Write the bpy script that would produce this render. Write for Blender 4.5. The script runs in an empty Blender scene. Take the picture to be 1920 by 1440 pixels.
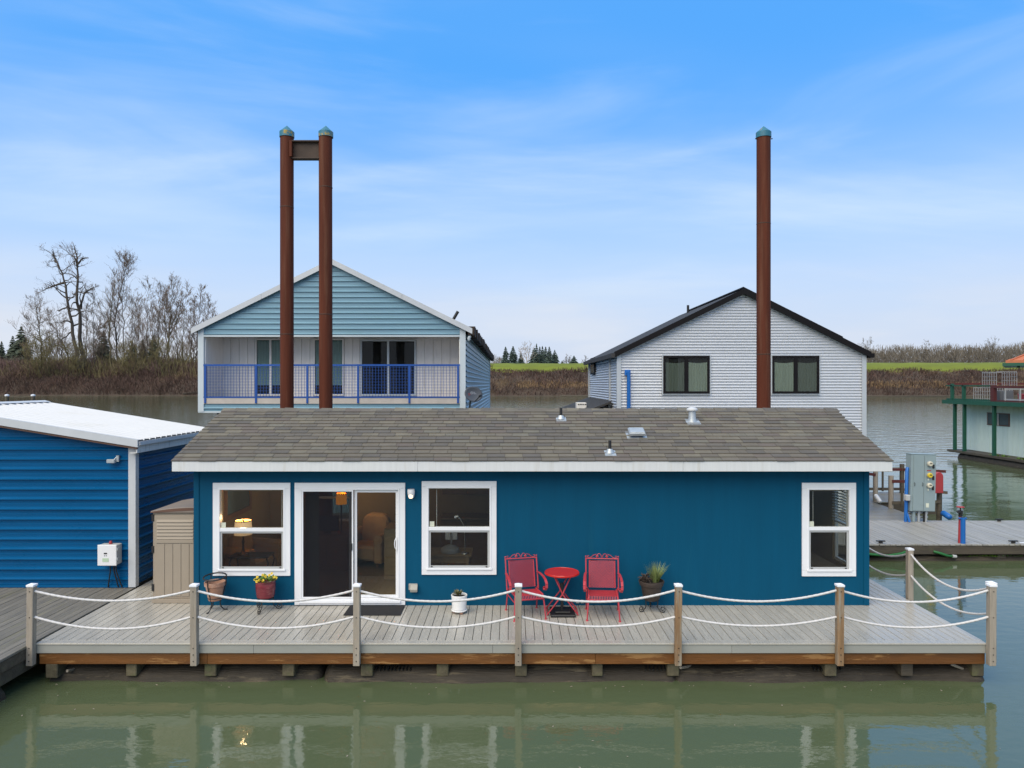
import bpy, bmesh, math, random
from math import sin, cos, pi, radians, sqrt
from mathutils import Vector, Matrix, noise as mnoise

random.seed(7)
scene = bpy.context.scene
COL = scene.collection

# ------------------------------------------------------------------ camera
CAMZ = 4.65
F = 1331.0                       # focal length in photograph pixels (1920 wide)
cam = bpy.data.cameras.new("camera")
cam.sensor_width = 36.0
cam.lens = F / 1920.0 * 36.0
cam.clip_start = 0.1
cam.clip_end = 4000.0
camo = bpy.data.objects.new("camera", cam)
COL.objects.link(camo)
camo.location = (0, 0, CAMZ)
camo.rotation_euler = (radians(90), 0, 0)
scene.camera = camo

# ------------------------------------------------------------------ sky and sun
SUN_EL, SUN_AZ = radians(48), radians(212)      # soft light from behind the camera
world = bpy.data.worlds.new("World")
scene.world = world
world.use_nodes = True
nt = world.node_tree
nt.nodes.clear()
wn = nt.nodes.new
out = wn("ShaderNodeOutputWorld")
bg = wn("ShaderNodeBackground")
bg.inputs[1].default_value = 0.1
nt.links.new(bg.outputs[0], out.inputs[0])
sky = wn("ShaderNodeTexSky")
sky.sky_type = 'NISHITA'
sky.sun_disc = False
sky.sun_elevation = SUN_EL
sky.sun_rotation = SUN_AZ
sky.air_density = 1.0
sky.dust_density = 0.3
sky.ozone_density = 3.0
tc = wn("ShaderNodeTexCoord")
sep = wn("ShaderNodeSeparateXYZ")
nt.links.new(tc.outputs["Generated"], sep.inputs[0])
def wmath(op, a, b=None, clamp=False):
    n = wn("ShaderNodeMath"); n.operation = op; n.use_clamp = clamp
    for i, v in enumerate((a, b)):
        if v is None: continue
        if isinstance(v, (int, float)): n.inputs[i].default_value = v
        else: nt.links.new(v, n.inputs[i])
    return n.outputs[0]
def wrange(v, a, b, c, d, smooth=True):
    n = wn("ShaderNodeMapRange"); n.interpolation_type = 'SMOOTHSTEP' if smooth else 'LINEAR'
    nt.links.new(v, n.inputs[0])
    for i, q in enumerate((a, b, c, d)): n.inputs[i + 1].default_value = q
    return n.outputs[0]
zz = wmath('MAXIMUM', sep.outputs[2], 0.0)
den = wmath('ADD', zz, 0.22)
cx = wmath('DIVIDE', sep.outputs[0], den)
cy = wmath('DIVIDE', sep.outputs[1], den)
comb = wn("ShaderNodeCombineXYZ")
nt.links.new(cx, comb.inputs[0]); nt.links.new(cy, comb.inputs[1])
mp = wn("ShaderNodeMapping")
mp.inputs["Rotation"].default_value = (0, 0, radians(-22))
mp.inputs["Scale"].default_value = (0.55, 1.5, 1.0)
mp.inputs["Location"].default_value = (3.1, 2.2, 0)
nt.links.new(comb.outputs[0], mp.inputs[0])
nz = wn("ShaderNodeTexNoise")
nz.inputs["Scale"].default_value = 1.15
nz.inputs["Detail"].default_value = 7
nz.inputs["Roughness"].default_value = 0.55
nz.inputs["Distortion"].default_value = 0.35
nt.links.new(mp.outputs[0], nz.inputs["Vector"])
nz2 = wn("ShaderNodeTexNoise")
nz2.inputs["Scale"].default_value = 0.5
nz2.inputs["Detail"].default_value = 3
nt.links.new(mp.outputs[0], nz2.inputs["Vector"])
nz3 = wn("ShaderNodeTexNoise")
nz3.inputs["Scale"].default_value = 3.0; nz3.inputs["Detail"].default_value = 6
mp3 = wn("ShaderNodeMapping"); mp3.inputs["Scale"].default_value = (1.0, 1.0, 5.0)
nt.links.new(tc.outputs["Generated"], mp3.inputs[0]); nt.links.new(mp3.outputs[0], nz3.inputs["Vector"])
veil = wrange(zz, 0.03, 0.42, 0.97, 0.0)                 # thin high haze thickens towards the horizon
wisps = wrange(nz.outputs[0], 0.47, 0.80, 0.0, 0.50)
wide = wrange(nz2.outputs[0], 0.48, 0.74, 0.0, 0.45)
deck_ = wrange(zz, 0.50, 0.92, 0.0, 0.62)               # broken overcast overhead
nz4 = wn("ShaderNodeTexNoise")
nz4.inputs["Scale"].default_value = 1.6; nz4.inputs["Detail"].default_value = 7; nz4.inputs["Roughness"].default_value = 0.5; nz4.inputs["Distortion"].default_value = 0.5
mp4 = wn("ShaderNodeMapping"); mp4.inputs["Rotation"].default_value = (0, radians(14), 0); mp4.inputs["Scale"].default_value = (0.9, 0.9, 5.5)
mp4.inputs["Location"].default_value = (4.6, 0.0, 1.7)
nt.links.new(tc.outputs["Generated"], mp4.inputs[0]); nt.links.new(mp4.outputs[0], nz4.inputs["Vector"])
diag = wrange(nz4.outputs[0], 0.46, 0.72, 0.0, 0.42)
wide = wmath('ADD', wide, diag)
m1 = wmath('ADD', veil, wmath('MULTIPLY', wmath('ADD', wisps, wide), wmath('SUBTRACT', 1.0, wmath('MULTIPLY', veil, 0.8))))
mask = wmath('MINIMUM', wmath('ADD', m1, deck_), 0.95, True)
tint = wn("ShaderNodeMix"); tint.data_type = 'RGBA'
tint.inputs[0].default_value = 0.80
nt.links.new(sky.outputs[0], tint.inputs[6])
tint.inputs[7].default_value = (1.0, 4.65, 11.5, 1)
cl = wn("ShaderNodeMix"); cl.data_type = 'RGBA'
nt.links.new(wrange(zz, 0.0, 0.22, 0.0, 1.0), cl.inputs[0])
cl.inputs[6].default_value = (6.75, 7.45, 8.75, 1)
cl.inputs[7].default_value = (6.5, 8.15, 10.3, 1)
# low cloud banks close to the horizon, slightly greyer and whiter
cg = wn("ShaderNodeMix"); cg.data_type = 'RGBA'
nt.links.new(wmath('MULTIPLY', wrange(nz3.outputs[0], 0.40, 0.66, 0, 0.8), wrange(zz, 0.04, 0.20, 1.0, 0.0)), cg.inputs[0])
nt.links.new(cl.outputs[2], cg.inputs[6])
cg.inputs[7].default_value = (8.0, 8.3, 8.9, 1)
mix = wn("ShaderNodeMix"); mix.data_type = 'RGBA'
nt.links.new(mask, mix.inputs[0])
nt.links.new(tint.outputs[2], mix.inputs[6])
nt.links.new(cg.outputs[2], mix.inputs[7])
nt.links.new(mix.outputs[2], bg.inputs[0])

sun = bpy.data.lights.new("sun", 'SUN')
sun.energy = 4.0
sun.angle = radians(66)
sun.color = (1.0, 0.87, 0.64)
suno = bpy.data.objects.new("sun", sun)
COL.objects.link(suno)
sd = Vector((sin(SUN_AZ) * cos(SUN_EL), cos(SUN_AZ) * cos(SUN_EL), sin(SUN_EL)))
suno.rotation_euler = sd.to_track_quat('Z', 'Y').to_euler()
suno.location = (0, -20, 30)

vs = scene.view_settings
vs.view_transform = 'Standard'; vs.look = 'None'; vs.exposure = 0.0; vs.gamma = 1.0
vs.use_curve_mapping = False
try:
    scene.cycles.use_denoising = True
    scene.cycles.max_bounces = 8
    scene.cycles.transparent_max_bounces = 12
    scene.cycles.caustics_reflective = False
    scene.cycles.caustics_refractive = False
except Exception:
    pass

# ------------------------------------------------------------------ materials
def M(name, col, rough=0.6, var=0.12, scale=3.0, stretch=(1, 1, 1), rnd=0.0, bump=0.0, bscale=40.0,
      metal=0.0, second=None, s2=1.5, lo=0.5, hi=0.7, spec=0.5, rvar=0.0, island=0.0, palette=None, hue=0.0):
    """principled material: base colour, noise variation, per-object variation, a second (dirt / moss / rust) colour"""
    m = bpy.data.materials.new(name); m.use_nodes = True
    t = m.node_tree; t.nodes.clear(); N = t.nodes.new; L = t.links.new
    o = N("ShaderNodeOutputMaterial"); b = N("ShaderNodeBsdfPrincipled"); L(b.outputs[0], o.inputs[0])
    b.inputs["Roughness"].default_value = rough
    b.inputs["Metallic"].default_value = metal
    b.inputs["Specular IOR Level"].default_value = spec
    tcx = N("ShaderNodeTexCoord"); oi = N("ShaderNodeObjectInfo"); mpp = N("ShaderNodeMapping")
    L(tcx.outputs["Object"], mpp.inputs[0]); mpp.inputs["Scale"].default_value = stretch
    off = N("ShaderNodeVectorMath"); off.operation = 'SCALE'; off.inputs[0].default_value = (37, 19, 53)
    L(oi.outputs["Random"], off.inputs["Scale"]); L(off.outputs[0], mpp.inputs["Location"])
    n1 = N("ShaderNodeTexNoise"); n1.inputs["Scale"].default_value = scale; n1.inputs["Detail"].default_value = 6
    n1.inputs["Roughness"].default_value = 0.65
    L(mpp.outputs[0], n1.inputs["Vector"])
    r = N("ShaderNodeMapRange"); L(n1.outputs[0], r.inputs[0])
    r.inputs[1].default_value = 0.3; r.inputs[2].default_value = 0.7
    r.inputs[3].default_value = 1 - var; r.inputs[4].default_value = 1 + var
    val = r.outputs[0]
    rsrc = oi.outputs["Random"]
    if island:
        g = N("ShaderNodeNewGeometry"); rsrc = g.outputs["Random Per Island"]
    if rnd or island:
        a = max(rnd, island)
        r2 = N("ShaderNodeMapRange"); L(rsrc, r2.inputs[0]); r2.inputs[3].default_value = 1 - a; r2.inputs[4].default_value = 1 + a
        mu = N("ShaderNodeMath"); mu.operation = 'MULTIPLY'; L(val, mu.inputs[0]); L(r2.outputs[0], mu.inputs[1]); val = mu.outputs[0]
    hsv = N("ShaderNodeHueSaturation"); L(val, hsv.inputs["Value"])
    if palette:
        cr = N("ShaderNodeValToRGB"); cr.color_ramp.interpolation = 'CONSTANT'
        L(rsrc, cr.inputs[0])
        els = cr.color_ramp.elements
        while len(els) < len(palette): els.new(0.5)
        for i, c in enumerate(palette):
            els[i].position = i / len(palette); els[i].color = (*c, 1)
        L(cr.outputs[0], hsv.inputs["Color"])
    else:
        hsv.inputs["Color"].default_value = (*col, 1)
    cout = hsv.outputs[0]
    if second:
        n2 = N("ShaderNodeTexNoise"); n2.inputs["Scale"].default_value = s2; n2.inputs["Detail"].default_value = 7
        n2.inputs["Roughness"].default_value = 0.7
        L(mpp.outputs[0], n2.inputs["Vector"])
        r3 = N("ShaderNodeMapRange"); L(n2.outputs[0], r3.inputs[0]); r3.inputs[1].default_value = lo; r3.inputs[2].default_value = hi
        mx = N("ShaderNodeMix"); mx.data_type = 'RGBA'; L(r3.outputs[0], mx.inputs[0]); L(cout, mx.inputs[6])
        mx.inputs[7].default_value = (*second, 1); cout = mx.outputs[2]
    L(cout, b.inputs["Base Color"])
    if rvar:
        r4 = N("ShaderNodeMapRange"); L(n1.outputs[0], r4.inputs[0]); r4.inputs[1].default_value = 0.3; r4.inputs[2].default_value = 0.7
        r4.inputs[3].default_value = max(0.02, rough - rvar); r4.inputs[4].default_value = min(1, rough + rvar)
        L(r4.outputs[0], b.inputs["Roughness"])
    if bump:
        n3 = N("ShaderNodeTexNoise"); n3.inputs["Scale"].default_value = bscale; n3.inputs["Detail"].default_value = 5
        L(mpp.outputs[0], n3.inputs["Vector"])
        bp = N("ShaderNodeBump"); bp.inputs["Strength"].default_value = bump; bp.inputs["Distance"].default_value = 0.02
        L(n3.outputs[0], bp.inputs["Height"]); L(bp.outputs[0], b.inputs["Normal"])
    return m

def emit(name, col, strength):
    m = bpy.data.materials.new(name); m.use_nodes = True
    b = m.node_tree.nodes["Principled BSDF"]
    b.inputs["Base Color"].default_value = (*col, 1)
    b.inputs["Emission Color"].default_value = (*col, 1)
    b.inputs["Emission Strength"].default_value = strength
    return m

def glass(name, tint=(0.85, 0.9, 0.88), refl=1.0, ior=1.5):
    m = bpy.data.materials.new(name); m.use_nodes = True
    t = m.node_tree; t.nodes.clear(); N = t.nodes.new; L = t.links.new
    o = N("ShaderNodeOutputMaterial"); mx = N("ShaderNodeMixShader"); tr = N("ShaderNodeBsdfTransparent"); gl = N("ShaderNodeBsdfGlossy")
    tr.inputs[0].default_value = (*tint, 1); gl.inputs["Roughness"].default_value = 0.01
    gl.inputs["Color"].default_value = (refl, refl, refl, 1)
    fr = N("ShaderNodeFresnel"); fr.inputs[0].default_value = ior
    gm = N("ShaderNodeNewGeometry"); iv = N("ShaderNodeMath"); iv.operation = 'SUBTRACT'; iv.inputs[0].default_value = 1.0; L(gm.outputs["Backfacing"], iv.inputs[1])
    fm = N("ShaderNodeMath"); fm.operation = 'MULTIPLY'; L(fr.outputs[0], fm.inputs[0]); L(iv.outputs[0], fm.inputs[1]); L(fm.outputs[0], mx.inputs[0]); L(tr.outputs[0], mx.inputs[1]); L(gl.outputs[0], mx.inputs[2]); L(mx.outputs[0], o.inputs[0])
    return m

def screen_mat(name, col, cover):
    m = bpy.data.materials.new(name); m.use_nodes = True
    t = m.node_tree; t.nodes.clear(); N = t.nodes.new; L = t.links.new
    o = N("ShaderNodeOutputMaterial"); mx = N("ShaderNodeMixShader"); tr = N("ShaderNodeBsdfTransparent"); df = N("ShaderNodeBsdfDiffuse")
    df.inputs[0].default_value = (*col, 1); mx.inputs[0].default_value = cover
    L(tr.outputs[0], mx.inputs[1]); L(df.outputs[0], mx.inputs[2]); L(mx.outputs[0], o.inputs[0])
    return m

def water_mat():
    m = bpy.data.materials.new("river_water"); m.use_nodes = True
    t = m.node_tree; t.nodes.clear(); N = t.nodes.new; L = t.links.new
    o = N("ShaderNodeOutputMaterial"); b = N("ShaderNodeBsdfPrincipled"); L(b.outputs[0], o.inputs[0])
    geo = N("ShaderNodeNewGeometry")
    n0 = N("ShaderNodeTexNoise"); n0.inputs["Scale"].default_value = 0.25; n0.inputs["Detail"].default_value = 4
    L(geo.outputs["Position"], n0.inputs["Vector"])
    cr = N("ShaderNodeMix"); cr.data_type = 'RGBA'; L(n0.outputs[0], cr.inputs[0])
    cr.inputs[6].default_value = (0.076, 0.098, 0.050, 1); cr.inputs[7].default_value = (0.092, 0.114, 0.058, 1)
    L(cr.outputs[2], b.inputs["Base Color"])
    b.inputs["Roughness"].default_value = 0.05
    b.inputs["IOR"].default_value = 1.72
    mpp = N("ShaderNodeMapping"); mpp.inputs["Scale"].default_value = (0.55, 1.0, 1.0); L(geo.outputs["Position"], mpp.inputs[0])
    # ripples: small close to the moorage, wind chop out on the open river
    sp = N("ShaderNodeSeparateXYZ"); L(geo.outputs["Position"], sp.inputs[0])
    open_ = N("ShaderNodeMapRange"); L(sp.outputs[1], open_.inputs[0])
    open_.inputs[1].default_value = 16.0; open_.inputs[2].default_value = 45.0; open_.inputs[3].default_value = 0.0; open_.inputs[4].default_value = 1.0
    a = N("ShaderNodeTexNoise"); a.inputs["Scale"].default_value = 5.0; a.inputs["Detail"].default_value = 3; L(mpp.outputs[0], a.inputs["Vector"])
    c = N("ShaderNodeTexNoise"); c.inputs["Scale"].default_value = 0.9; c.inputs["Detail"].default_value = 5; L(mpp.outputs[0], c.inputs["Vector"])
    b1 = N("ShaderNodeBump"); b1.inputs["Strength"].default_value = 0.16; b1.inputs["Distance"].default_value = 0.03; L(a.outputs[0], b1.inputs["Height"])
    mm = N("ShaderNodeMath"); mm.operation = 'MULTIPLY'; L(open_.outputs[0], mm.inputs[0]); mm.inputs[1].default_value = 0.55
    b2 = N("ShaderNodeBump"); b2.inputs["Distance"].default_value = 0.12; L(c.outputs[0], b2.inputs["Height"])
    L(mm.outputs[0], b2.inputs["Strength"]); L(b1.outputs[0], b2.inputs["Normal"]); L(b2.outputs[0], b.inputs["Normal"])
    return m

MT = {}
MT['water'] = water_mat()
MT['deck'] = M('grey_composite', (0.40, 0.375, 0.33), 0.27, 0.06, 2.0, (6, 1, 1), rnd=0.06, bump=0.05, bscale=30, rvar=0.12)
MT['fascia_grey'] = M('grey_fascia', (0.31, 0.31, 0.285), 0.5, 0.06, 2, (1, 1, 6), rnd=0.04, bump=0.05)
MT['olddeck'] = M('weathered_boards', (0.18, 0.165, 0.14), 0.42, 0.2, 3, (8, 0.6, 1), rnd=0.14, bump=0.25, bscale=14, rvar=0.12, second=(0.20, 0.19, 0.09), s2=0.8, lo=0.55, hi=0.75)
MT['dockdeck'] = M('silver_dock_boards', (0.31, 0.295, 0.27), 0.45, 0.15, 3, (8, 0.6, 1), rnd=0.1, bump=0.2, bscale=14, second=(0.2, 0.19, 0.11), s2=1.2, lo=0.55, hi=0.75)
MT['timber'] = M('weathered_post', (0.31, 0.265, 0.215), 0.7, 0.18, 4, (6, 6, 0.6), rnd=0.12, bump=0.3, bscale=12)
MT['timber_orange'] = M('damp_orange_post', (0.27, 0.16, 0.08), 0.6, 0.25, 4, (6, 6, 0.6), rnd=0.1, bump=0.3, bscale=12, second=(0.30, 0.27, 0.22), s2=1.5, lo=0.45, hi=0.6)
MT['beam'] = M('damp_brown_beam', (0.135, 0.050, 0.009), 0.55, 0.25, 2.5, (0.6, 6, 5), rnd=0.1, bump=0.25, bscale=14, second=(0.30, 0.15, 0.05), s2=1.6, lo=0.55, hi=0.60)
MT['joist'] = M('mossy_timber_end', (0.10, 0.083, 0.05), 0.8, 0.35, 7, rnd=0.2, bump=0.5, bscale=18, second=(0.11, 0.11, 0.05), s2=4, lo=0.5, hi=0.65)
MT['log'] = M('old_float_log', (0.034, 0.026, 0.017), 0.75, 0.35, 3, (0.35, 4, 4), bump=0.9, bscale=9, second=(0.12, 0.095, 0.058), s2=2.2, lo=0.55, hi=0.68)
MT['darkwood'] = M('dark_dock_timber', (0.075, 0.06, 0.043), 0.7, 0.3, 3, (0.5, 4, 4), rnd=0.15, bump=0.4, bscale=12, second=(0.11, 0.10, 0.055), s2=1.6, lo=0.55, hi=0.7)
MT['blue'] = M('petrol_blue_siding', (0.0003, 0.068, 0.138), 0.6, 0.06, 1.5, (5, 5, 0.35), bump=0.14, bscale=22, second=(0.004, 0.085, 0.15), s2=0.9, lo=0.6, hi=0.85, spec=0.15)
MT['interior'] = M('beige_interior', (0.30, 0.235, 0.135), 0.9, 0.06, spec=0.05)
MT['carpet'] = M('tan_carpet', (0.20, 0.15, 0.085), 0.95, 0.15, 20)
MT['white'] = M('white_trim', (0.76, 0.77, 0.80), 0.45, 0.03, 2, second=(0.62, 0.61, 0.60), s2=1.2, lo=0.6, hi=0.85)
MT['whitegutter'] = M('white_fascia_streaked', (0.63, 0.64, 0.65), 0.5, 0.05, 3, (6, 1, 0.4), second=(0.5, 0.48, 0.43), s2=1.3, lo=0.56, hi=0.85)
MT['vinyl'] = M('white_vinyl', (0.78, 0.79, 0.82), 0.35, 0.02)
MT['rope'] = M('white_rope', (0.58, 0.56, 0.555), 0.8, 0.1, 30)
MT['cap'] = M('white_post_cap', (0.80, 0.80, 0.84), 0.4, 0.03)
PAL = [(0.1347, 0.1163, 0.0901), (0.1165, 0.1024, 0.0844), (0.1473, 0.1291, 0.0981), (0.1085, 0.0971, 0.0844), (0.129, 0.1117, 0.0856), (0.1587, 0.139, 0.1038), (0.121, 0.1047, 0.0827), (0.1034, 0.0925, 0.0787), (0.1393, 0.121, 0.0958), (0.1222, 0.1012, 0.0844), (0.1427, 0.1303, 0.1027)]
MT['shingle'] = M('asphalt_shingle', (0.15, 0.13, 0.1), 0.85, 0.12, 4, bump=0.4, bscale=160, palette=PAL)
MT['shingle_stuff'] = M('asphalt_shingles_upper', (0.15, 0.13, 0.1), 0.85, 0.12, 4, bump=0.4, bscale=160, palette=PAL, island=0.02)
MT['roofbase'] = M('roof_felt', (0.045, 0.04, 0.035), 0.9, 0.2)
MT['galv'] = M('galvanised_flashing', (0.42, 0.45, 0.47), 0.4, 0.12, 8, metal=0.4)
MT['black'] = M('black_plastic', (0.012, 0.012, 0.013), 0.45, 0.1)
MT['iron'] = M('wrought_iron', (0.014, 0.013, 0.014), 0.5, 0.2, 12)
MT['rust'] = M('rusted_steel', (0.088, 0.022, 0.010), 0.7, 0.25, 2.2, (5, 5, 0.22), bump=0.15, bscale=30, second=(0.14, 0.062, 0.036), s2=1.6, lo=0.5, hi=0.75, spec=0.2)
MT['rustdark'] = M('dark_rusted_beam', (0.05, 0.03, 0.02), 0.7, 0.2, 4, bump=0.2)
MT['tealcap'] = M('teal_pile_cap', (0.025, 0.15, 0.22), 0.5, 0.15, 4, second=(0.38, 0.26, 0.03), s2=2.6, lo=0.55, hi=0.6)
MT['boathouse_blue'] = M('bright_blue_metal', (0.0005, 0.086, 0.225), 0.3, 0.08, 1.2, (0.6, 0.6, 4), rvar=0.06, second=(0.01, 0.10, 0.22), s2=2.5, lo=0.62, hi=0.9, spec=0.18)
MT['whitemetal'] = M('white_metal_roof', (0.53, 0.54, 0.56), 0.45, 0.02, 1, second=(0.46, 0.46, 0.45), s2=0.9, lo=0.55, hi=0.85)
MT['palemetal'] = M('pale_barge_flashing', (0.50, 0.52, 0.55), 0.4, 0.06, 2)
MT['stained'] = M('stained_white_panel', (0.66, 0.66, 0.65), 0.5, 0.08, 4, (4, 4, 0.4), second=(0.15, 0.11, 0.08), s2=3.0, lo=0.58, hi=0.75)
MT['tan'] = M('tan_resin', (0.31, 0.258, 0.20), 0.55, 0.03, 3)
MT['tanroof'] = M('taupe_resin_roof', (0.22, 0.18, 0.15), 0.6, 0.05)
MT['brownstrip'] = M('brown_trim', (0.12, 0.06, 0.04), 0.6, 0.15)
MT['lightblue'] = M('pale_blue_metal', (0.185, 0.325, 0.41), 0.42, 0.06, 1.3, (0.5, 0.5, 3), second=(0.16, 0.30, 0.34), s2=1.0, lo=0.55, hi=0.8)
MT['paletrim'] = M('pale_metal_trim', (0.52, 0.58, 0.62), 0.45, 0.05)
MT['whitepanel'] = M('off_white_panel', (0.75, 0.73, 0.71), 0.6, 0.06, 2, (3, 3, 0.6), second=(0.48, 0.45, 0.41), s2=1.5, lo=0.6, hi=0.8)
MT['railblue'] = M('cobalt_rail_paint', (0.006, 0.070, 0.32), 0.4, 0.06)
MT['beigeboard'] = M('beige_floor_edge', (0.48, 0.43, 0.39), 0.6, 0.1, 3)
MT['mossroof'] = M('mossy_brown_roof', (0.05, 0.033, 0.024), 0.9, 0.4, 5, bump=0.8, bscale=12)
MT['galvwall'] = M('corrugated_zinc', (0.60, 0.62, 0.66), 0.42, 0.03, 1, metal=0.35)
MT['zinctrim'] = M('zinc_trim', (0.48, 0.51, 0.54), 0.45, 0.04, metal=0.25)
MT['charcoal'] = M('charcoal_shingle', (0.036, 0.035, 0.037), 0.85, 0.18, 6, (1, 1, 1), bump=0.4, bscale=60)
MT['blackfascia'] = M('black_fascia', (0.008, 0.007, 0.008), 0.6, 0.1, spec=0.15)
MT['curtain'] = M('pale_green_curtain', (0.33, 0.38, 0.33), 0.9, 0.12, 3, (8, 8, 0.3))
MT['curtain_dark'] = M('shaded_curtain', (0.15, 0.175, 0.155), 0.9, 0.12, 3, (8, 8, 0.3))  # darker copy of the pale curtain, shade put into the colour
MT['tealcurtain'] = M('teal_curtain', (0.30, 0.46, 0.47), 0.8, 0.1, 3, (6, 6, 0.4))
MT['unlit_room'] = M('unlit_room_black', (0.012, 0.012, 0.014), 0.8, 0.1)  # near-black panel colour that stands for the darkness of unlit rooms
MT['bluepipe'] = M('blue_pipe_paint', (0.01, 0.12, 0.42), 0.4, 0.08)
MT['palegreen'] = M('pale_mint_siding', (0.64, 0.75, 0.68), 0.6, 0.06, 2, (3, 3, 0.5), second=(0.40, 0.42, 0.22), s2=1.2, lo=0.60, hi=0.9)
MT['green'] = M('green_paint', (0.008, 0.075, 0.042), 0.5, 0.12, 4)
MT['oxblood'] = M('oxblood_paint', (0.085, 0.014, 0.010), 0.55, 0.15, 4)
MT['orange_roof'] = M('orange_roof_tile', (0.46, 0.14, 0.06), 0.6, 0.12, 3)
MT['red'] = M('red_enamel', (0.43, 0.040, 0.055), 0.42, 0.12, 6)
MT['redgloss'] = M('red_glossy_enamel', (0.50, 0.018, 0.012), 0.22, 0.06, 4)
MT['redcase'] = M('red_plastic', (0.34, 0.035, 0.04), 0.45, 0.06)
MT['terracotta'] = M('terracotta', (0.36, 0.19, 0.125), 0.8, 0.15, 8, second=(0.44, 0.33, 0.27), s2=4, lo=0.5, hi=0.7)
MT['redpot'] = M('red_glaze', (0.17, 0.022, 0.032), 0.25, 0.3, 7, (1, 1, 3), second=(0.30, 0.09, 0.09), s2=6, lo=0.52, hi=0.7)
MT['whitepot'] = M('white_ceramic', (0.78, 0.78, 0.78), 0.25, 0.03)
MT['darkpot'] = M('dark_clay', (0.045, 0.032, 0.026), 0.6, 0.2, 8)
MT['soil'] = M('soil', (0.035, 0.025, 0.018), 0.95, 0.4, 20)
MT['leaf'] = M('leaf_green', (0.10, 0.20, 0.025), 0.5, 0.2, 20, island=0.3)
MT['yellow'] = M('yellow_petal', (0.72, 0.50, 0.02), 0.5, 0.1, island=0.12)
MT['grassblade'] = M('grass_blade', (0.22, 0.27, 0.09), 0.6, 0.2, 10, island=0.45)
MT['brownleaf'] = M('brown_leaf', (0.07, 0.05, 0.04), 0.7, 0.2, island=0.4)
MT['succulent'] = M('red_green_leaf', (0.14, 0.13, 0.05), 0.5, 0.2, island=0.5)
MT['mat'] = M('speckled_rubber', (0.011, 0.011, 0.014), 0.9, 0.3, 60, second=(0.12, 0.12, 0.13), s2=45, lo=0.62, hi=0.7)
MT['cabinet'] = M('grey_enamel_cabinet', (0.235, 0.30, 0.315), 0.4, 0.04)
MT['meterface'] = M('cream_meter', (0.56, 0.52, 0.40), 0.3, 0.05)
MT['yellowface'] = M('yellow_meter', (0.62, 0.46, 0.03), 0.3, 0.05)
MT['label'] = M('pale_label', (0.62, 0.64, 0.52), 0.5, 0.03)
MT['greylabel'] = M('pale_green_label', (0.45, 0.58, 0.42), 0.5, 0.03)
MT['greyplastic'] = M('grey_plastic', (0.42, 0.43, 0.43), 0.5, 0.04)
MT['whiteplastic'] = M('white_plastic', (0.74, 0.74, 0.76), 0.4, 0.03)
MT['taupeplastic'] = M('taupe_plastic', (0.36, 0.34, 0.30), 0.5, 0.05)
MT['hose'] = M('green_hose', (0.018, 0.13, 0.03), 0.4, 0.1)
MT['brush'] = M('bramble_brush', (0.082, 0.048, 0.038), 0.9, 0.45, 0.09, (1, 1, 1), island=0.5, second=(0.22, 0.15, 0.085), s2=0.07, lo=0.56, hi=0.68)
MT['drygrass'] = M('dry_reed', (0.27, 0.175, 0.09), 0.9, 0.2, 0.2, island=0.4)
MT['bank'] = M('bank_earth', (0.060, 0.042, 0.030), 0.95, 0.3, 0.3)
MT['levee'] = M('levee_grass', (0.135, 0.160, 0.006), 0.9, 0.2, 0.12, (1, 2.5, 1))
MT['bark'] = M('grey_bark', (0.070, 0.056, 0.045), 0.9, 0.2, 0.8)
MT['bark2'] = M('mossy_bark', (0.085, 0.07, 0.036), 0.9, 0.3, 0.5)
MT['twig'] = M('bare_twigs', (0.15, 0.110, 0.085), 0.9, 0.15, 0.3, island=0.35)
MT['twig_olive'] = M('olive_twigs', (0.145, 0.122, 0.055), 0.9, 0.2, 0.3, island=0.4)
MT['twig_mauve'] = M('mauve_twigs', (0.135, 0.085, 0.078), 0.9, 0.2, 0.1, island=0.4)
MT['twig_pale'] = M('pale_twigs', (0.42, 0.38, 0.34), 0.9, 0.1, 0.3, island=0.3)
MT['twig_far'] = M('far_twigs', (0.155, 0.134, 0.104), 0.9, 0.2, 0.05, island=0.3)
MT['needle'] = M('conifer_needles', (0.042, 0.055, 0.035), 0.9, 0.25, 0.3, island=0.4)  # needle green lightened, distance haze put into the colour
MT['needle_far'] = M('far_conifer_needles', (0.040, 0.062, 0.050), 0.9, 0.25, 0.3, island=0.35)
MT['glass'] = glass('window_glass', (0.86, 0.87, 0.84))
MT['darkglass'] = glass('far_window_glass', (0.8, 0.82, 0.8), 0.45)
MT['screen'] = screen_mat('insect_screen', (0.020, 0.020, 0.026), 0.50)
MT['halfscreen'] = screen_mat('lower_sash_screen', (0.03, 0.03, 0.034), 0.22)
MT['lampshade'] = emit('lit_lamp_shade', (0.95, 0.62, 0.33), 0.55)
MT['lampglow'] = emit('lamp_glow', (1.0, 0.50, 0.07), 1.6)
MT['ambershade'] = emit('amber_lamp_shade', (0.85, 0.30, 0.03), 1.1)
MT['sconceglow'] = emit('sconce_glow', (1.0, 0.76, 0.50), 1.7)
MT['upholstery'] = M('tan_upholstery', (0.50, 0.34, 0.19), 0.9, 0.1, 5)
MT['oak'] = M('light_oak', (0.30, 0.21, 0.11), 0.5, 0.15, 3, (1, 6, 6))
MT['walnut'] = M('brown_cabinet', (0.19, 0.10, 0.045), 0.5, 0.2, 3, (1, 6, 6))
MT['dusty'] = M('grey_dome', (0.30, 0.31, 0.32), 0.4, 0.05)
MT['chrome'] = M('chrome', (0.6, 0.62, 0.64), 0.2, 0.03, metal=0.8)
MT['mirror'] = M('picture_glass', (0.10, 0.13, 0.14), 0.1, 0.1)
MT['dishgrey'] = M('dish_grey', (0.085, 0.088, 0.095), 0.5, 0.06)
MT['lettering'] = M('pale_lettering', (0.34, 0.34, 0.36), 0.6, 0.02)
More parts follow.
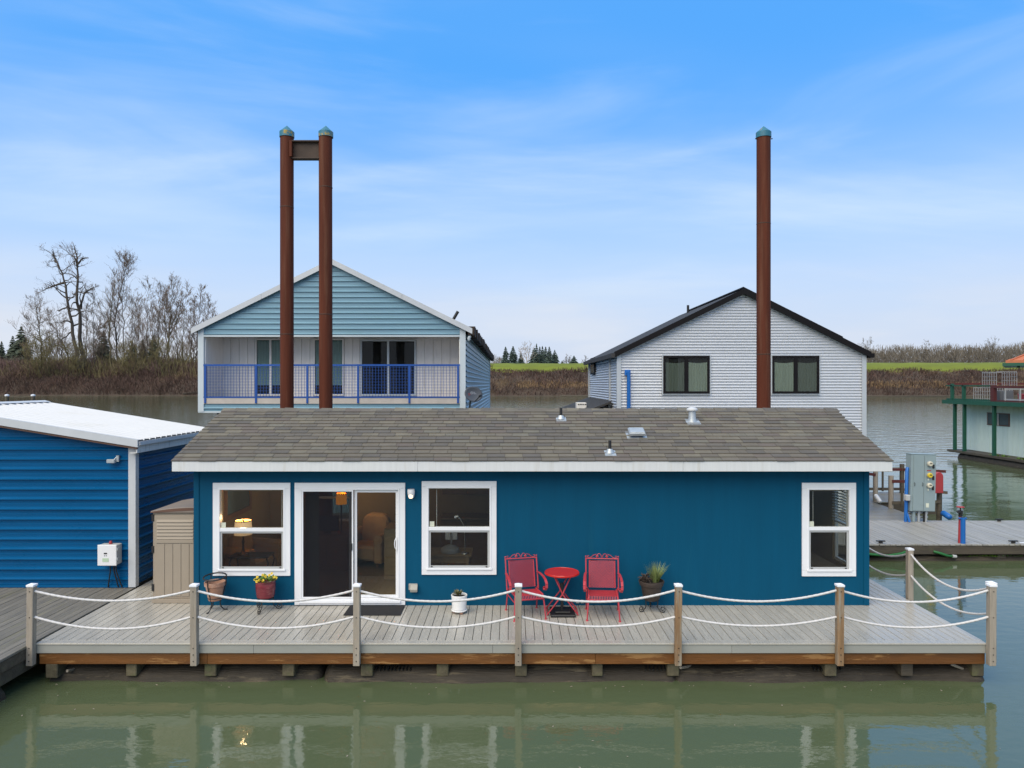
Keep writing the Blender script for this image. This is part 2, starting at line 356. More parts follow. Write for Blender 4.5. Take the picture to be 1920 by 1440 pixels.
MT['letterred'] = M('red_lettering', (0.4, 0.06, 0.05), 0.6, 0.02)

# ------------------------------------------------------------------ mesh building
WL = {}                                    # world location of parents at build time

class MB:
    def __init__(s): s.v = []; s.f = []; s.m = []; s.k = 0
    def mat(s, k): s.k = k; return s
    def add(s, vs_, fs):
        o = len(s.v); s.v.extend([tuple(p) for p in vs_])
        for f in fs: s.f.append([i + o for i in f]); s.m.append(s.k)
        return s
    def box(s, x0, x1, y0, y1, z0, z1):
        return s.add([(x0, y0, z0), (x1, y0, z0), (x1, y1, z0), (x0, y1, z0), (x0, y0, z1), (x1, y0, z1), (x1, y1, z1), (x0, y1, z1)],
                     [(0, 3, 2, 1), (4, 5, 6, 7), (0, 1, 5, 4), (1, 2, 6, 5), (2, 3, 7, 6), (3, 0, 4, 7)])
    def bar(s, a, b, w, h, up=(0, 0, 1)):
        """rectangular bar from a to b, w wide, h high"""
        a = Vector(a); b = Vector(b); d = (b - a).normalized(); u = Vector(up)
        if abs(d.dot(u)) > 0.98: u = Vector((0, 1, 0))
        r = d.cross(u).normalized(); u = r.cross(d).normalized()
        p = []
        for c in (a, b):
            for (i, j) in ((-1, -1), (1, -1), (1, 1), (-1, 1)): p.append(c + r * (i * w / 2) + u * (j * h / 2))
        return s.add(p, [(3, 2, 1, 0), (4, 5, 6, 7), (0, 1, 5, 4), (1, 2, 6, 5), (2, 3, 7, 6), (3, 0, 4, 7)])
    def tube(s, path, r, n=6, caps=True, flat=None):
        path = [Vector(p) for p in path]
        R = r if isinstance(r, (list, tuple)) else [r] * len(path)
        rings = []; prev = None
        for i, p in enumerate(path):
            d = (path[min(i + 1, len(path) - 1)] - path[max(i - 1, 0)])
            d = d.normalized() if d.length > 1e-9 else Vector((0, 0, 1))
            if prev is None:
                u = d.cross(Vector((0, 0, 1)))
                if u.length < 1e-3: u = d.cross(Vector((0, 1, 0)))
            else:
                u = prev - d * prev.dot(d)
                if u.length < 1e-4: u = d.cross(Vector((0, 1, 0.3)))
            u.normalize(); prev = u; w = d.cross(u)
            rings.append([p + (u * cos(2 * pi * k / n) + w * sin(2 * pi * k / n) * (flat or 1)) * R[i] for k in range(n)])
        vs_ = [q for ring in rings for q in ring]; fs = []
        for i in range(len(rings) - 1):
            for k in range(n):
                a = i * n + k; b = i * n + (k + 1) % n
                fs.append((a, b, b + n, a + n))
        if caps: fs.append(tuple(range(n - 1, -1, -1))); fs.append(tuple((len(rings) - 1) * n + k for k in range(n)))
        return s.add(vs_, fs)
    def lathe(s, prof, c=(0, 0, 0), n=20, cap=False, sq=1.0):
        c = Vector(c); vs_ = []; fs = []
        for (r, z) in prof:
            for k in range(n): vs_.append((c.x + r * cos(2 * pi * k / n), c.y + r * sq * sin(2 * pi * k / n), c.z + z))
        for i in range(len(prof) - 1):
            for k in range(n):
                a = i * n + k; b = i * n + (k + 1) % n
                fs.append((a, b, b + n, a + n))
        if cap:
            fs.append(tuple(range(n - 1, -1, -1))); fs.append(tuple((len(prof) - 1) * n + k for k in range(n)))
        return s.add(vs_, fs)
    def prism(s, pts, dvec):
        """closed polygon pts (3-D, planar) extruded along dvec"""
        n = len(pts); d = Vector(dvec)
        vs_ = [Vector(p) for p in pts] + [Vector(p) + d for p in pts]
        fs = [tuple(range(n - 1, -1, -1)), tuple(range(n, 2 * n))] + [(i, (i + 1) % n, (i + 1) % n + n, i + n) for i in range(n)]
        return s.add(vs_, fs)
    def quad(s, a, b, c, d): return s.add([a, b, c, d], [(0, 1, 2, 3)])
    def build(s, name, mats, parent=None, smooth=None, bevel=0.0, label=None, kind=None, recalc=True):
        if not isinstance(mats, (list, tuple)): mats = [mats]
        lo = [min(p[i] for p in s.v) for i in range(3)]; hi = [max(p[i] for p in s.v) for i in range(3)]
        c = Vector([(a + b) / 2 for a, b in zip(lo, hi)])
        me = bpy.data.meshes.new(name)
        me.from_pydata([(p[0] - c.x, p[1] - c.y, p[2] - c.z) for p in s.v], [], s.f)
        for m in mats: me.materials.append(MT[m] if isinstance(m, str) else m)
        if len(mats) > 1: me.polygons.foreach_set("material_index", s.m)
        if recalc and len(s.f) < 30000:
            bm = bmesh.new(); bm.from_mesh(me); bmesh.ops.recalc_face_normals(bm, faces=bm.faces); bm.to_mesh(me); bm.free()
        if smooth:
            me.polygons.foreach_set("use_smooth", [True] * len(me.polygons))
            me.set_sharp_from_angle(angle=radians(smooth))
        me.update()
        o = bpy.data.objects.new(name, me); COL.objects.link(o)
        WL[o] = c.copy()
        if parent is not None:
            o.parent = parent; o.location = c - WL[parent]
        else: o.location = c
        if bevel:
            b = o.modifiers.new("bevel", 'BEVEL'); b.width = bevel; b.segments = 1; b.limit_method = 'ANGLE'
        if label: o['label'] = label
        if kind: o['kind'] = kind
        return o

def thing(name, label, cat, loc=(0, 0, 0), group=None):
    o = bpy.data.objects.new(name, None); COL.objects.link(o); o.location = loc; o.empty_display_size = 0.2
    o['label'] = label; o['category'] = cat
    if group: o['group'] = group
    WL[o] = Vector(loc)
    return o
def tag(o, label, cat, group=None):
    o['label'] = label; o['category'] = cat
    if group: o['group'] = group
    return o
def setting(o): o['kind'] = 'structure'; return o
def dup(o, parent=None, keep=True):
    c = o.copy(); COL.objects.link(c); c.parent = parent; WL[c] = WL.get(o, Vector()).copy()
    for ch in list(o.children): dup(ch, c)
    return c
def piece(mesh_obj, loc, parent, scale=None, rot=None):
    """another piece sharing the mesh of mesh_obj, at a world place"""
    c = mesh_obj.copy(); COL.objects.link(c); c.parent = parent
    c.location = Vector(loc) - WL[parent]; WL[c] = Vector(loc)
    if scale: c.scale = scale
    if rot: c.rotation_euler = rot
    return c
def at(x, y, d): return Vector(((x - 960.0) / F * d, d, CAMZ - (y - 720.0) / F * d))

def ribbed(mb, org, U, Nn, z0, z1, period, prof, lim):
    """wall sheet with horizontal ribs: org at u=0,z=0; U along the wall, Nn outward; prof = [(t, depth)] over one period; lim(z) -> (u0,u1)"""
    org = Vector(org); U = Vector(U); Nn = Vector(Nn); rows = []
    k = math.floor(z0 / period) - 1
    zs = []
    while k * period < z1:
        for t, dp in prof:
            z = (k + t) * period
            if z0 < z < z1: zs.append((z, dp))
        k += 1
    zs = [(z0, zs[0][1])] + zs + [(z1, zs[-1][1])]
    vs_ = []; fs = []
    for z, dp in zs:
        a, b = lim(z)
        for u in (a, b): vs_.append(org + U * u + Nn * dp + Vector((0, 0, z)))
    for i in range(len(zs) - 1): fs.append((2 * i, 2 * i + 1, 2 * i + 3, 2 * i + 2))
    mb.add(vs_, fs)
    return mb
TRAP = [(0.0, 0.0), (0.04, 0.045), (0.12, 0.045), (0.27, 0.0), (0.48, 0.0), (0.50, 0.006), (0.56, 0.006), (0.58, 0.0), (0.74, 0.0), (0.76, 0.006), (0.82, 0.006), (0.84, 0.0)]
STEP = [(0.0, 0.0), (0.04, 0.038), (0.14, 0.038), (0.34, 0.0), (0.8, 0.0)]
SINE = [(i / 8.0, 0.036 * (0.5 * sin(2 * pi * i / 8.0) - 0.55)) for i in range(8)]

def wall_holes(mb, org, U, Nn, u0, u1, z0, z1, holes, thick, km=0, ki=1):
    """upright wall, outer face at org, inner face thick behind, with rectangular openings"""
    org = Vector(org); U = Vector(U); Nn = Vector(Nn)
    us = sorted({u0, u1, *[h[0] for h in holes], *[h[1] for h in holes]}); zs = sorted({z0, z1, *[h[2] for h in holes], *[h[3] for h in holes]})
    P = lambda u, z, t: org + U * u - Nn * t + Vector((0, 0, z))
    inh = lambda u, z: any(h[0] < u < h[1] and h[2] < z < h[3] for h in holes)
    for i in range(len(us) - 1):
        for j in range(len(zs) - 1):
            if inh((us[i] + us[i + 1]) / 2, (zs[j] + zs[j + 1]) / 2): continue
            mb.k = km; mb.quad(P(us[i], zs[j], 0), P(us[i + 1], zs[j], 0), P(us[i + 1], zs[j + 1], 0), P(us[i], zs[j + 1], 0))
            mb.k = ki; mb.quad(P(us[i], zs[j], thick), P(us[i], zs[j + 1], thick), P(us[i + 1], zs[j + 1], thick), P(us[i + 1], zs[j], thick))
    for h in holes:
        c = [(h[0], h[2]), (h[1], h[2]), (h[1], h[3]), (h[0], h[3])]
        for i in range(4):
            a = c[i]; b = c[(i + 1) % 4]
            mb.k = ki; mb.quad(P(*a, 0), P(*b, 0), P(*b, thick), P(*a, thick))
    mb.k = km
    for (a, b) in (((u0, z0), (u0, z1)), ((u0, z1), (u1, z1)), ((u1, z1), (u1, z0))):
        mb.quad(P(*a, 0), P(*b, 0), P(*b, thick), P(*a, thick))
    mb.k = 0
# ================================================================== SETTING
b = MB(); b.quad((-900, -60, 0), (900, -60, 0), (900, 420, 0), (-900, 420, 0))
setting(b.build("river", 'water'))

def bank_y(x): return 274.0 - 0.055 * x + 3.0 * mnoise.noise(Vector((x * 0.02, 3, 0))) + 1.2 * mnoise.noise(Vector((x * 0.11, 7, 0)))
PROF = [(-3, -1.0), (0, -0.1), (1.5, 0.7), (4, 2.6), (8, 5.2), (12, 7.4), (16, 9.0), (23, 11.2), (30, 13.0), (36, 13.4), (60, 13.2), (160, 13.0), (900, 13.0)]
def bank_z(d):
    for (a, za), (c, zc) in zip(PROF, PROF[1:]):
        if d <= c: return za + (zc - za) * max(0, (d - a)) / (c - a)
    return 13.0
def strip(name, mat, x0, x1, prof, step=4.0, dz=0.0, rough=0.35):
    b = MB(); xs = []; x = x0
    while x < x1: xs.append(x); x += step
    xs.append(x1); n = len(prof)
    vs_ = []; fs = []
    for x in xs:
        y0 = bank_y(x)
        for (d, z) in prof:
            w = rough * mnoise.noise(Vector((x * 0.15, d * 0.3, 5))) if 1 < d < 100 else 0
            vs_.append((x, y0 + d, z + w + dz))
    for i in range(len(xs) - 1):
        for j in range(n - 1):
            a = i * n + j; fs.append((a, a + n, a + n + 1, a + 1))
    b.add(vs_, fs)
    return b.build(name, mat, smooth=60)
setting(strip("riverbank", 'bank', -900, 900, PROF, 6.0))
setting(strip("grass_levee", 'levee', -26, 900, [(17, 9.1), (23, 11.5), (30, 13.25), (36, 13.65), (70, 13.5)], 4.0, 0.06))

def sliver(V, Fc, base, tip, w, rng):
    """thin bent blade from base to tip"""
    mid = (base + tip) / 2 + Vector((rng.uniform(-.25, .25), rng.uniform(-.2, .2), rng.uniform(0.05, .35))) * (tip - base).length
    ang = rng.uniform(-0.6, 0.6); sx = Vector((cos(ang), sin(ang), 0)) * w
    o = len(V)
    V.extend([base - sx, base + sx, mid - sx * .7, mid + sx * .7, tip])
    Fc.append((o, o + 1, o + 3, o + 2)); Fc.append((o + 2, o + 3, o + 4))

def brush(name, mat, x0, x1, n, drange, hrange, wid, seed, cond=None, lean=1.0):
    rng = random.Random(seed); V = []; Fc = []
    for _ in range(n):
        x = rng.uniform(x0, x1); d = rng.uniform(*drange)
        if cond and not cond(x, d, rng): continue
        cl_ = 0.55 + 0.9 * max(0, 0.5 + mnoise.noise(Vector((x * 0.09, d * 0.12, seed))))
        h = rng.uniform(*hrange) * cl_
        bse = Vector((x, bank_y(x) + d, bank_z(d) - 0.15))
        tip = bse + Vector((rng.gauss(0, 0.55 * lean), rng.gauss(-0.25, 0.5 * lean), 1)).normalized() * h
        sliver(V, Fc, bse, tip, wid * rng.uniform(.6, 1.4), rng)
    b = MB(); b.add(V, Fc)
    o = b.build(name, mat, recalc=False); o['kind'] = 'stuff'
    return o
tag(brush("bramble_thicket", 'brush', -250, -24, 36000, (0.5, 34), (1.4, 3.6), 0.085, 11), "reddish brown bramble thicket along the river bank under the bare trees", "thicket")
def rb(x, d, r): return d < 19.5 + 3.5 * mnoise.noise(Vector((x * 0.08, 1, 2))) or (x < -8 and d < 30)
tag(brush("olive_scrub", 'twig_olive', -215, -96, 2600, (10, 30), (2.5, 7.5), 0.085, 14, lambda x, d, r: mnoise.noise(Vector((x * 0.05, 4, 8))) > -0.18, 0.5), "olive brown scrub standing in the bramble thicket below the bare trees", "scrub")
tag(brush("mauve_thicket", 'twig_mauve', -235, -60, 6000, (14, 30), (2.5, 5.5), 0.08, 16, None, 0.6), "mauve brown young stems rising from the back of the bramble thicket", "thicket")
tag(brush("bramble_bank", 'brush', -26, 260, 38000, (0.5, 30), (0.7, 2.1), 0.085, 12, rb), "brown brush covering the bank below the green levee", "brush")
def tanp(x, d, r): return (0.35 < 0.5 + mnoise.noise(Vector((x * 0.035 + 3, d * 0.16, 9))))
tag(brush("dry_reeds", 'drygrass', 2, 245, 5200, (4.5, 8.0), (0.8, 1.9), 0.075, 13, tanp), "pale tan dry reeds in the middle of the far bank", "reeds")
tag(brush("dry_tussocks", 'drygrass', -20, 245, 600, (1.0, 13), (0.6, 1.5), 0.075, 15, lambda x, d, r: mnoise.noise(Vector((x * 0.12, d * 0.3, 19))) > 0.12), "scattered straw coloured tussocks on the brown river bank", "dry grass")
lg = MB()
rr = random.Random(5)
lg.tube([(18 + i * 6.0, bank_y(18 + i * 6.0) - 9 - 0.5 * sin(i), 0.12) for i in range(42)], 0.42, 6)
tag(lg.build("log_boom", 'darkwood', smooth=60), "long dark floating log boom lying along the far shore", "log boom")
# drift logs on the left shore
for k in range(5):
    x = -172 + k * 14; b = MB(); L_ = rr.uniform(5, 11); a = rr.uniform(-0.25, 0.25); y = bank_y(x) + rr.uniform(0.5, 3.5)
    z = bank_z(y - bank_y(x)) + 0.5
    b.tube([(x, y, z), (x + L_ / 2 * cos(a), y + .3, z + L_ / 2 * sin(a) * .5 + .1), (x + L_ * cos(a), y, z + L_ * sin(a) * 0.5)], [0.3, 0.26, 0.12], 6)
    tag(b.build("driftwood_log", 'bark', smooth=60), ("grey driftwood log at the far left foot of the bramble bank", "short driftwood log stranded below the dark conifers' bank", "driftwood log stranded below the leaning tree", "driftwood log stranded below the two stemmed tree", "driftwood log stranded nearest the pale blue boathouse")[k], "driftwood", "driftwood logs on the far shore")

# ------------------------------------------------------------------ trees
def rand_perp(d, rng):
    v = Vector((rng.gauss(0, 1), rng.gauss(0, 1), rng.gauss(0, 1)))
    v -= d * v.dot(d)
    return v.normalized()
def polyline(path, t):
    n = len(path) - 1; k = min(n - 1, int(t * n)); u = t * n - k
    return path[k].lerp(path[k + 1], u), (path[k + 1] - path[k]).normalized()
def bare_tree(name, label, stems, base_r, seed, limbs=16, limb_len=0.22, twigs=7, bark='bark', twig='twig', start=0.3, upright=0.6, group="bare trees on the river bank", tw=0.055, gnarl=0.12, twl=1.0):
    """stems: list of polylines (world Vectors); limbs, sub-limbs and twigs are grown on every stem"""
    rng = random.Random(seed)
    root = thing(name, label, "tree", tuple(stems[0][0]), group)
    tb = MB(); cb_v = []; cb_f = []; tw *= 0.72; twl *= 1.3; twigs = max(5, int(twigs * .62)); limbs = int(limbs * 1.25)
    def twigspray(p, d, L_, lvl):
        q = p + (d + rand_perp(d, rng) * rng.uniform(.2, .6) + Vector((0, 0, .2 * upright))).normalized() * L_
        sliver(cb_v, cb_f, p, q, tw * (1.0 if lvl else .7), rng)
        if lvl:
            for _ in range(3):
                t = rng.uniform(.15, 1); twigspray(p.lerp(q, t), (q - p).normalized(), L_ * rng.uniform(.35, .6), lvl - 1)
    stems_ = [[Vector(p) for p in q_] for q_ in stems]
    for st in stems_:
        sf = 1.0 if st is stems_[0] else 0.55
        H = sum((st[i + 1] - st[i]).length for i in range(len(st) - 1))
        pts = []
        for i in range(17):
            p, _d = polyline(st, i / 16.0)
            pts.append(p + Vector((rng.gauss(0, 1), rng.gauss(0, 1), 0)) * H * 0.006)
        R = [base_r * (1 - 0.93 * (i / 16.0) ** 0.85) for i in range(17)]
        tb.tube(pts, [q_ * sf for q_ in R], 6)
        for k in range(limbs):
            t = start + (1 - start) * ((k + rng.random()) / limbs)
            p, d = polyline(pts, min(t, 0.995))
            r0 = base_r * sf * (1 - 0.93 * t ** 0.85) * 0.6
            side = rand_perp(d, rng); side.y *= 0.75
            L_ = H * limb_len * (1.15 - 0.75 * (t - start) / (1 - start)) * rng.uniform(.6, 1.25)
            dirn = (side * (1.15 - 0.5 * upright) + d * upright).normalized()
            lp = [p]; dd = dirn.copy()
            for s_ in range(5):
                dd = (dd + rand_perp(dd, rng) * gnarl * 2.2 + Vector((0, 0, 0.14 * upright))).normalized()
                lp.append(lp[-1] + dd * L_ / 5)
            tb.tube(lp, [max(.02, r0 * (1 - .85 * i / 5)) for i in range(6)], 4, caps=False)
            for m in range(twigs):
                tt = rng.uniform(.25, 1.0); q, dq = polyline(lp, min(tt, .99))
                twigspray(q, (dq + rand_perp(dq, rng) * .8).normalized(), L_ * rng.uniform(.18, .42) * twl, 1)
        for m in range(twigs):
            q, dq = polyline(pts, rng.uniform(.8, .99)); twigspray(q, (dq + rand_perp(dq, rng) * .7).normalized(), H * 0.05 * twl, 1)
    tb.build("trunk", bark, root, smooth=60, recalc=False)
    c = MB(); c.add(cb_v, cb_f); c.build("crown", twig, root, recalc=False)
    return root
def ppath(pix, d): return [at(x, y, d) for x, y in pix]

bare_tree("leaning_tree", "tallest dark bare tree leaning left with a drooping forked top", [ppath([(148, 690), (141, 650), (133, 600), (124, 550), (117, 515), (104, 487), (84, 467)], 298),
           ppath([(120, 530), (104, 535), (88, 541), (72, 549)], 298), ppath([(106, 492), (101, 480), (99, 468)], 298)], 1.0, 21, 22, 0.20, 12, start=0.25, upright=0.25, gnarl=0.28, tw=0.075, twl=.9)
bare_tree("forked_tree", "tall dark bare tree with a crooked top just right of the leaning one", [ppath([(153, 690), (151, 640), (149, 580), (146, 530), (145, 500), (137, 480), (114, 464)], 300),
           ppath([(145, 500), (144, 478), (137, 457)], 300), ppath([(151, 580), (158, 550), (172, 540), (186, 536)], 300), ppath([(146, 495), (155, 484), (166, 484)], 300)], 0.95, 22, 19, 0.18, 12, start=0.3, upright=0.3, gnarl=0.25, tw=0.075, twl=.9)
trees = [
    ("broad bare tree at the left end of the tree row", [[(78, 690), (76, 640), (72, 600), (63, 556)]], 0.4, 22, 0.32, 'bark2', 'twig', 0.3, 0.45),
    ("slim bare tree close behind the two tall dark ones", [[(178, 700), (176, 640), (174, 590), (174, 549)]], 0.28, 20, 0.22, 'bark', 'twig', 0.2, 0.55),
    ("tall bare tree with two upright stems near the middle of the row", [[(226, 712), (218, 660), (216, 590), (232, 520), (230, 485)], [(234, 700), (232, 620), (229, 560), (236, 500), (243, 488)]], 0.5, 26, 0.18, 'bark', 'twig', 0.25, 0.8),
    ("bare tree with a broken mossy limb left of the two stemmed tree", [[(210, 705), (207, 650), (205, 620), (212, 560), (214, 515)], [(206, 630), (198, 612), (188, 616)]], 0.45, 18, 0.16, 'bark2', 'twig', 0.35, 0.75),
    ("thin bare tree standing alone right of the two stemmed tree", [[(275, 695), (275, 640), (277, 580), (280, 532)]], 0.26, 18, 0.20, 'bark', 'twig', 0.25, 0.7),
    ("narrow bare tree with a grey top left of the round crowned one", [[(293, 695), (296, 640), (298, 590), (303, 535)]], 0.3, 22, 0.20, 'bark', 'twig', 0.25, 0.8),
    ("round crowned bare tree with a mossy forked trunk", [[(316, 700), (316, 640), (318, 600), (322, 555), (325, 522)], [(316, 630), (328, 610), (338, 585), (341, 550)], [(316, 640), (308, 600), (309, 550)]], 0.42, 22, 0.20, 'bark2', 'twig', 0.3, 0.75),
    ("pale upright bare tree right of the round crowned one", [[(340, 705), (342, 640), (346, 590), (350, 541)]], 0.26, 22, 0.18, 'bark2', 'twig', 0.2, 0.8),
    ("bare tree with many upright stems beside the pale blue boathouse roof", [[(366, 705), (368, 640), (374, 580), (379, 541)], [(372, 700), (380, 640), (388, 590), (392, 558)], [(360, 700), (364, 640), (366, 560)]], 0.28, 20, 0.16, 'bark', 'twig', 0.2, 0.85),
    ("faint bare tree in the gap behind the slim one", [[(190, 700), (194, 650), (196, 590)]], 0.22, 20, 0.3, 'bark', 'twig', 0.2, 0.5),
    ("thin bare tree between the two stemmed tree and the lone one", [[(256, 700), (252, 640), (254, 575)]], 0.22, 20, 0.24, 'bark2', 'twig', 0.15, 0.6),
    ("low spreading bare tree with mossy limbs behind the leaning trunk", [[(133, 700), (124, 655), (108, 630), (100, 590)], [(124, 655), (100, 645), (84, 640)]], 0.4, 16, 0.34, 'bark2', 'twig', 0.3, 0.3),
]
for i, (lb, stems, r, nl, ll, bk, tg, st, up) in enumerate(trees):
    bare_tree("bare_tree", lb, [ppath(s, 296 + (i * 7) % 16) for s in stems], r, 40 + i, int(nl * 1.4), ll, 15, bk, tg, st, up, tw=0.075)
extra = [(52, 592, "faint bare tree behind the dark conifer pair"), (93, 585, "thin bare tree just left of the leaning trunk"), (116, 600, "thin bare sapling behind the leaning trunk"), (163, 575, "thin bare tree right of the crooked topped tree"), (186, 590, "bare sapling between the slim tree and the broken limbed tree"),
         (246, 545, "bare tree close to the right stem of the two stemmed tree"), (262, 560, "slender bare tree left of the lone thin tree"), (286, 570, "slender bare tree right of the lone thin tree"), (310, 545, "slender bare tree behind the round crowned tree's left side"), (333, 552, "slender bare tree behind the round crowned tree's right side"), (358, 566, "slender bare tree left of the many stemmed one"), (396, 575, "slender bare tree half hidden by the pale blue boathouse")]
for i, (x_, y_, lb) in enumerate(extra):
    bare_tree("bare_tree", lb, [ppath([(x_, 705), (x_ + (i % 3) - 1, (705 + y_) / 2), (x_ + 2 * ((i * 7) % 3) - 2, y_)], 308 + (i * 5) % 14)], 0.24, 200 + i, 26, 0.22, 13, ('bark', 'bark2')[i % 2], 'twig', 0.15, 0.75, tw=0.07)
# olive willows in front of them
for i, (x, y0, y1, lb) in enumerate([(82, 700, 622, "olive green willow in front of the low spreading tree"), (62, 700, 632, "olive brown willow right of the dark conifer pair"),
                                      (140, 705, 640, "yellowish willow scrub at the foot of the tallest trees"), (300, 705, 632, "olive scrub at the foot of the round crowned tree"), (240, 712, 640, "olive scrub at the foot of the two stemmed tree")]):
    bare_tree("willow", lb, [ppath([(x + dx, y0), (x + dx * 1.6, (y0 + y1) / 2), (x + dx * 2.3, y1 + abs(dx) * 1.5)], 292 + i) for dx in (-7, -2, 3, 8)], 0.16, 70 + i, 16, 0.36, 14, 'bark2', 'twig_olive', 0.05, 0.6, "olive willows on the river bank")

def conifer(name, label, x, ytop, ybase, d, wpx, mat, seed, group, tiers=15):
    rng = random.Random(seed); p0 = at(x, ybase, d); p1 = at(x, ytop, d)
    p0.z = min(p0.z, 13.0)
    H = p1.z - p0.z; W = wpx / F * d / 2 * (2.1 if d > 400 else 1.6)
    root = thing(name, label, "tree", tuple(p0), group)
    t = MB(); t.tube([p0, p0.lerp(p1, .5), p1], [H * .018, H * .012, 0.03], 5); t.build("trunk", 'bark', root)
    V = []; Fc = []
    for k in range(tiers):
        u = (k + .5) / tiers; z = p0.z + H * (0.06 + 0.94 * u); rad = W * (1 - u) ** 0.75 * rng.uniform(.85, 1.12) + 0.15
        nb = max(7, int(26 * (1 - u) + 7))
        for j in range(nb):
            a = 2 * pi * (j + rng.random()) / nb; L_ = rad * rng.uniform(.65, 1.15); dr = rng.uniform(.12, .4) * L_
            o = Vector((p0.x, p0.y, z)); tip = o + Vector((cos(a) * L_, sin(a) * L_, -dr))
            s_ = Vector((-sin(a), cos(a), 0)) * L_ * rng.uniform(.16, .3); m_ = o.lerp(tip, .55) + Vector((0, 0, .1 * L_))
            h_ = Vector((0, 0, H / tiers * rng.uniform(.5, 1.0)))
            n0 = len(V); V.extend([o + h_ * .4, m_ - s_ - h_ * .5, tip, m_ + s_ - h_ * .5, m_ + h_ * .45])
            Fc += [(n0, n0 + 1, n0 + 4), (n0 + 1, n0 + 2, n0 + 4), (n0 + 2, n0 + 3, n0 + 4), (n0 + 3, n0, n0 + 4)]
    for _ in range(5):
        n0 = len(V); a = rng.uniform(0, 6.28); V.extend([p1 + Vector((0, 0, .3)), p1 + Vector((cos(a) * .5, sin(a) * .5, -1.2)), p1 + Vector((cos(a + .8) * .5, sin(a + .8) * .5, -1.4))]); Fc.append((n0, n0 + 1, n0 + 2))
    c = MB(); c.add(V, Fc); c.build("crown", mat, root, recalc=False)
for i, (x, yt, yb, w, lb) in enumerate([(40, 612, 680, 32, "dark conifer at the left end of the river bank trees"), (24, 630, 682, 22, "shorter dark conifer left of the tall bank conifer"), (3, 640, 684, 16, "dark conifer cut by the left picture edge"),
        (194, 620, 690, 26, "blue green conifer behind the broken limbed tree"), (249, 640, 690, 24, "conifer behind the scrub of the two stemmed tree"), (268, 636, 692, 18, "conifer behind the lone thin tree"), (288, 628, 690, 22, "dark conifer between the thin tree and the round crowned one")]):
    conifer("conifer", lb, x, yt, yb, 322 + i * 2, w, 'needle', 90 + i, "conifers behind the bare trees on the left")
cf = [(948, 650, 14, "left conifer of the trio beside the pale blue wall"), (962, 649, 17, "broad middle conifer of the trio beside the pale blue wall"), (977, 660, 11, "short conifer of the trio next to the white barked tree"),
      (1002, 652, 18, "conifer beside the white barked tree at the clump's left edge"), (1006, 644, 9, "tallest spire of the conifer clump"), (1012, 650, 12, "conifer right of the tallest spire in the clump"), (1017, 649, 12, "middle conifer of the far clump"),
      (1023, 650, 13, "conifer right of the middle of the far clump"), (1030, 650, 13, "pointed conifer on the right side of the far clump"), (1040, 656, 14, "outermost right conifer of the far clump"), (1076, 667, 17, "small lone conifer on the levee near the zinc house"), (1054, 676, 7, "tiny conifer left of the lone levee conifer")]
for i, (x, yt, w, lb) in enumerate(cf): conifer("far_conifer", lb, x, yt, 690, 420 + (i % 4) * 5, w, 'needle_far', 120 + i, "conifers beyond the levee", 13)
bare_tree("white_barked_tree", "pale white barked bare tree between two conifer clumps beyond the levee", [ppath([(988, 690), (987, 668), (984, 645)], 415), ppath([(988, 690), (991, 665), (994, 645)], 415), ppath([(988, 686), (978, 666), (976, 652)], 415)], 0.4, 150, 12, .3, 6, 'twig_pale', 'twig_pale', .25, .7, "far bare trees beyond the levee", .09)
for i, (x, y, lb) in enumerate([(1061, 666, "wispy bare tree left of the lone levee conifer"), (1066, 668, "wispy bare tree touching the lone levee conifer"), (1096, 668, "wispy bare tree beside the zinc house eave"),
                                 (1617, 640, "bare tree showing over the right eave of the zinc house"), (1630, 634, "bare tree just right of the zinc house eave"), (1735, 640, "bare tree rising above the middle of the far wood"), (1852, 636, "tall bare tree rising above the right of the far wood"), (1864, 634, "tallest bare tree of the far wood")]):
    bare_tree("far_bare_tree", lb, [ppath([(x, 692), (x + 1, (y + 692) / 2), (x + 2, y)], 430), ppath([(x, 690), (x - 3, (y + 690) / 2 + 6), (x - 5, y + 10)], 430)], 0.3, 160 + i, 12, .28, 6, 'twig_far', 'twig_far', .3, .7, "far bare trees beyond the levee", .085)
def far_wood(name, label, x0, x1, n, yfun, seed, dens=46):
    rng = random.Random(seed); V = []; Fc = []
    for k in range(n):
        x = x0 + (x1 - x0) * (k + rng.random()) / n; d = rng.uniform(428, 470)
        top = at(x, yfun(x) + rng.uniform(-5, 13), d).z; p = at(x, 690, d); base = Vector((p.x, d, 12.5)); H = top - 12.5; W = H * rng.uniform(.25, .5)
        for _ in range(dens):
            u = rng.random() ** 0.8; a = rng.uniform(0, 6.28); r_ = W * rng.random() ** .5 * (1 - .55 * max(0, u - .5) * 2) 
            b0 = base + Vector((cos(a) * r_ * .6, sin(a) * r_ * .6, H * u * .8)); tp = b0 + Vector((cos(a) * r_ * .8 + rng.gauss(0, .5), rng.gauss(0, .4), H * rng.uniform(.12, .3)))
            tp.z = min(tp.z, top)
            sliver(V, Fc, b0, tp, rng.uniform(.06, .14), rng)
    b = MB(); b.add(V, Fc); o = b.build(name, 'twig_far', recalc=False); o['kind'] = 'stuff'; tag(o, label, "wood")
def woodtop(x): return 648 + 5 * mnoise.noise(Vector((x * 0.02, 0, 1))) - 4 * max(0, min(1, (x - 1760) / 110)) + (6 if x < 1640 else 0)
far_wood("far_wood", "far grey brown bare wood along the top of the levee", 1600, 2150, 260, woodtop, 33, 80)
far_wood("background_wood", "grey brown wood filling the gaps low behind the left bare trees", 40, 368, 90, lambda x: 634 + 16 * mnoise.noise(Vector((x * 0.03, 2, 5))), 37, 38)
far_wood("far_scrub", "low bare scrub beyond the levee beside the pale blue wall", 900, 948, 16, lambda x: 667, 34, 40)
far_wood("far_hedge", "low brown scrub at the foot of the far conifer clump", 1012, 1040, 10, lambda x: 672, 35, 40)
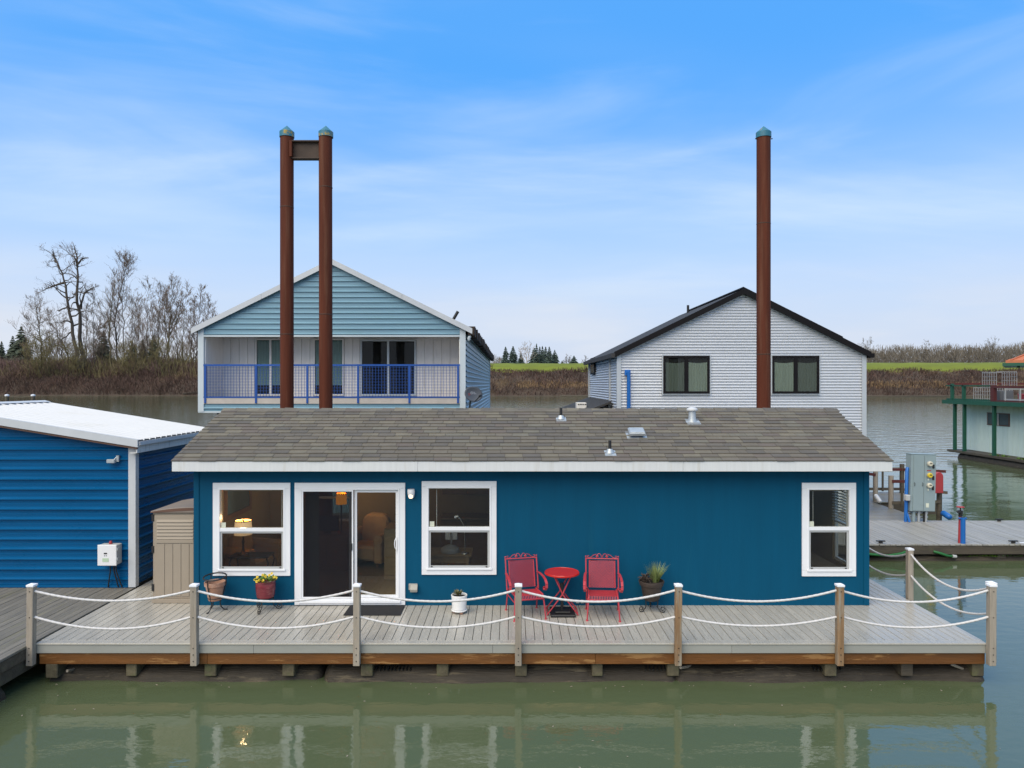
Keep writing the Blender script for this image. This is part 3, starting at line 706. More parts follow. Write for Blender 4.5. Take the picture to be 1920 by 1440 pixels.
far_wood("distant_wood", "distant bare wood beyond the left edge conifers", -140, 44, 50, lambda x: 652, 36, 40)

# ================================================================== FLOATING DECK
ZD = 0.64; YF = 10.98; YW = 12.86; XL, XR = -7.36, 7.345; HX0, HX1 = -5.75, 6.455; YB = 16.9
deck = thing("floating_deck", "grey board deck on log floats carrying the petrol blue house", "deck", (0, YF, ZD))
pitch = 0.1405; gap = 0.0085; bw = 0.13
rng = random.Random(3)
x = XL + bw + 0.008; first = {}
while x < XR - bw - 0.01:
    x1 = min(x + pitch - gap, XR - bw - 0.006)
    inside = HX0 + 0.02 < (x + x1) / 2 < HX1 - 0.02
    ye = YW + 0.03 if inside else YB
    key = (inside, round(x1 - x, 3))
    zoff = rng.uniform(-0.0012, 0.0012)
    if key not in first:
        m = MB(); m.box(x, x1, YF + bw + 0.006, ye, ZD - 0.026, ZD)
        first[key] = m.build("deck_board", 'deck', deck, bevel=0.003)
    else:
        piece(first[key], ((x + x1) / 2, (YF + bw + 0.006 + ye) / 2, ZD - 0.013 + zoff), deck)
    x += pitch
for (a, c) in ((XL, -2.42), (-2.415, 0.62), (0.625, 3.68), (3.685, XR)):
    m = MB(); m.box(a, c, YF - 0.012, YF + bw, ZD - 0.024, ZD + 0.002); m.build("border_board", 'deck', deck, bevel=0.004)
for (a, c) in ((XL - 0.012, XL + bw), (XR - bw, XR + 0.012)):
    m = MB(); m.box(a, c, YF + bw + 0.004, YB, ZD - 0.024, ZD + 0.002); m.build("border_board", 'deck', deck, bevel=0.004)
for (a, c) in ((XL, -4.0), (-3.997, -0.3), (-0.297, 3.4), (3.403, XR)):
    m = MB(); m.box(a, c, YF, YF + 0.025, ZD - 0.155, ZD - 0.0245); m.build("fascia_board", 'fascia_grey', deck, bevel=0.003)
for xx in (XL, XR - 0.025):
    m = MB(); m.box(xx, xx + 0.025, YF + 0.027, YB, ZD - 0.155, ZD - 0.0245); m.build("fascia_board", 'fascia_grey', deck)
for (a, c) in ((XL + 0.03, -4.73), (-4.726, 1.29), (1.294, 5.1), (5.104, XR - 0.01)):
    m = MB(); m.box(a, c, YF + 0.03, YF + 0.075, ZD - 0.335, ZD - 0.027); m.build("rim_beam", 'beam', deck, bevel=0.004)
for xx in (XL + 0.03, XR - 0.075):
    m = MB(); m.box(xx, xx + 0.045, YF + 0.077, YB - .1, ZD - 0.335, ZD - 0.027); m.build("rim_beam", 'beam', deck)
# subframe hides the daylight under the boards
for k in range(9):
    yy = YF + 0.62 + k * 0.64
    m = MB(); m.box(XL + 0.1, XR - 0.1, yy, yy + 0.045, ZD - 0.22, ZD - 0.028); m.build("floor_joist", 'darkwood', deck)
for i, xp in enumerate((103, 247, 395, 541, 688, 830, 977, 1120, 1262, 1557, 1700, 1833)):
    p = at(xp, 1255, YF + 0.12); w = 0.185 if i not in (1, 7) else 0.165
    m = MB(); m.box(p.x - w / 2, p.x + w / 2, YF + (0.10 if i != 0 else 0.03), YB - .2, 0.085, 0.305)
    m.build("cross_timber", 'joist' if i != 10 else 'darkwood', deck, bevel=0.012)
def float_log(x0, x1, y, zc, r, seed, parent, name="float_log", mat='log'):
    rg = random.Random(seed); n = 60; path = []; R = []
    for i in range(n + 1):
        t = i / n; path.append((x0 + (x1 - x0) * t, y + 0.03 * sin(7 * t + seed), zc + 0.02 * sin(11 * t + seed)))
        R.append(r * (1 + 0.05 * sin(17 * t + seed) + rg.uniform(-.03, .03)) * (0.75 if i in (0, n) else 1))
    m = MB(); m.tube(path, R, 16)
    # notches and splits
    for k, p in enumerate(m.v):
        q = Vector(p); nn = mnoise.noise(Vector((q.x * 1.3, q.y * 9, q.z * 9)))
        d = Vector((0, q.y - y, q.z - zc))
        if d.length > 1e-4: q += d.normalized() * nn * 0.045
        m.v[k] = tuple(q)
    m.build(name, mat, parent, smooth=50)
float_log(-7.3, -3.0, YF + 0.42, -0.14, 0.335, 1, deck); float_log(-2.95, 2.6, YF + 0.40, -0.13, 0.34, 2, deck); float_log(2.55, 7.42, YF + 0.40, -0.135, 0.325, 3, deck)
float_log(-7.2, 7.1, YF + 1.9, -0.05, 0.36, 4, deck); float_log(-7.2, 7.2, YF + 3.6, -0.05, 0.36, 5, deck); float_log(-7.2, 7.2, YF + 5.4, -0.05, 0.36, 6, deck)
for (p, q) in ((at(126, 1258, YF + .1), at(190, 1240, YF + .9)), (at(1276, 1252, YF + .1), at(1330, 1243, YF + .8)), (at(1785, 1246, YF + .1), at(1815, 1258, YF + .3))):
    m = MB(); m.tube([p, q], 0.022, 6); m.build("broken_stick", 'timber', deck)
# notch cuts chopped in the log tops
for x0_, n_ in ((-2.2, 11), (2.1, 6), (4.75, 8)):
    m = MB()
    for k in range(n_): m.bar((x0_ + k * 0.06, YF + 0.17, 0.155), (x0_ + k * 0.06 + .02, YF + 0.27, 0.185), 0.018, 0.03)
    m.build("notch_marks", 'black', deck)

# ------------------------------------------------------------------ rope fences
def rope_obj(p, q, sag, parent, name="rope", r=0.0185, rng_=None):
    p = Vector(p); q = Vector(q); n = 90; nv = 12; pts = [p.lerp(q, i / n) - Vector((0, 0, sag * 4 * (i / n) * (1 - i / n))) for i in range(n + 1)]
    vs_ = []; fs = []; L_ = (q - p).length; turns = L_ / 0.115
    for i, c in enumerate(pts):
        d = (pts[min(n, i + 1)] - pts[max(0, i - 1)]).normalized(); u = d.cross(Vector((0, 0, 1))).normalized(); w = d.cross(u)
        tw_ = 2 * pi * turns * i / n
        for k in range(nv):
            a = 2 * pi * k / nv; rr_ = r * (0.80 + 0.24 * abs(cos(1.5 * (a + tw_))))
            vs_.append(c + (u * cos(a) + w * sin(a)) * rr_)
    for i in range(n):
        for k in range(nv):
            a = i * nv + k; b_ = i * nv + (k + 1) % nv; fs.append((a, b_, b_ + nv, a + nv))
    m = MB(); m.add(vs_, fs); return m.build(name, 'rope', parent, smooth=40, recalc=False)
ZT = 1.572; Z1 = 1.463; Z2 = 1.065; PW = 0.1
def fence_post(parent, x, y, mat, first=[None], zb=0.325, lean=0.0):
    m = MB(); m.box(x - PW / 2, x + PW / 2, y - PW / 2, y + PW / 2, zb, ZT - 0.02)
    po = m.build("post", mat, parent, bevel=0.006)
    po.rotation_euler = (0, lean, 0)
    c = MB(); h = PW / 2 + 0.008
    c.box(x - h, x + h, y - h, y + h, ZT - 0.035, ZT - 0.004)
    c.add([(x - h, y - h, ZT - .004), (x + h, y - h, ZT - .004), (x + h, y + h, ZT - .004), (x - h, y + h, ZT - .004), (x, y, ZT + .016)], [(0, 1, 4), (1, 2, 4), (2, 3, 4), (3, 0, 4)])
    c.build("cap", 'cap', po, bevel=0.004)
    for zz_ in (Z1 + 0.005, Z2 + .005, 0.60, 0.50, 0.40):
        b_ = MB(); b_.tube([(x, y - PW / 2 - 0.006, zz_), (x, y - PW / 2 + 0.02, zz_)], 0.0085, 7); b_.build("bolt", 'black', po)
    return po
front = thing("rope_fence", "white double rope fence on square posts along the front edge of the deck", "fence", (0, YF - .06, ZD))
fx = [-7.395, -4.885, -2.385, 0.098, 2.556, 5.04, 7.375]; fy = YF - 0.056
mats = ['timber', 'timber', 'timber', 'timber', 'timber_orange', 'timber_orange', 'timber']
for i, xx in enumerate(fx): fence_post(front, xx, fy, mats[i], lean=(0.012, -0.004, 0.003, 0.002, 0.006, 0.004, 0.006)[i])
sg = [(0.155, 0.185), (0.165, 0.175), (0.165, 0.165), (0.17, 0.15), (0.165, 0.14), (0.175, 0.165)]
for i in range(6):
    rope_obj((fx[i] + PW / 2, fy, Z1), (fx[i + 1] - PW / 2, fy, Z1 + .01), sg[i][0], front)
    rope_obj((fx[i] + PW / 2, fy, Z2), (fx[i + 1] - PW / 2, fy, Z2), sg[i][1], front)
for xx in fx[1:-1]:
    for z_ in (Z1, Z2):
        pass
side = thing("rope_fence", "white double rope fence running back along the deck's open right side", "fence", (7.46, YF + 2, ZD))
sy = [YF + 0.06, 13.31, 15.72]
for y_ in sy: fence_post(side, 7.455, y_, 'timber')
for a, c in zip(sy, sy[1:]):
    rope_obj((7.455, a + PW / 2, Z1), (7.455, c - PW / 2, Z1), 0.26, side); rope_obj((7.455, a + PW / 2, Z2), (7.455, c - PW / 2, Z2), 0.22, side)

# ================================================================== PETROL BLUE HOUSE
house = thing("floating_house", "single storey petrol blue floating house with brown shingle roof and white trim", "house", (0.35, YW, ZD))
ZW0, ZW1 = ZD + 0.0, 3.28; YBK = 16.64; T = 0.11
def wz(y): return CAMZ - (y - 720) / 103.5
def wx(x): return (x - 960) / 103.5
W1 = (wx(400), wx(545), wz(1079), wz(905)); W2 = (wx(791), wx(931), wz(1077), wz(902)); W3 = (wx(1503), wx(1604), wz(1080), wz(905))
DR = (wx(553), wx(760), wz(1133), wz(905))
inner = lambda w, a=0.09, bt=None: (w[0] + a, w[1] - a, w[2] + (a if bt is None else bt), w[3] - a)
RS = (13.2, 14.05, 1.2, 2.72)                      # window in the right-hand wall (y0,y1,z0,z1)
BK = (-4.75, -3.75, 1.45, 2.55)                     # window in the back wall
m = MB(); wall_holes(m, (0, YW, 0), (1, 0, 0), (0, -1, 0), HX0, HX1, ZW0, ZW1, [inner(W1), inner(W2), inner(W3), inner(DR, 0.09, 0.06)], T)
m.build("wall", ['blue', 'interior'], house, recalc=False)
m = MB(); wall_holes(m, (HX1, 0, 0), (0, 1, 0), (1, 0, 0), YW + .001, YBK, ZW0, ZW1, [RS], T); m.build("wall", ['blue', 'interior'], house, recalc=False)
m = MB(); wall_holes(m, (HX0, 0, 0), (0, 1, 0), (-1, 0, 0), YW + .001, YBK, ZW0, ZW1, [], T); m.build("wall", ['blue', 'interior'], house, recalc=False)
m = MB(); wall_holes(m, (0, YBK, 0), (1, 0, 0), (0, 1, 0), HX0, HX1, ZW0, ZW1, [BK], T); m.build("wall", ['blue', 'interior'], house, recalc=False)
for xx in (HX0, HX1 - 0.085):
    m = MB(); m.box(xx - (0.012 if xx < 0 else 0), xx + 0.085 + (0.012 if xx > 0 else 0), YW - 0.016, YW + 0.05, ZW0 + .003, ZW1 - .15); m.build("corner_board", 'blue', house, bevel=0.003)
m = MB(); m.box(HX0 + .1, HX1 - .1, YW - 0.014, YW + .02, ZW1 - 0.2, ZW1 - 0.02); m.build("frieze_board", 'blue', house)
m = MB(); m.box(HX0 + T, HX1 - T, YW + T, YBK - T, ZD + 0.02, ZD + 0.09); m.build("floor", 'carpet', house)
m = MB(); m.box(HX0 + T, HX1 - T, YW + T, YBK - T, ZW1 - .12, ZW1 - .08); m.build("ceiling", 'interior', house)
for (xa, ya, yb_) in ((3.2, 13.0, 16.5),):
    m = MB(); m.box(xa, xa + .1, ya, yb_, ZD + .09, ZW1 - .12); m.build("partition", 'interior', house)
# gables
RZ = 4.13; RY = 14.75; EY0 = 12.52; EY1 = 2 * RY - EY0; EZ = 3.30; RX0, RX1 = -5.99, 6.70
for xx in (HX0, HX1 - .05):
    m = MB(); m.prism([(xx, YW + .02, ZW1), (xx, YBK - .02, ZW1), (xx, RY, RZ - .12)], (0.05, 0, 0)); m.build("gable", 'blue', house)
# roof: decking, fascia, shingles
roof = MB()
sl = (RZ - EZ) / (RY - EY0)
for (ya, yb_) in ((EY0, RY), (EY1, RY)):
    roof.prism([(RX0, ya, EZ - .01), (RX0, yb_, RZ - .01), (RX0, yb_, RZ - .05), (RX0, ya, EZ - .05)], (RX1 - RX0, 0, 0))
roof = roof.build("roof", 'roofbase', house)
m = MB()
for a, c in ((RX0 + .004, RX0 + 4.33), (RX0 + 4.333, RX0 + 9.0), (RX0 + 9.003, RX1 - .004)):
    m.box(a, c, EY0 - 0.028, EY0, EZ - 0.19, EZ - 0.012)
m.build("fascia", 'whitegutter', roof, bevel=0.003)
m = MB(); m.box(RX0 + .02, RX1 - .02, EY0 + .002, YW - .018, EZ - .165, EZ - .15); m.build("soffit", 'white', roof)
for xx in (RX0 + .005, RX1 - .03):
    m = MB(); m.prism([(xx, EY0 + .003, EZ - .19), (xx, RY, RZ - .19), (xx, EY1, EZ - .19), (xx, EY1, EZ - .052), (xx, RY, RZ - .052), (xx, EY0 + .003, EZ - .052)], (0.025, 0, 0)); m.build("rake_board", 'whitegutter', roof)
SL = sqrt((RY - EY0) ** 2 + (RZ - EZ) ** 2); NC = 16; expo = SL / NC; ang = math.atan2(RZ - EZ, RY - EY0)
sd_ = Vector((0, cos(ang), sin(ang))); sn_ = Vector((0, -sin(ang), cos(ang)))
TW = 0.318
def tab_geom(mb, x0, x1, c, jit, lift):
    a = Vector((0, EY0 - 0.035, EZ - 0.035 * sl)) + sd_ * (c * expo - jit)
    e = a + sd_ * (expo * 1.25 + jit)
    t0 = 0.019 + lift; t1 = 0.003
    lo = a + sn_ * 0.002; hi = a + sn_ * t0; eh = e + sn_ * t1; el = e
    vs_ = []
    for x in (x0, x1):
        for q in (lo, hi, eh, el): vs_.append((x, q.y, q.z))
    mb.add(vs_, [(0, 1, 5, 4), (1, 2, 6, 5), (0, 3, 2, 1), (4, 5, 6, 7)])
rng = random.Random(17); proto = None; stuff = MB(); count = 0
stdw = TW - 0.006
for c in range(NC):
    xx = RX0 - rng.uniform(0, TW); 
    while xx < RX1:
        a = max(RX0 - .01, xx + .003); e = min(RX1 + .01, xx + TW - .003); xx += TW
        if e - a < .04: continue
        jit = rng.choice((0, 0, 0, 0.004, .008)); lift = rng.uniform(0, .004)
        if count < 300 and c < 8:
            if proto is None:
                t_ = MB(); tab_geom(t_, a, a + stdw, c, 0, .002); proto = t_.build("shingle", 'shingle', roof)
                PC = WL[proto].copy(); base_a = a; proto.scale.x = (e - a) / stdw; proto.location.x += ((e - a) - stdw) / 2
            else:
                loc = PC + sd_ * (c * expo - jit) + sn_ * lift; loc.x = (a + e) / 2
                piece(proto, loc, roof, scale=((e - a) / stdw, 1, 1))
            count += 1
        else: tab_geom(stuff, a, e, c, jit, lift)
for c in range(NC):
    pass
stuff.build("shingle_courses", 'shingle_stuff', roof, kind='stuff')
m = MB()
for (ya,) in ((EY1,),): m.prism([(RX0, ya + .03, EZ - .012), (RX0, RY, RZ + .004), (RX0, RY, RZ - .006), (RX0, ya + .03, EZ - .022)], (RX1 - RX0, 0, 0))
m.build("rear_shingles", 'shingle_stuff', roof)
# ridge caps
rp = None; k = 0; xx = RX0
while xx < RX1 - .05:
    w_ = 0.27
    if rp is None:
        m = MB(); h = .14
        m.add([(xx, RY - h, RZ - h * sl + .016), (xx, RY, RZ + .024), (xx, RY + h, RZ - h * sl + .016), (xx + w_, RY - h, RZ - h * sl + .006), (xx + w_, RY, RZ + .014), (xx + w_, RY + h, RZ - h * sl + .006),
               (xx, RY - h, RZ - h * sl - .0), (xx + w_, RY - h, RZ - h * sl - .004)], [(0, 3, 4, 1), (1, 4, 5, 2), (0, 6, 7, 3), (0, 1, 6), (1, 2, 6)])
        rp = m.build("ridge_shingle", 'shingle', roof); RC = WL[rp].copy()
    else: piece(rp, RC + Vector((xx - RX0, 0, rng.uniform(-.006, .008) + (0.012 * sin((xx - RX0) * 1.3) if 1 < xx < 4 else 0))), roof, rot=(rng.uniform(-.02, .03), rng.uniform(-.01, .01), 0))
    xx += 0.2545; k += 1

# windows and door
def trims(parent, w, y, tw_=0.1, sill=True):
    x0, x1, z0, z1 = w; d = 0.028
    for (a, c, e, g) in ((x0, x1, z1 - tw_, z1), (x0, x1, z0, z0 + tw_), (x0, x0 + tw_, z0 + tw_ + .002, z1 - tw_ - .002), (x1 - tw_, x1, z0 + tw_ + .002, z1 - tw_ - .002)):
        m = MB(); m.box(a, c, y - d, y + .02, e, g); m.build("trim_board", 'white', parent, bevel=0.003)
def frame_mb(m, x0, x1, z0, z1, t, y0, y1):
    m.box(x0, x1, y0, y1, z1 - t, z1); m.box(x0, x1, y0, y1, z0, z0 + t); m.box(x0, x0 + t, y0 + .001, y1 - .001, z0 + t, z1 - t); m.box(x1 - t, x1, y0 + .001, y1 - .001, z0 + t, z1 - t)
def hung_window(w, zmid, extras):
    x0, x1, z0, z1 = inner(w, 0.096)
    m = MB(); frame_mb(m, x0 - .002, x1 + .002, z0 - .002, z1 + .002, 0.032, YW - 0.036, YW + .09)
    m.box(x0 - .012, x1 + .012, YW - .05, YW - .034, z0 - .006, z0 + .03)
    wd = m.build("window", 'vinyl', house, bevel=0.003)
    trims(wd, w, YW)
    m = MB(); m.box(x0 + .03, x1 - .03, YW - .030, YW + .06, zmid - .032, zmid + .032); m.build("meeting_rail", 'vinyl', wd, bevel=0.004)
    m = MB(); frame_mb(m, x0 + .032, x1 - .032, z0 + .032, zmid - .032, .034, YW - .012, YW + .012); m.build("screen_frame", 'greyplastic', wd, bevel=0.002)
    m = MB(); m.box(x0 + .06, x1 - .06, YW - .002, YW + .001, z0 + .06, zmid - .034); m.build("lower_screen", 'halfscreen', wd)
    m = MB(); m.box(x0 + .03, x1 - .03, YW + .012, YW + .018, zmid, z1 - .03); m.build("upper_pane", 'glass', wd)
    m = MB(); m.box(x0 + .03, x1 - .03, YW + .032, YW + .038, z0 + .03, zmid); m.build("lower_pane", 'glass', wd)
    m = MB(); m.box(x0 + .045, x0 + .128, YW + .004, YW + .007, zmid + .036, zmid + .128); m.build("sticker", 'label', wd)
    for xx_ in (x0 + .085, x1 - .085):
        m = MB(); m.box(xx_ - .015, xx_ + .015, YW - .02, YW - .011, z0 + .04, z0 + .056); m.build("latch", 'black', wd)
    m = MB(); m.box(x0 + .04, x1 - .04, YW + .12, YW + .16, z1 - .07, z1 - .045); m.build("blind_rail", 'interior', wd)
    m = MB(); m.tube([(x1 - .1 if extras else x0 + .16, YW + .12, z1 - .07), (x1 - .1 if extras else x0 + .16, YW + .12, zmid + .02)], .005, 5); m.build("blind_cord", 'whiteplastic', wd)
    return wd
hung_window(W1, wz(993), True); hung_window(W2, wz(991), False); hung_window(W3, wz(991), False)
# sliding door
x0, x1, z0, z1 = DR[0] + .1, DR[1] - .1, DR[2] + .09, DR[3] - .1
m = MB(); frame_mb(m, x0, x1, z0 - .01, z1, .028, YW - .034, YW + .1)
m.box(x0 - .02, x1 + .02, YW - .06, YW + .1, z0 - .055, z0 - .012)
door = m.build("sliding_door", 'vinyl', house, bevel=.003)
trims(door, (DR[0], DR[1], ZD + .015, DR[3]), YW)
xm = wx(660)
m = MB(); frame_mb(m, x0 + .03, xm + .03, z0 + .022, z1 - .03, .028, YW - .03, YW - .012); m.build("screen_door_frame", 'vinyl', door, bevel=.003)
m = MB(); m.box(x0 + .058, xm + .002, YW - .022, YW - .020, z0 + .05, z1 - .058); m.build("insect_screen", 'screen', door)
m = MB(); m.box(xm - .05, xm + .0, YW - .018, YW - .008, z0 + .05, z1 - .058); m.build("screen_stile", 'greyplastic', door)
m = MB(); m.box(xm - .035, xm + .015, YW - .045, YW - .029, wz(1031), wz(1018)); m.build("latch", 'black', door, bevel=.003)
m = MB(); frame_mb(m, xm + .035, x1 - .028, z0 + .025, z1 - .03, .05, YW + .02, YW + .05); m.build("door_panel", 'vinyl', door, bevel=.003)
m = MB(); m.box(xm + .08, x1 - .07, YW + .03, YW + .036, z0 + .07, z1 - .075); m.build("right_pane", 'glass', door)
m = MB(); m.box(x0 + .03, xm + .03, YW + .06, YW + .066, z0 + .03, z1 - .03); m.build("left_pane", 'glass', door)
m = MB(); m.bar((x1 - .052, YW - .02, wz(1030)), (x1 - .052, YW - .02, wz(1008)), .03, .022); m.tube([(x1 - .068, YW - .01, wz(1030)), (x1 - .085, YW - .035, wz(1025)), (x1 - .09, YW - .04, wz(1019)), (x1 - .085, YW - .035, wz(1013)), (x1 - .068, YW - .01, wz(1008))], .008, 6)
m.build("handle", 'whiteplastic', door, smooth=40)
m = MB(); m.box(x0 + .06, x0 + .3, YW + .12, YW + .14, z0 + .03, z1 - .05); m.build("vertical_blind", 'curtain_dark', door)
# side and back windows seen from inside
def side_win(axis, c, q, blinds):
    a0, a1, z0_, z1_ = q; m = MB()
    def bx(u0, u1, v0, v1, t0, t1):
        if axis == 'x': m.box(c + t0, c + t1, u0, u1, v0, v1)
        else: m.box(u0, u1, c + t0, c + t1, v0, v1)
    bx(a0, a1, z1_ - .05, z1_, -.03, .03); bx(a0, a1, z0_, z0_ + .05, -.03, .03); bx(a0, a0 + .05, z0_ + .05, z1_ - .05, -.029, .029); bx(a1 - .05, a1, z0_ + .05, z1_ - .05, -.029, .029); bx(a0 + .05, a1 - .05, (z0_ + z1_) / 2 - .025, (z0_ + z1_) / 2 + .025, -.028, .028)
    wd = m.build("window", 'vinyl', house)
    m = MB(); bx(a0 + .05, a1 - .05, z0_ + .05, z1_ - .05, -.004, .004); m.build("pane", 'glass', wd)
    if blinds:
        k = 0; z = z1_ - .06
        while z > z0_ + (z1_ - z0_) * blinds:
            m = MB(); s_ = -1 if c > 0 else 1
            if axis == 'x': bx(a0 + .03, a1 - .03, z - .022, z - .004, -.085, -.06)
            else: bx(a0 + .03, a1 - .03, z - .022, z - .004, -.085, -.06)
            m.build("blind_slat", 'vinyl', wd); z -= .055
    return wd
side_win('x', HX1 - .05, RS, .5); side_win('y', YBK - .05, BK, .0)

# small fittings on the wall
light = MB(); p = at(771, 927, YW - .06)
light.box(p.x - .055, p.x + .055, YW - .03, YW, p.z - .02, p.z + .09)
light = light.build("wall_light", 'whiteplastic', house, bevel=.01)
m = MB(); m.lathe([(.062, .095), (.068, .05), (.062, 0.01), (.05, -.05), (.048, -.055)], (p.x, YW - .075, p.z), 14); m.lathe([(.0, .098), (.063, .095)], (p.x, YW - .075, p.z), 14); m.build("light_housing", 'whiteplastic', light, smooth=40)
m = MB(); m.lathe([(0, .02), (.035, .01), (.042, -.02), (.03, -.062), (0, -.068)], (p.x, YW - .1, p.z), 12); m.build("light_bulb", 'sconceglow', light, smooth=60)
p = at(775, 1101, YW - .03)
m = MB(); m.box(p.x - .085, p.x + .075, YW - .03, YW - .002, p.z - .055, p.z + .06); m.prism([(p.x - .05, YW - .03, p.z + .05), (p.x - .05, YW - .12, p.z - .02), (p.x - .05, YW - .1, p.z - .075), (p.x - .05, YW - .03, p.z - .05)], (.13, 0, 0)); m.build("vent_hood", 'taupeplastic', house, bevel=.006)
for xp in (1083, 1092):
    p = at(xp, 1128, YW - .02); m = MB(); m.box(p.x - .03, p.x + .03, YW - .03, YW - .002, p.z - .03, p.z + .03); m.build("outlet_cover", 'greyplastic', house, bevel=.008)

# roof fittings
def on_roof(xp, yp):
    """point of the front roof slope seen at that pixel"""
    dirv = Vector(((xp - 960) / F, 1, -(yp - 720) / F)); o = Vector((0, 0, CAMZ)); n = sn_; q = Vector((0, EY0, EZ))
    return o + dirv * ((q - o).dot(n) / dirv.dot(n))
def flash(m, p, w, d):
    q = [p - sd_ * d / 2 - Vector((w / 2, 0, 0)), p - sd_ * d / 2 + Vector((w / 2, 0, 0)), p + sd_ * d / 2 + Vector((w / 2, 0, 0)), p + sd_ * d / 2 - Vector((w / 2, 0, 0))]
    m.prism([v + sn_ * .012 for v in q], sn_ * .006)
for xp, yp, lb in ((1052, 787, None), (1144, 851, None)):
    p = on_roof(xp, yp); m = MB(); flash(m, p, .2, .22); m.lathe([(.085, -.02), (.06, .035), (.045, .06)], (p.x, p.y + .03, p.z + .03), 12)
    pv = m.build("plumbing_vent", 'galv', roof, smooth=40)
    m = MB(); m.tube([(p.x, p.y + .03, p.z), (p.x, p.y + .03, p.z + .24)], .028, 10); m.build("vent_pipe", 'black', pv, smooth=40)
p = on_roof(1299, 792); m = MB(); flash(m, p, .27, .26); m.lathe([(.1, -.03), (.075, .05), (.07, .2)], (p.x, p.y + .05, p.z + .03), 16)
pv = m.build("round_roof_vent", 'galv', roof, smooth=40)
m = MB(); m.lathe([(.0, .075), (.05, .07), (.1, .045), (.112, .02), (.105, .0), (.06, -.01)], (p.x, p.y + .05, p.z + .23), 18); m.build("vent_cap", 'whitemetal', pv, smooth=50)
p = on_roof(1193, 818); m = MB(); flash(m, p, .38, .34)
pv = m.build("box_roof_vent", 'galv', roof)
m = MB(); c_ = p + sn_ * .09
for s_, h0, h1 in ((.15, -.03, .03), (.135, .03, .045)):
    q = [c_ + Vector((a * s_, 0, 0)) + sd_ * (bb * s_ * .85) for a, bb in ((-1, -1), (1, -1), (1, 1), (-1, 1))]
    m.prism([v + sn_ * h0 for v in q], sn_ * (h1 - h0))
m.build("vent_hood", 'galv', pv, bevel=.012)
m = MB()
for a in (-1, 1): m.box(p.x + a * .1 - .02, p.x + a * .1 + .02, p.y - .1, p.y + .08, p.z + .02, p.z + .08)
m.build("vent_throat", 'black', pv)

# bits floating on the still water in front of the deck
m = MB(); rg = random.Random(77)
for _ in range(70):
    x_, y_ = rg.uniform(-7.5, 9), rg.uniform(7.2, 10.7)
    if rg.random() < .4: y_ = rg.uniform(10.7, 11.02)
    a = rg.uniform(0, 6.28); l_ = rg.uniform(.008, .028)
    m.add([(x_ + l_ * cos(a), y_ + l_ * sin(a), .004), (x_ - l_ * .4 * sin(a), y_ + l_ * .4 * cos(a), .006), (x_ - l_ * cos(a), y_ - l_ * sin(a), .004), (x_ + l_ * .4 * sin(a), y_ - l_ * .4 * cos(a), .006)], [(0, 1, 2, 3)])
o = m.build("floating_bits", 'timber', recalc=False); o['kind'] = 'stuff'; tag(o, "tiny pale leaves and bits floating on the green water before the deck", "debris")
# ================================================================== STEEL PILES
def pile(x, y, r, ztop, label, group=None, name="mooring_pile"):
    root = thing(name, label, "pile", (x, y, -1), group)
    m = MB(); m.tube([(x, y, -1.5), (x, y, 4), (x, y, ztop - .25)], r, 24); m.build("pile_shaft", 'rust', root, smooth=40)
    m = MB(); m.lathe([(r + .003, -.30), (r + .016, -.30), (r + .016, -.165), (r * .55, -.085), (.0, .0)], (x, y, ztop), 24); m.build("pile_cap", 'tealcap', root, smooth=30)
    m = MB()
    for a in (3.3, 0.2): m.tube([(x + (r + .01) * cos(a), y - .02, ztop - .33), (x + (r + .05) * cos(a), y - .03, ztop - .33)], .014, 6)
    m.build("cap_bolt", 'rustdark', root)
    for z_ in (5.4, 8.7): m = MB(); m.lathe([(r - .002, -.012), (r + .005, -.006), (r + .005, .006), (r - .002, .012)], (x, y, z_), 24); m.build("weld_seam", 'rustdark', root, smooth=40)
    return root
PY = 17.9; ps = F / PY
twin = thing("twin_mooring_piles", "pair of rusty steel piles joined by a beam, with teal pointed caps", "pile", (-5.2, PY, -1))
for xp in (538, 611.0):
    x = (xp - 960) / ps; r = .166; zt = CAMZ + (720 - 235.5) / ps
    m = MB(); m.tube([(x - (.01 if xp > 600 else 0.0), PY, zt - .25), (x, PY, 4), (x, PY, -1.5)], r, 24); m.build("pile_shaft", 'rust', twin, smooth=40)
    m = MB(); m.lathe([(r + .003, -.30), (r + .016, -.30), (r + .016, -.165), (r * .55, -.085), (.0, .0)], (x, PY, zt), 24); m.build("pile_cap", 'tealcap', twin, smooth=30)
xa = (538 - 960) / ps + .13; xb = (610 - 960) / ps - .13; zu = CAMZ + (720 - 265) / ps; zl = CAMZ + (720 - 299) / ps
m = MB(); m.box(xa, xb, PY - .1, PY + .1, zu - .03, zu); m.box(xa, xb, PY - .1, PY + .1, zl, zl + .03); m.box(xa, xb, PY - .012, PY + .012, zl + .03, zu - .03)
m.build("cross_beam", 'rustdark', twin)
m = MB(); m.box(xa - .02, xa + .04, PY - .17, PY - .06, zl + .03, zu - .03); m.build("weld_plate", 'rust', twin)
for xp in (538, 611.0):
    for z_ in (5.9, 9.1):
        m = MB(); m.lathe([(.164, -.012), (.171, -.006), (.171, .006), (.164, .012)], ((xp - 960) / ps - (.004 if xp > 600 else 0), PY, z_ + (.5 if xp > 600 else 0)), 24); m.build("weld_seam", 'rustdark', twin, smooth=40)
pile((1433 - 960) / ps, PY + .05, .172, CAMZ + (720 - 235) / ps, "lone rusty steel pile with a teal cap in front of the zinc house")

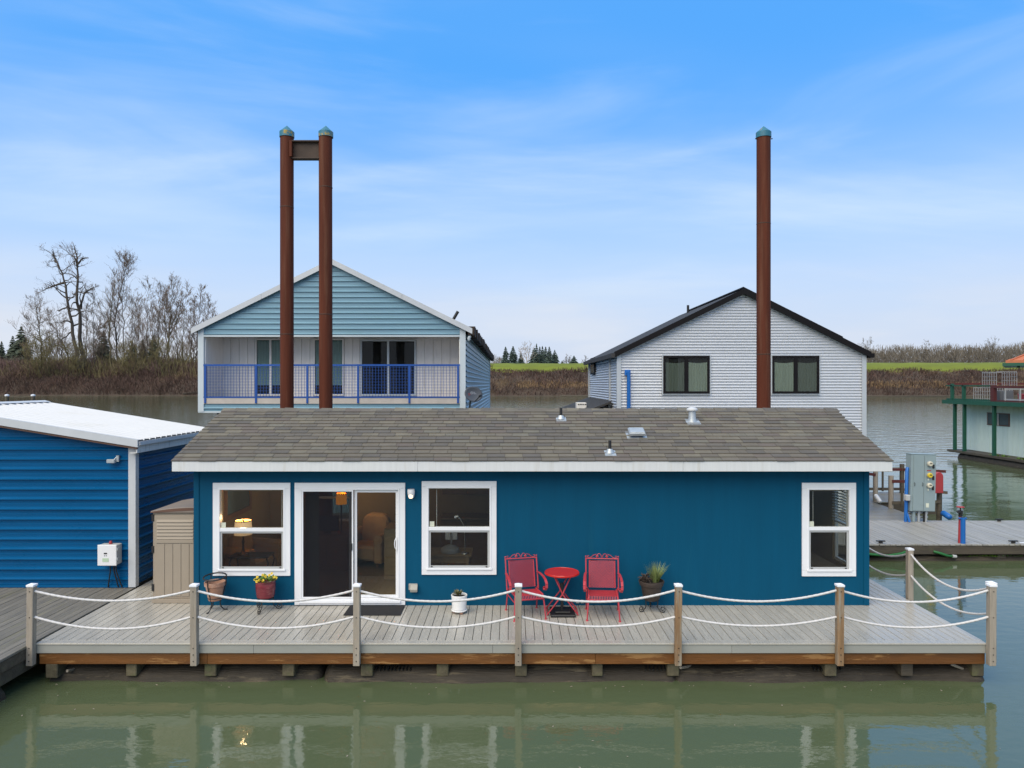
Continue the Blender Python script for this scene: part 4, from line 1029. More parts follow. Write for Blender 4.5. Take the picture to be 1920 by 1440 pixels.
# ================================================================== THINGS ON THE DECK
def wire_panel(m, o, U, V_, w, h, step, r):
    """expanded metal panel: crossing diagonal strips inside a w x h rectangle"""
    o = Vector(o); U = Vector(U); V_ = Vector(V_)
    for sgn in (1, -1):
        c = -h if sgn > 0 else 0
        while c < (w if sgn > 0 else w + h):
            # line u = c + sgn*v
            pts = []
            v0, v1 = 0.0, h
            if sgn > 0: v0 = max(0, -c); v1 = min(h, w - c)
            else: v0 = max(0, c - w); v1 = min(h, c)
            if v1 - v0 > .01:
                a = o + U * (c + sgn * v0) + V_ * v0; b_ = o + U * (c + sgn * v1) + V_ * v1
                m.bar(a, b_, r, r * .6, up=U.cross(V_))
            c += step
def bulb(name, loc, watts, col, parent, r=.04):
    l = bpy.data.lights.new(name, 'POINT'); l.energy = watts; l.color = col; l.shadow_soft_size = r
    o = bpy.data.objects.new(name, l); COL.objects.link(o); o.parent = parent; o.location = Vector(loc) - WL[parent]
def patio_chair(label, loc, rz):
    t = thing("patio_chair", label, "chair", (0, 0, 0), "red metal patio set chairs")
    seat_z = .40
    m = MB(); wire_panel(m, (-.235, -.25, seat_z), (1, 0, 0), (0, 1, -.06), .47, .45, .026, .0085)
    for k in range(18): 
        u = -.235 + .47 * k / 17
        m.bar((u, -.25, seat_z), (u, -.285, seat_z - .05), .010, .008)
    m.build("seat", 'red', t)
    m = MB(); m.tube([(-.245, .22, seat_z - .02), (-.245, -.24, seat_z + .005), (-.245, -.28, seat_z - .03), (-.24, -.285, seat_z - .06), (.24, -.285, seat_z - .06), (.245, -.28, seat_z - .03), (.245, -.24, seat_z + .005), (.245, .22, seat_z - .02)], .013, 7); m.build("seat_frame", 'red', t, smooth=50)
    bd = Vector((0, .26, .97)).normalized()
    o = Vector((-.225, .20, seat_z + .02)); m = MB(); wire_panel(m, o, (1, 0, 0), bd, .45, .46, .026, .0062); m.build("backrest", 'red', t)
    top = lambda u, k: Vector((u, .20, seat_z + .0)) + bd * k
    m = MB(); m.tube([top(-.225, .02), top(-.225, .48), top(.225, .48), top(.225, .02)], .014, 7); m.tube([top(-.285, -.02), top(-.285, .53)], .013, 7); m.tube([top(.285, -.02), top(.285, .53)], .013, 7); m.tube([top(-.285, .515), top(.285, .515)], .011, 7)
    for s_ in (-1, 1): m.lathe([(0, .02), (.018, 0), (0, -.02)], top(s_ * .285, .55), 8)
    m.build("back_frame", 'red', t, smooth=50)
    m = MB()
    for s_ in (-1, 1):
        sp = [top(s_ * .01, .535)]
        for k in range(12):
            a = pi * k / 11; sp.append(top(s_ * (.01 + .085 * (1 - cos(a)) / 1.0 * .5 * 1.0 + .0), .535 + .065 * sin(a)))
        m.tube(sp, .0065, 5)
        m.tube([top(s_ * .10, .59), top(s_ * .15, .575), top(s_ * .19, .54), top(s_ * .23, .525), top(s_ * .26, .545), top(s_ * .25, .565), top(s_ * .23, .56)], .0065, 5)
        m.lathe([(0, .028), (.03, .0), (0, -.028)], top(s_ * .085, .555), 8, sq=.4)
    m.build("crest_scroll", 'red', t, smooth=50)
    for s_ in (-1, 1):
        x = s_ * .30; pa = [(x * .95, .275, .66), (x, .16, .665), (x * 1.04, -.02, .655), (x * 1.06, -.14, .63), (x * 1.07, -.215, .575), (x * 1.06, -.225, .51), (x * 1.03, -.19, .462), (x, -.15, .455), (x, -.13, .48), (x, -.15, .505)]
        m = MB()
        for a, c in zip(pa, pa[1:]):
            m.bar(a, (Vector(c) + (Vector(c) - Vector(a)) * .12), .042, .010, up=(0, .5, 1) if abs(c[2] - a[2]) < abs(c[1] - a[1]) else (0, 1, .3))
        m.build("arm", 'red', t)
    for s_ in (-1, 1):
        m = MB(); m.tube([(s_ * .25, -.255, seat_z - .02), (s_ * .262, -.30, .2), (s_ * .275, -.33, .012)], .0125, 7); m.lathe([(.024, .0), (.02, .018), (0, .02)], (s_ * .275, -.33, 0), 8); m.build("leg", 'red', t, smooth=50)
        m = MB(); m.tube([(s_ * .27, .20, seat_z + .02), (s_ * .275, .25, .2), (s_ * .28, .30, .012)], .0125, 7); m.lathe([(.024, .0), (.02, .018), (0, .02)], (s_ * .28, .30, 0), 8); m.build("leg", 'red', t, smooth=50)
    m = MB(); m.tube([(-.262, -.26, .30), (-.27, .22, .30)], .009, 6); m.tube([(.262, -.26, .30), (.27, .22, .30)], .009, 6); m.build("stretcher", 'red', t, smooth=50)
    t.location = loc; t.rotation_euler = (0, 0, rz)
    WL[t] = Vector(loc)
    return t
c1 = patio_chair("red wire mesh patio chair turned slightly, between the window and the round table", (0.235, 12.36, ZD), radians(13))
c2 = dup(c1); c2.location = (1.575, 12.32, ZD); c2.rotation_euler = (0, 0, radians(-5))
c2['label'] = "red wire mesh patio chair between the round table and the grassy pot"
t = thing("bistro_table", "small round glossy red folding table between the two red chairs", "table", (0.875, 12.45, ZD))
X0, Y0 = 0.875, 12.45
m = MB(); m.lathe([(0, .715), (.29, .712), (.298, .72), (.305, .712), (.305, .69), (.295, .686), (0, .69)], (X0, Y0, ZD), 40); m.build("tabletop", 'redgloss', t, smooth=35)
for s_ in (-1, 1):
    for yy in (-.16, .16):
        m = MB(); m.tube([(X0 + s_ * .15, Y0 + yy * .9, ZD + .69), (X0 - s_ * .005, Y0 + yy, ZD + .36), (X0 - s_ * .27, Y0 + yy * 1.1, ZD + .012)], .012, 7); m.build("leg", 'red', t, smooth=50)
m = MB(); m.tube([(X0 - .26, Y0 - .175, ZD + .05), (X0 - .26, Y0 + .175, ZD + .05)], .01, 6); m.tube([(X0 + .26, Y0 - .175, ZD + .05), (X0 + .26, Y0 + .175, ZD + .05)], .01, 6); m.tube([(X0, Y0 - .16, ZD + .36), (X0, Y0 + .16, ZD + .36)], .009, 6); m.build("crossbar", 'red', t, smooth=50)
t = thing("umbrella_stand", "square black umbrella stand with a short pole under the red table", "stand", (X0 + .0, 12.42, ZD))
m = MB(); m.box(X0 - .21, X0 + .22, 12.17, 12.66, ZD + .002, ZD + .045); m.build("base_plate", 'black', t, bevel=.012)
m = MB(); m.box(X0 - .13, X0 + .14, 12.27, 12.55, ZD + .047, ZD + .07); m.build("base_rib", 'black', t, bevel=.01)
m = MB(); m.tube([(X0, 12.42, ZD + .06), (X0, 12.42, ZD + .52)], .026, 10); m.tube([(X0, 12.42, ZD + .46), (X0, 12.42, ZD + .53)], .034, 10); m.build("pole", 'black', t, smooth=50)
t = MB(); t.box(-2.92, -1.93, 12.28, 12.80, ZD + .004, ZD + .018)
tag(t.build("door_mat", 'mat', bevel=.004), "dark speckled rubber doormat in front of the sliding glass door", "doormat")

def blades(m, c, n, h, spread, w, rng, droop=.5):
    c = Vector(c); V = []; Fc = []
    for _ in range(n):
        a = rng.uniform(0, 6.283); L_ = h * rng.uniform(.6, 1.1); k = rng.random() ** .7 * spread
        p = c + Vector((cos(a) * k * .12, sin(a) * k * .12, 0)); d = Vector((cos(a) * k, sin(a) * k, 1))
        pts = []; 
        for i in range(4):
            u = i / 3; pts.append(p + Vector((cos(a) * k * L_ * u * (1 + .5 * u), sin(a) * k * L_ * u * (1 + .5 * u), L_ * (u - droop * k * u * u * .6))))
        s_ = Vector((-sin(a + .5), cos(a + .5), 0)) * w; o = len(V)
        V.extend([pts[0] - s_, pts[0] + s_, pts[1] - s_ * .9, pts[1] + s_ * .9, pts[2] - s_ * .6, pts[2] + s_ * .6, pts[3]])
        Fc += [(o, o + 1, o + 3, o + 2), (o + 2, o + 3, o + 5, o + 4), (o + 4, o + 5, o + 6)]
    m.add(V, Fc)
def leaf(m, p, d, L_, w):
    p = Vector(p); d = Vector(d).normalized(); s_ = d.cross(Vector((0, 0, 1))).normalized() * w; up = s_.cross(d).normalized()
    m.add([p, p + d * L_ * .5 - s_ + up * .1 * L_, p + d * L_, p + d * L_ * .5 + s_ + up * .1 * L_], [(0, 1, 2, 3)])
rng = random.Random(8)
# terracotta pot in a wrought iron stand
px_, py_ = at(403, 1150, 12.56).x, 12.56
t = thing("plant_stand", "empty terracotta pot in a black iron tripod stand under the left window", "plant stand", (px_, py_, ZD))
m = MB(); m.tube([(px_ + .19 * cos(a), py_ + .19 * sin(a), ZD + .60 + .02 * sin(a)) for a in [2 * pi * k / 28 for k in range(29)]], .013, 6, caps=False); m.build("top_ring", 'iron', t, smooth=50)
m = MB(); m.tube([(px_ + .115 * cos(a), py_ + .115 * sin(a), ZD + .235) for a in [2 * pi * k / 24 for k in range(25)]], .009, 6, caps=False); m.build("lower_ring", 'iron', t, smooth=50)
for k in range(3):
    a = -pi / 2 - .3 + k * 2 * pi / 3; q = lambda r, z: (px_ + r * cos(a), py_ + r * sin(a), ZD + z)
    m = MB(); m.tube([q(.19, .60), q(.185, .48), q(.15, .34), q(.115, .23), q(.085, .15), q(.10, .07), q(.15, .02), q(.185, .012), q(.2, .022)], .010, 6); m.lathe([(0, .03), (.02, .012), (0, 0)], q(.195, .0), 8); m.build("leg", 'iron', t, smooth=50)
m = MB(); m.lathe([(0, .19), (.105, .19), (.112, .2), (.155, .44), (.175, .45), (.178, .515), (.165, .52), (.158, .515), (.14, .40), (0, .40)], (px_, py_, ZD), 26); m.build("terracotta_pot", 'terracotta', t, smooth=35)
m = MB(); m.lathe([(0, .405), (.143, .402)], (px_, py_, ZD), 20); m.build("soil", 'soil', t)
# scroll-footed stands
def scroll_leg(cx_, cy_, a, r0, zt, parent, flip=1):
    pts = [(cx_ + r0 * cos(a), cy_ + r0 * sin(a), ZD + zt)]
    q = lambda r, z: (cx_ + r * cos(a), cy_ + r * sin(a), ZD + z)
    pts += [q(r0 * 1.0, zt * .8), q(r0 * .95, zt * .55), q(r0 * 1.05, zt * .3), q(r0 * 1.3, .05)]
    for k in range(14):
        u = k / 13; th = -pi * .75 + u * 2 * pi * 1.35; rr_ = .058 * (1 - .72 * u)
        pts.append(q(r0 * 1.3 + .055 + rr_ * cos(th), .062 + rr_ * sin(th)))
    m = MB(); m.tube(pts, .0085, 6); m.build("leg", 'iron', parent, smooth=50)
def stand(t, x, y, zt, r, offs):
    m = MB(); m.tube([(x + r * cos(a), y + r * sin(a), ZD + zt) for a in [2 * pi * k / 24 for k in range(25)]], .010, 6, caps=False); m.build("support_ring", 'iron', t, smooth=50)
    for k in range(3): scroll_leg(x, y, offs + k * 2 * pi / 3, r, zt, t)
x, y = at(498, 1150, 12.58).x, 12.58
t = thing("flower_pot", "red glazed pot of yellow pansies on a scrolled iron stand", "flower pot", (x, y, ZD))
stand(t, x, y, .225, .135, radians(-70) - .5)
m = MB(); m.lathe([(0, .235), (.135, .235), (.15, .25), (.168, .38), (.172, .46), (.165, .50), (.175, .515), (.175, .53), (.158, .53), (.152, .50), (0, .49)], (x, y, ZD), 28); m.build("pot", 'redpot', t, smooth=35)
m = MB()
for _ in range(150):
    a = rng.uniform(0, 6.28); k = rng.random() ** .5 * .17
    leaf(m, (x + k * cos(a), y + k * sin(a), ZD + .50 + rng.random() * .075), (cos(a) * .6 + rng.gauss(0, .4), sin(a) * .6 + rng.gauss(0, .4), rng.uniform(.0, .9)), rng.uniform(.04, .07), .017)
m.build("leaves", 'leaf', t, recalc=False)
for dx, dy, dz in ((-.16, -.08, .565), (-.13, -.05, .60), (-.08, -.10, .56), (-.05, .0, .625), (.02, -.06, .615), (.075, -.03, .63), (.10, .03, .645), (.16, -.04, .60), (.185, .0, .575), (-.11, -.13, .545), (.0, -.13, .56)):
    m = MB(); c = Vector((x + dx, y + dy, ZD + dz)); n = Vector((rng.gauss(0, .3), -1, .55)).normalized(); u = n.cross(Vector((0, 0, 1))).normalized(); w = u.cross(n)
    for k in range(5):
        a = 2 * pi * k / 5 + .3; a2 = a + .62; a0 = a - .62; r_ = .027
        m.add([c + n * .004, c + (u * cos(a0) + w * sin(a0)) * r_ * .8, c + (u * cos(a) + w * sin(a)) * r_ + n * .004, c + (u * cos(a2) + w * sin(a2)) * r_ * .8], [(0, 1, 2, 3)])
    fl = m.build("pansy", 'yellow', t, recalc=False)
    m = MB(); m.lathe([(0, .0), (.006, .0)], (0, 0, 0), 5); m.v = [tuple(c + n * .008 + u * v[0] + w * v[1]) for v in m.v]; m.build("flower_eye", 'oxblood', fl, recalc=False)
x, y = at(861, 1146, 12.45).x, 12.45
t = thing("succulent_pot", "round white pot with a reddish succulent standing on little terracotta feet", "flower pot", (x, y, ZD))
for k in range(3):
    a = -pi / 2 + .5 + k * 2.09; m = MB(); m.box(x + .09 * cos(a) - .025, x + .09 * cos(a) + .025, y + .09 * sin(a) - .03, y + .09 * sin(a) + .03, ZD + .001, ZD + .035); m.build("pot_foot", 'terracotta', t, bevel=.006)
m = MB(); m.lathe([(0, .036), (.125, .036), (.14, .05), (.138, .062), (0, .062)], (x, y, ZD), 26); m.build("saucer", 'whitepot', t, smooth=35)
m = MB(); m.lathe([(0, .064), (.11, .064), (.122, .075), (.138, .27), (.142, .315), (.135, .32), (.127, .315), (.12, .28), (0, .28)], (x, y, ZD), 28); m.build("pot", 'whitepot', t, smooth=35)
m = MB(); m.lathe([(0, .29), (.121, .285)], (x, y, ZD), 18); m.build("soil", 'soil', t)
m = MB()
for _ in range(60):
    a = rng.uniform(0, 6.28); k = rng.random() * .06; leaf(m, (x - .02 + k * cos(a), y + k * sin(a), ZD + .30 + rng.random() * .05), (cos(a), sin(a), rng.uniform(.2, 1.6)), rng.uniform(.05, .085), .016)
m.build("leaves", 'succulent', t, recalc=False)
x, y = at(1221, 1150, 12.58).x, 12.56
t = thing("grass_pot", "dark clay pot with pale ornamental grass and a brown plant on a scrolled stand", "flower pot", (x, y, ZD))
stand(t, x, y, .2, .12, radians(-35))
m = MB(); m.lathe([(0, .21), (.13, .21), (.145, .225), (.185, .44), (.205, .455), (.225, .52), (.222, .535), (.205, .535), (.2, .50), (0, .495)], (x, y, ZD), 28); m.build("pot", 'darkpot', t, smooth=35)
m = MB(); m.lathe([(0, .51), (.2, .50)], (x, y, ZD), 18); m.build("soil", 'soil', t)
m = MB(); blades(m, (x + .07, y, ZD + .5), 260, .36, .42, .0035, rng); m.build("grass", 'grassblade', t, recalc=False)
m = MB()
for _ in range(120):
    a = rng.uniform(0, 6.28); k = rng.random() * .09; leaf(m, (x - .1 + k * cos(a), y - .03 + k * sin(a), ZD + .51 + rng.random() * .12), (cos(a), sin(a), rng.uniform(-.3, 1.5)), rng.uniform(.05, .09), .012)
m.build("brown_plant", 'brownleaf', t, recalc=False)

# resin garden cupboard at the left end of the house
SX0, SX1, SY0, SY1, SZ1 = -6.585, -5.80, 12.985, 14.2, ZD + 1.685
t = thing("garden_cupboard", "tan resin garden cupboard with a louvred door top beside the blue house", "shed", (-6.2, 13.5, ZD))
m = MB(); m.box(SX0, SX1, SY0 + .03, SY1, ZD + .001, SZ1 - .03); m.build("body", 'tan', t, bevel=.012)
m = MB(); m.prism([(SX0 - .02, SY0 - .015, SZ1 - .03)] + [(SX0 - .02 + (SX1 - SX0 + .04) * k / 8, SY0 - .015, SZ1 + .075 * (1 - ((k - 8) / 8.0) ** 2)) for k in range(9)] + [(SX1 + .02, SY0 - .015, SZ1 - .03)], (0, SY1 - SY0 + .03, 0)); m.build("lid", 'tanroof', t, bevel=.006)
m = MB(); m.prism([(SX0 - .022, SY0 - .02, SZ1 - .03)] + [(SX0 - .022 + (SX1 - SX0 + .044) * k / 8, SY0 - .02, SZ1 - .028 + .075 * (1 - ((k - 8) / 8.0) ** 2) + .015) for k in range(9)] + [(SX1 + .022, SY0 - .02, SZ1 + .02)], (0, .005, 0)); m.build("lid_edge", 'brownstrip', t)
m = MB(); m.box(SX0 + .04, SX1 + .03, SY0, SY0 + .028, ZD + .09, SZ1 - .08)
dr = m.build("door", 'tan', t, bevel=.006)
for k in range(6):
    zz_ = SZ1 - .155 - k * .062; m = MB(); m.prism([(SX0 + .09, SY0 - .001, zz_), (SX0 + .09, SY0 - .018, zz_ - .045), (SX0 + .09, SY0 - .001, zz_ - .052)], (SX1 - SX0 - .12, 0, 0)); m.build("louvre", 'tan', dr)
m = MB(); m.box(SX0 + .08, SX1 - .02, SY0 - .016, SY0 - .001, SZ1 - .585, SZ1 - .52); m.build("door_rail", 'tan', dr, bevel=.004)
xx = SX0 + .09
while xx < SX1 - .05:
    m = MB(); m.box(xx, min(xx + .142, SX1 - .02), SY0 - .010, SY0 - .001, ZD + .13, SZ1 - .60); m.build("door_plank", 'tan', dr, bevel=.003); xx += .15
m = MB(); m.box(SX0 + .0, SX1 + .01, SY0 - .012, SY0 + .029, ZD + .004, ZD + .085); m.build("plinth", 'tan', t, bevel=.004)
for zz_ in (ZD + .22, ZD + .92, ZD + 1.5):
    m = MB(); m.box(SX0 - .012, SX0 + .03, SY0 + .005, SY0 + .06, zz_, zz_ + .12); m.build("hinge", 'black', t)

# ------------------------------------------------------------------ inside the house
ZI = ZD + .09
def side_table(): pass
x, y = at(473, 1050, 13.45).x, 13.45
t = thing("iron_side_table", "dark iron side table behind the left window glass", "side table", (x, y, ZI))
zt = 1.42
m = MB(); m.box(x - .38, x + .36, y - .2, y + .2, zt - .03, zt); m.build("table_top", 'iron', t, bevel=.005)
for sx in (-1, 1):
    for sy_ in (-1, 1):
        m = MB(); m.tube([(x + sx * .33, y + sy_ * .17, zt - .03), (x + sx * .36, y + sy_ * .18, zt - .12), (x + sx * .30, y + sy_ * .15, ZI + .3), (x + sx * .37, y + sy_ * .19, ZI + .01)], .014, 6); m.build("leg", 'iron', t, smooth=50)
x = at(456, 1000, 13.45).x
t = thing("table_lamp", "lit table lamp with a cream drum shade behind the left window", "lamp", (x, y, zt))
zs1 = CAMZ - (976 - 720) / 99.0; zs0 = CAMZ - (1002 - 720) / 99.0
m = MB(); m.lathe([(0, 0), (.1, .0), (.1, .015), (.04, .05), (.022, .1), (.018, .2), (.03, .24), (.018, .28), (.012, zs0 - zt + .05), (0, zs0 - zt + .05)], (x, y, zt), 14); m.build("lamp_base", 'iron', t, smooth=50)
m = MB(); m.lathe([(.165, zs0), (.148, zs1)], (x, y, 0), 24); m.build("lamp_shade", 'lampshade', t, smooth=60)
m = MB(); m.lathe([(0, zs0 + .14), (.05, zs0 + .12), (.14, zs1 - .03)], (x, y, 0), 20); m.build("shade_lining", 'lampglow', t, smooth=60)
m = MB(); m.lathe([(.149, zs1 - .012), (.151, zs1 - .012), (.151, zs1 + .004), (.146, zs1 + .004)], (x, y, 0), 24); m.build("shade_trim", 'iron', t)
bulb("lamp_bulb", (x, y, zs1 + .06), 8, (1.0, .66, .34), t)
m = MB(); m.lathe([(.0, zs1 - .02), (.02, zs1 - .02), (.012, zs1 + .02), (0, zs1 + .02)], (x, y, 0), 8); m.build("finial", 'iron', t)
def armchair(x, y, rz, label):
    t = thing("armchair", label, "armchair", (0, 0, 0), "tan upholstered armchairs indoors")
    m = MB(); m.box(-.35, .35, -.38, .30, .12, .44); m.build("seat", 'upholstery', t, bevel=.05)
    m = MB(); m.prism([(-.36, .18, .3), (-.33, .2, .9), (-.2, .22, 1.02), (.2, .22, 1.02), (.33, .2, .9), (.36, .18, .3)], (0, .2, .02)); m.build("backrest", 'upholstery', t, bevel=.05)
    for s_ in (-1, 1):
        m = MB(); m.box(s_ * .44 - .09, s_ * .44 + .09, -.42, .36, .1, .60); m.lathe([(0, -.4), (.115, -.4), (.115, .4), (0, .4)], (0, 0, 0), 12)
        n = len(m.v) - 48
        m.v = m.v[:8] + [(s_ * .45 + v[0], v[2] - .03, .60 + v[1]) for v in m.v[8:]]
        m.build("armrest", 'upholstery', t, bevel=.02)
    for sx in (-1, 1):
        for sy_ in (-1, 1): q = MB(); q.box(sx * .38 - .03, sx * .38 + .03, sy_ * .3 - .03, sy_ * .3 + .03, 0, .11); q.build("leg", 'walnut', t)
    t.location = (x, y, ZI); t.rotation_euler = (0, 0, rz); WL[t] = Vector((x, y, ZI)); return t
a1 = armchair(at(470, 1040, 14.35).x, 14.35, radians(70), "tan armchair behind the iron side table in the left window")
a2 = dup(a1); a2.location = (at(690, 1000, 15.4).x, 15.6, ZI); a2.rotation_euler = (0, 0, radians(-20)); a2['label'] = "tan armchair deep in the room behind the sliding door's right pane"
x, y = at(640, 935, 15.2).x, 15.2
t = thing("floor_lamp", "lit floor lamp with an amber shade behind the sliding screen door", "lamp", (x, y, ZI))
za = CAMZ - (925 - 720) / 87.6; zb_ = CAMZ - (945 - 720) / 87.6
m = MB(); m.lathe([(0, ZI), (.14, ZI), (.14, ZI + .02), (.02, ZI + .04), (.015, zb_ + .1)], (x, y, 0), 12); m.build("lamp_pole", 'iron', t, smooth=50)
m = MB(); m.lathe([(.115, zb_), (.105, za)], (x, y, 0), 20); m.build("lamp_shade", 'ambershade', t, smooth=60)
m = MB(); m.lathe([(0, zb_ + .1), (.1, za - .03)], (x, y, 0), 16); m.build("shade_lining", 'lampglow', t)
bulb("lamp_bulb", (x, y, za + .1), 20, (1.0, .62, .28), t)
x0 = at(720, 1000, 14.2).x
m = MB(); m.box(x0, x0 + .45, 14.2, 14.85, ZI, ZI + 1.02)
t = m.build("wooden_cupboard", 'oak', bevel=.01); tag(t, "tan wooden cupboard standing behind the sliding door's right pane", "cupboard")
m = MB(); m.box(x0 + .03, x0 + .42, 14.18, 14.199, ZI + .1, ZI + .95); m.build("door", 'oak', t, bevel=.004)
x0 = at(600, 1000, 14.9).x
t = thing("dark_cabinet", "low dark cabinet with a screen behind the sliding screen door", "cabinet", (x0, 15.0, ZI))
m = MB(); m.box(x0 - .3, x0 + .6, 14.9, 15.35, ZI, ZI + .75); m.build("cabinet_body", 'walnut', t, bevel=.01)
m = MB(); m.box(x0 - .28, x0 + .14, 14.88, 14.899, ZI + .05, ZI + .7); m.build("door", 'walnut', t, bevel=.004)
m = MB(); m.box(x0 + .16, x0 + .58, 14.88, 14.899, ZI + .05, ZI + .7); m.build("door", 'walnut', t, bevel=.004)
m = MB(); m.box(x0 - .12, x0 + .35, 15.05, 15.1, ZI + .8, ZI + 1.12); m.box(x0 + .05, x0 + .18, 15.02, 15.14, ZI + .751, ZI + .8); tag(m.build("television", 'black', bevel=.005), "small black television standing on the low dark cabinet", "television")
# framed mirror on the left wall seen through the left window
t = thing("wall_mirror", "dark framed mirror hanging on the side wall in the left window", "mirror", (HX0 + T, 14.6, 2.4))
m = MB(); xw = HX0 + T + .003
m.box(xw, xw + .03, 13.9, 14.0, 1.95, 2.75); m.box(xw, xw + .03, 15.2, 15.3, 1.95, 2.75); m.box(xw, xw + .03, 14.0, 15.2, 1.95, 2.05); m.box(xw, xw + .03, 14.0, 15.2, 2.65, 2.75); m.build("frame", 'walnut', t)
m = MB(); m.box(xw, xw + .012, 14.0, 15.2, 2.05, 2.65); m.build("mirror_glass", 'mirror', t)
# desk in the middle window
dz_ = 1.43; dx0 = at(803, 1030, 13.5).x; dx1 = at(885, 1030, 13.5).x
t = thing("desk", "light oak desk with slatted side behind the middle window", "desk", (dx0, 13.6, ZI))
m = MB(); m.box(dx0 - .3, dx1, 13.35, 14.0, dz_ - .035, dz_); m.build("desktop", 'oak', t, bevel=.006)
m = MB(); m.box(dx0 - .25, dx1 - .06, 13.39, 13.415, dz_ - .16, dz_ - .036); m.build("apron", 'oak', t)
for xx in (dx0 - .24, dx1 - .08):
    for yy in (13.4, 13.92): m = MB(); m.box(xx - .03, xx + .03, yy - .03, yy + .03, ZI, dz_ - .036); m.build("leg", 'oak', t)
for k in range(4):
    xx = dx0 + .13 + k * .065; m = MB(); m.box(xx, xx + .03, 13.42, 13.44, ZI + .1, dz_ - .161); m.build("slat", 'oak', t)
cxm = at(844, 1020, 13.6).x
t = thing("desktop_computer", "computer with a grey dome base and screen on a chrome neck, on the desk", "computer", (cxm, 13.6, dz_))
m = MB(); m.lathe([(.0, .002), (.175, .002), (.185, .03), (.165, .08), (.11, .12), (.05, .14), (0, .143)], (cxm, 13.6, dz_), 28); m.build("dome_base", 'dusty', t, smooth=50)
m = MB(); m.tube([(cxm + .02, 13.6, dz_ + .13), (cxm + .02, 13.58, dz_ + .40)], .022, 10); m.build("neck", 'chrome', t, smooth=50)
m = MB(); m.box(cxm - .1, cxm + .13, 13.66, 13.69, dz_ + .22, dz_ + .43); m.build("screen", 'whiteplastic', t, bevel=.008)
xl = at(872, 1030, 13.5).x
t = thing("desk_lamp", "thin arm silver desk lamp at the right end of the oak desk", "lamp", (xl, 13.5, dz_))
m = MB(); m.lathe([(0, .03), (.03, .03), (.075, .012), (.08, .001), (0, .001)], (xl, 13.5, dz_), 18); m.build("lamp_base", 'chrome', t, smooth=40)
pz = lambda yp: CAMZ - (yp - 720) / 98.6
m = MB(); m.tube([(xl, 13.5, dz_ + .03), (xl - .01, 13.5, pz(988)), (xl - .1, 13.5, pz(972)), (xl - .14, 13.5, pz(968))], .008, 6); m.build("lamp_arm", 'chrome', t, smooth=50)
m = MB(); m.tube([(xl - .13, 13.5, pz(967.5)), (xl - .2, 13.5, pz(970))], [.018, .03], 8); m.build("lamp_head", 'whiteplastic', t, smooth=50)
# kitchen at the back
t = thing("kitchen_cabinets", "brown kitchen cabinets along the back wall behind the middle window", "cabinets", (-.6, 16.2, ZI))
m = MB(); m.box(-1.6, 1.2, 15.95, 16.5, ZI, ZI + .88); m.build("base_cabinet", 'walnut', t)
m = MB(); m.box(-1.62, 1.22, 15.9, 16.5, ZI + .882, ZI + .92); m.build("countertop", 'oak', t)
for k in range(5):
    m = MB(); m.box(-1.58 + k * .56, -1.05 + k * .56, 15.93, 15.949, ZI + .05, ZI + .84); m.build("cabinet_door", 'walnut', t, bevel=.004)
    m = MB(); m.box(-1.58 + k * .56, -1.05 + k * .56, 16.18, 16.2, ZI + 1.42, ZI + 2.1); m.build("cabinet_door", 'walnut', t, bevel=.004)
m = MB(); m.box(-1.6, 1.2, 16.2, 16.5, ZI + 1.4, ZI + 2.12); m.build("wall_cabinet", 'walnut', t)
# bed in the right room
t = thing("bed", "low bed with a dark cover in the right hand window", "bed", (5.2, 14.4, ZI))
m = MB(); m.box(4.5, 6.1, 13.3, 15.2, ZI + .1, ZI + .45); m.build("mattress", 'interior', t, bevel=.05)
m = MB(); m.box(4.47, 6.13, 13.27, 14.9, ZI + .46, ZI + .5); m.build("bed_cover", 'carpet', t, bevel=.02)

# ================================================================== BRIGHT BLUE BOATHOUSE (left)
BX = -7.46; BY0, BY1 = 14.02, 17.15
bt = thing("blue_boathouse", "bright blue ribbed metal boathouse with a low white metal roof", "boathouse", (-11.4, BY0, ZD))
EAVX, EAVZ = -7.28, 3.54; RIDX, RIDZ = -11.43, 4.205; LEAX = 2 * RIDX - EAVX
rs = (RIDZ - EAVZ) / (EAVX - RIDX)
def rz_(x): return RIDZ - abs(x - RIDX) * rs
def lim_front(z):
    h = max(0.0, (RIDZ - .16 - z) / rs)
    return (max(LEAX + .2, RIDX - h), min(BX, RIDX + h))
m = MB(); ribbed(m, (0, BY0, 0), (1, 0, 0), (0, -1, 0), ZD + .03, RIDZ - .18, .197, TRAP, lim_front); m.build("front_wall", 'boathouse_blue', bt)
m = MB(); ribbed(m, (BX, 0, 0), (0, 1, 0), (1, 0, 0), ZD + .03, EAVZ - .12, .197, TRAP, lambda z: (BY0 + .02, BY1)); m.build("side_wall", 'boathouse_blue', bt)
m = MB(); m.box(LEAX + .2, BX - .01, BY0 + .04, BY1, .3, ZD + .02); m.build("base_frame", 'darkwood', bt)
m = MB(); m.box(BX - .09, BX + .056, BY0 - .056, BY0 - .004, ZD + .01, EAVZ - .13); m.box(BX + .002, BX + .056, BY0 - .003, BY0 + .07, ZD + .01, EAVZ - .13); m.build("corner_trim", 'palemetal', bt, bevel=.004)
m = MB(); m.box(LEAX + .3, BX - .1, BY0 - .05, BY0 - .005, ZD + .005, ZD + .045); m.build("base_trim", 'boathouse_blue', bt)
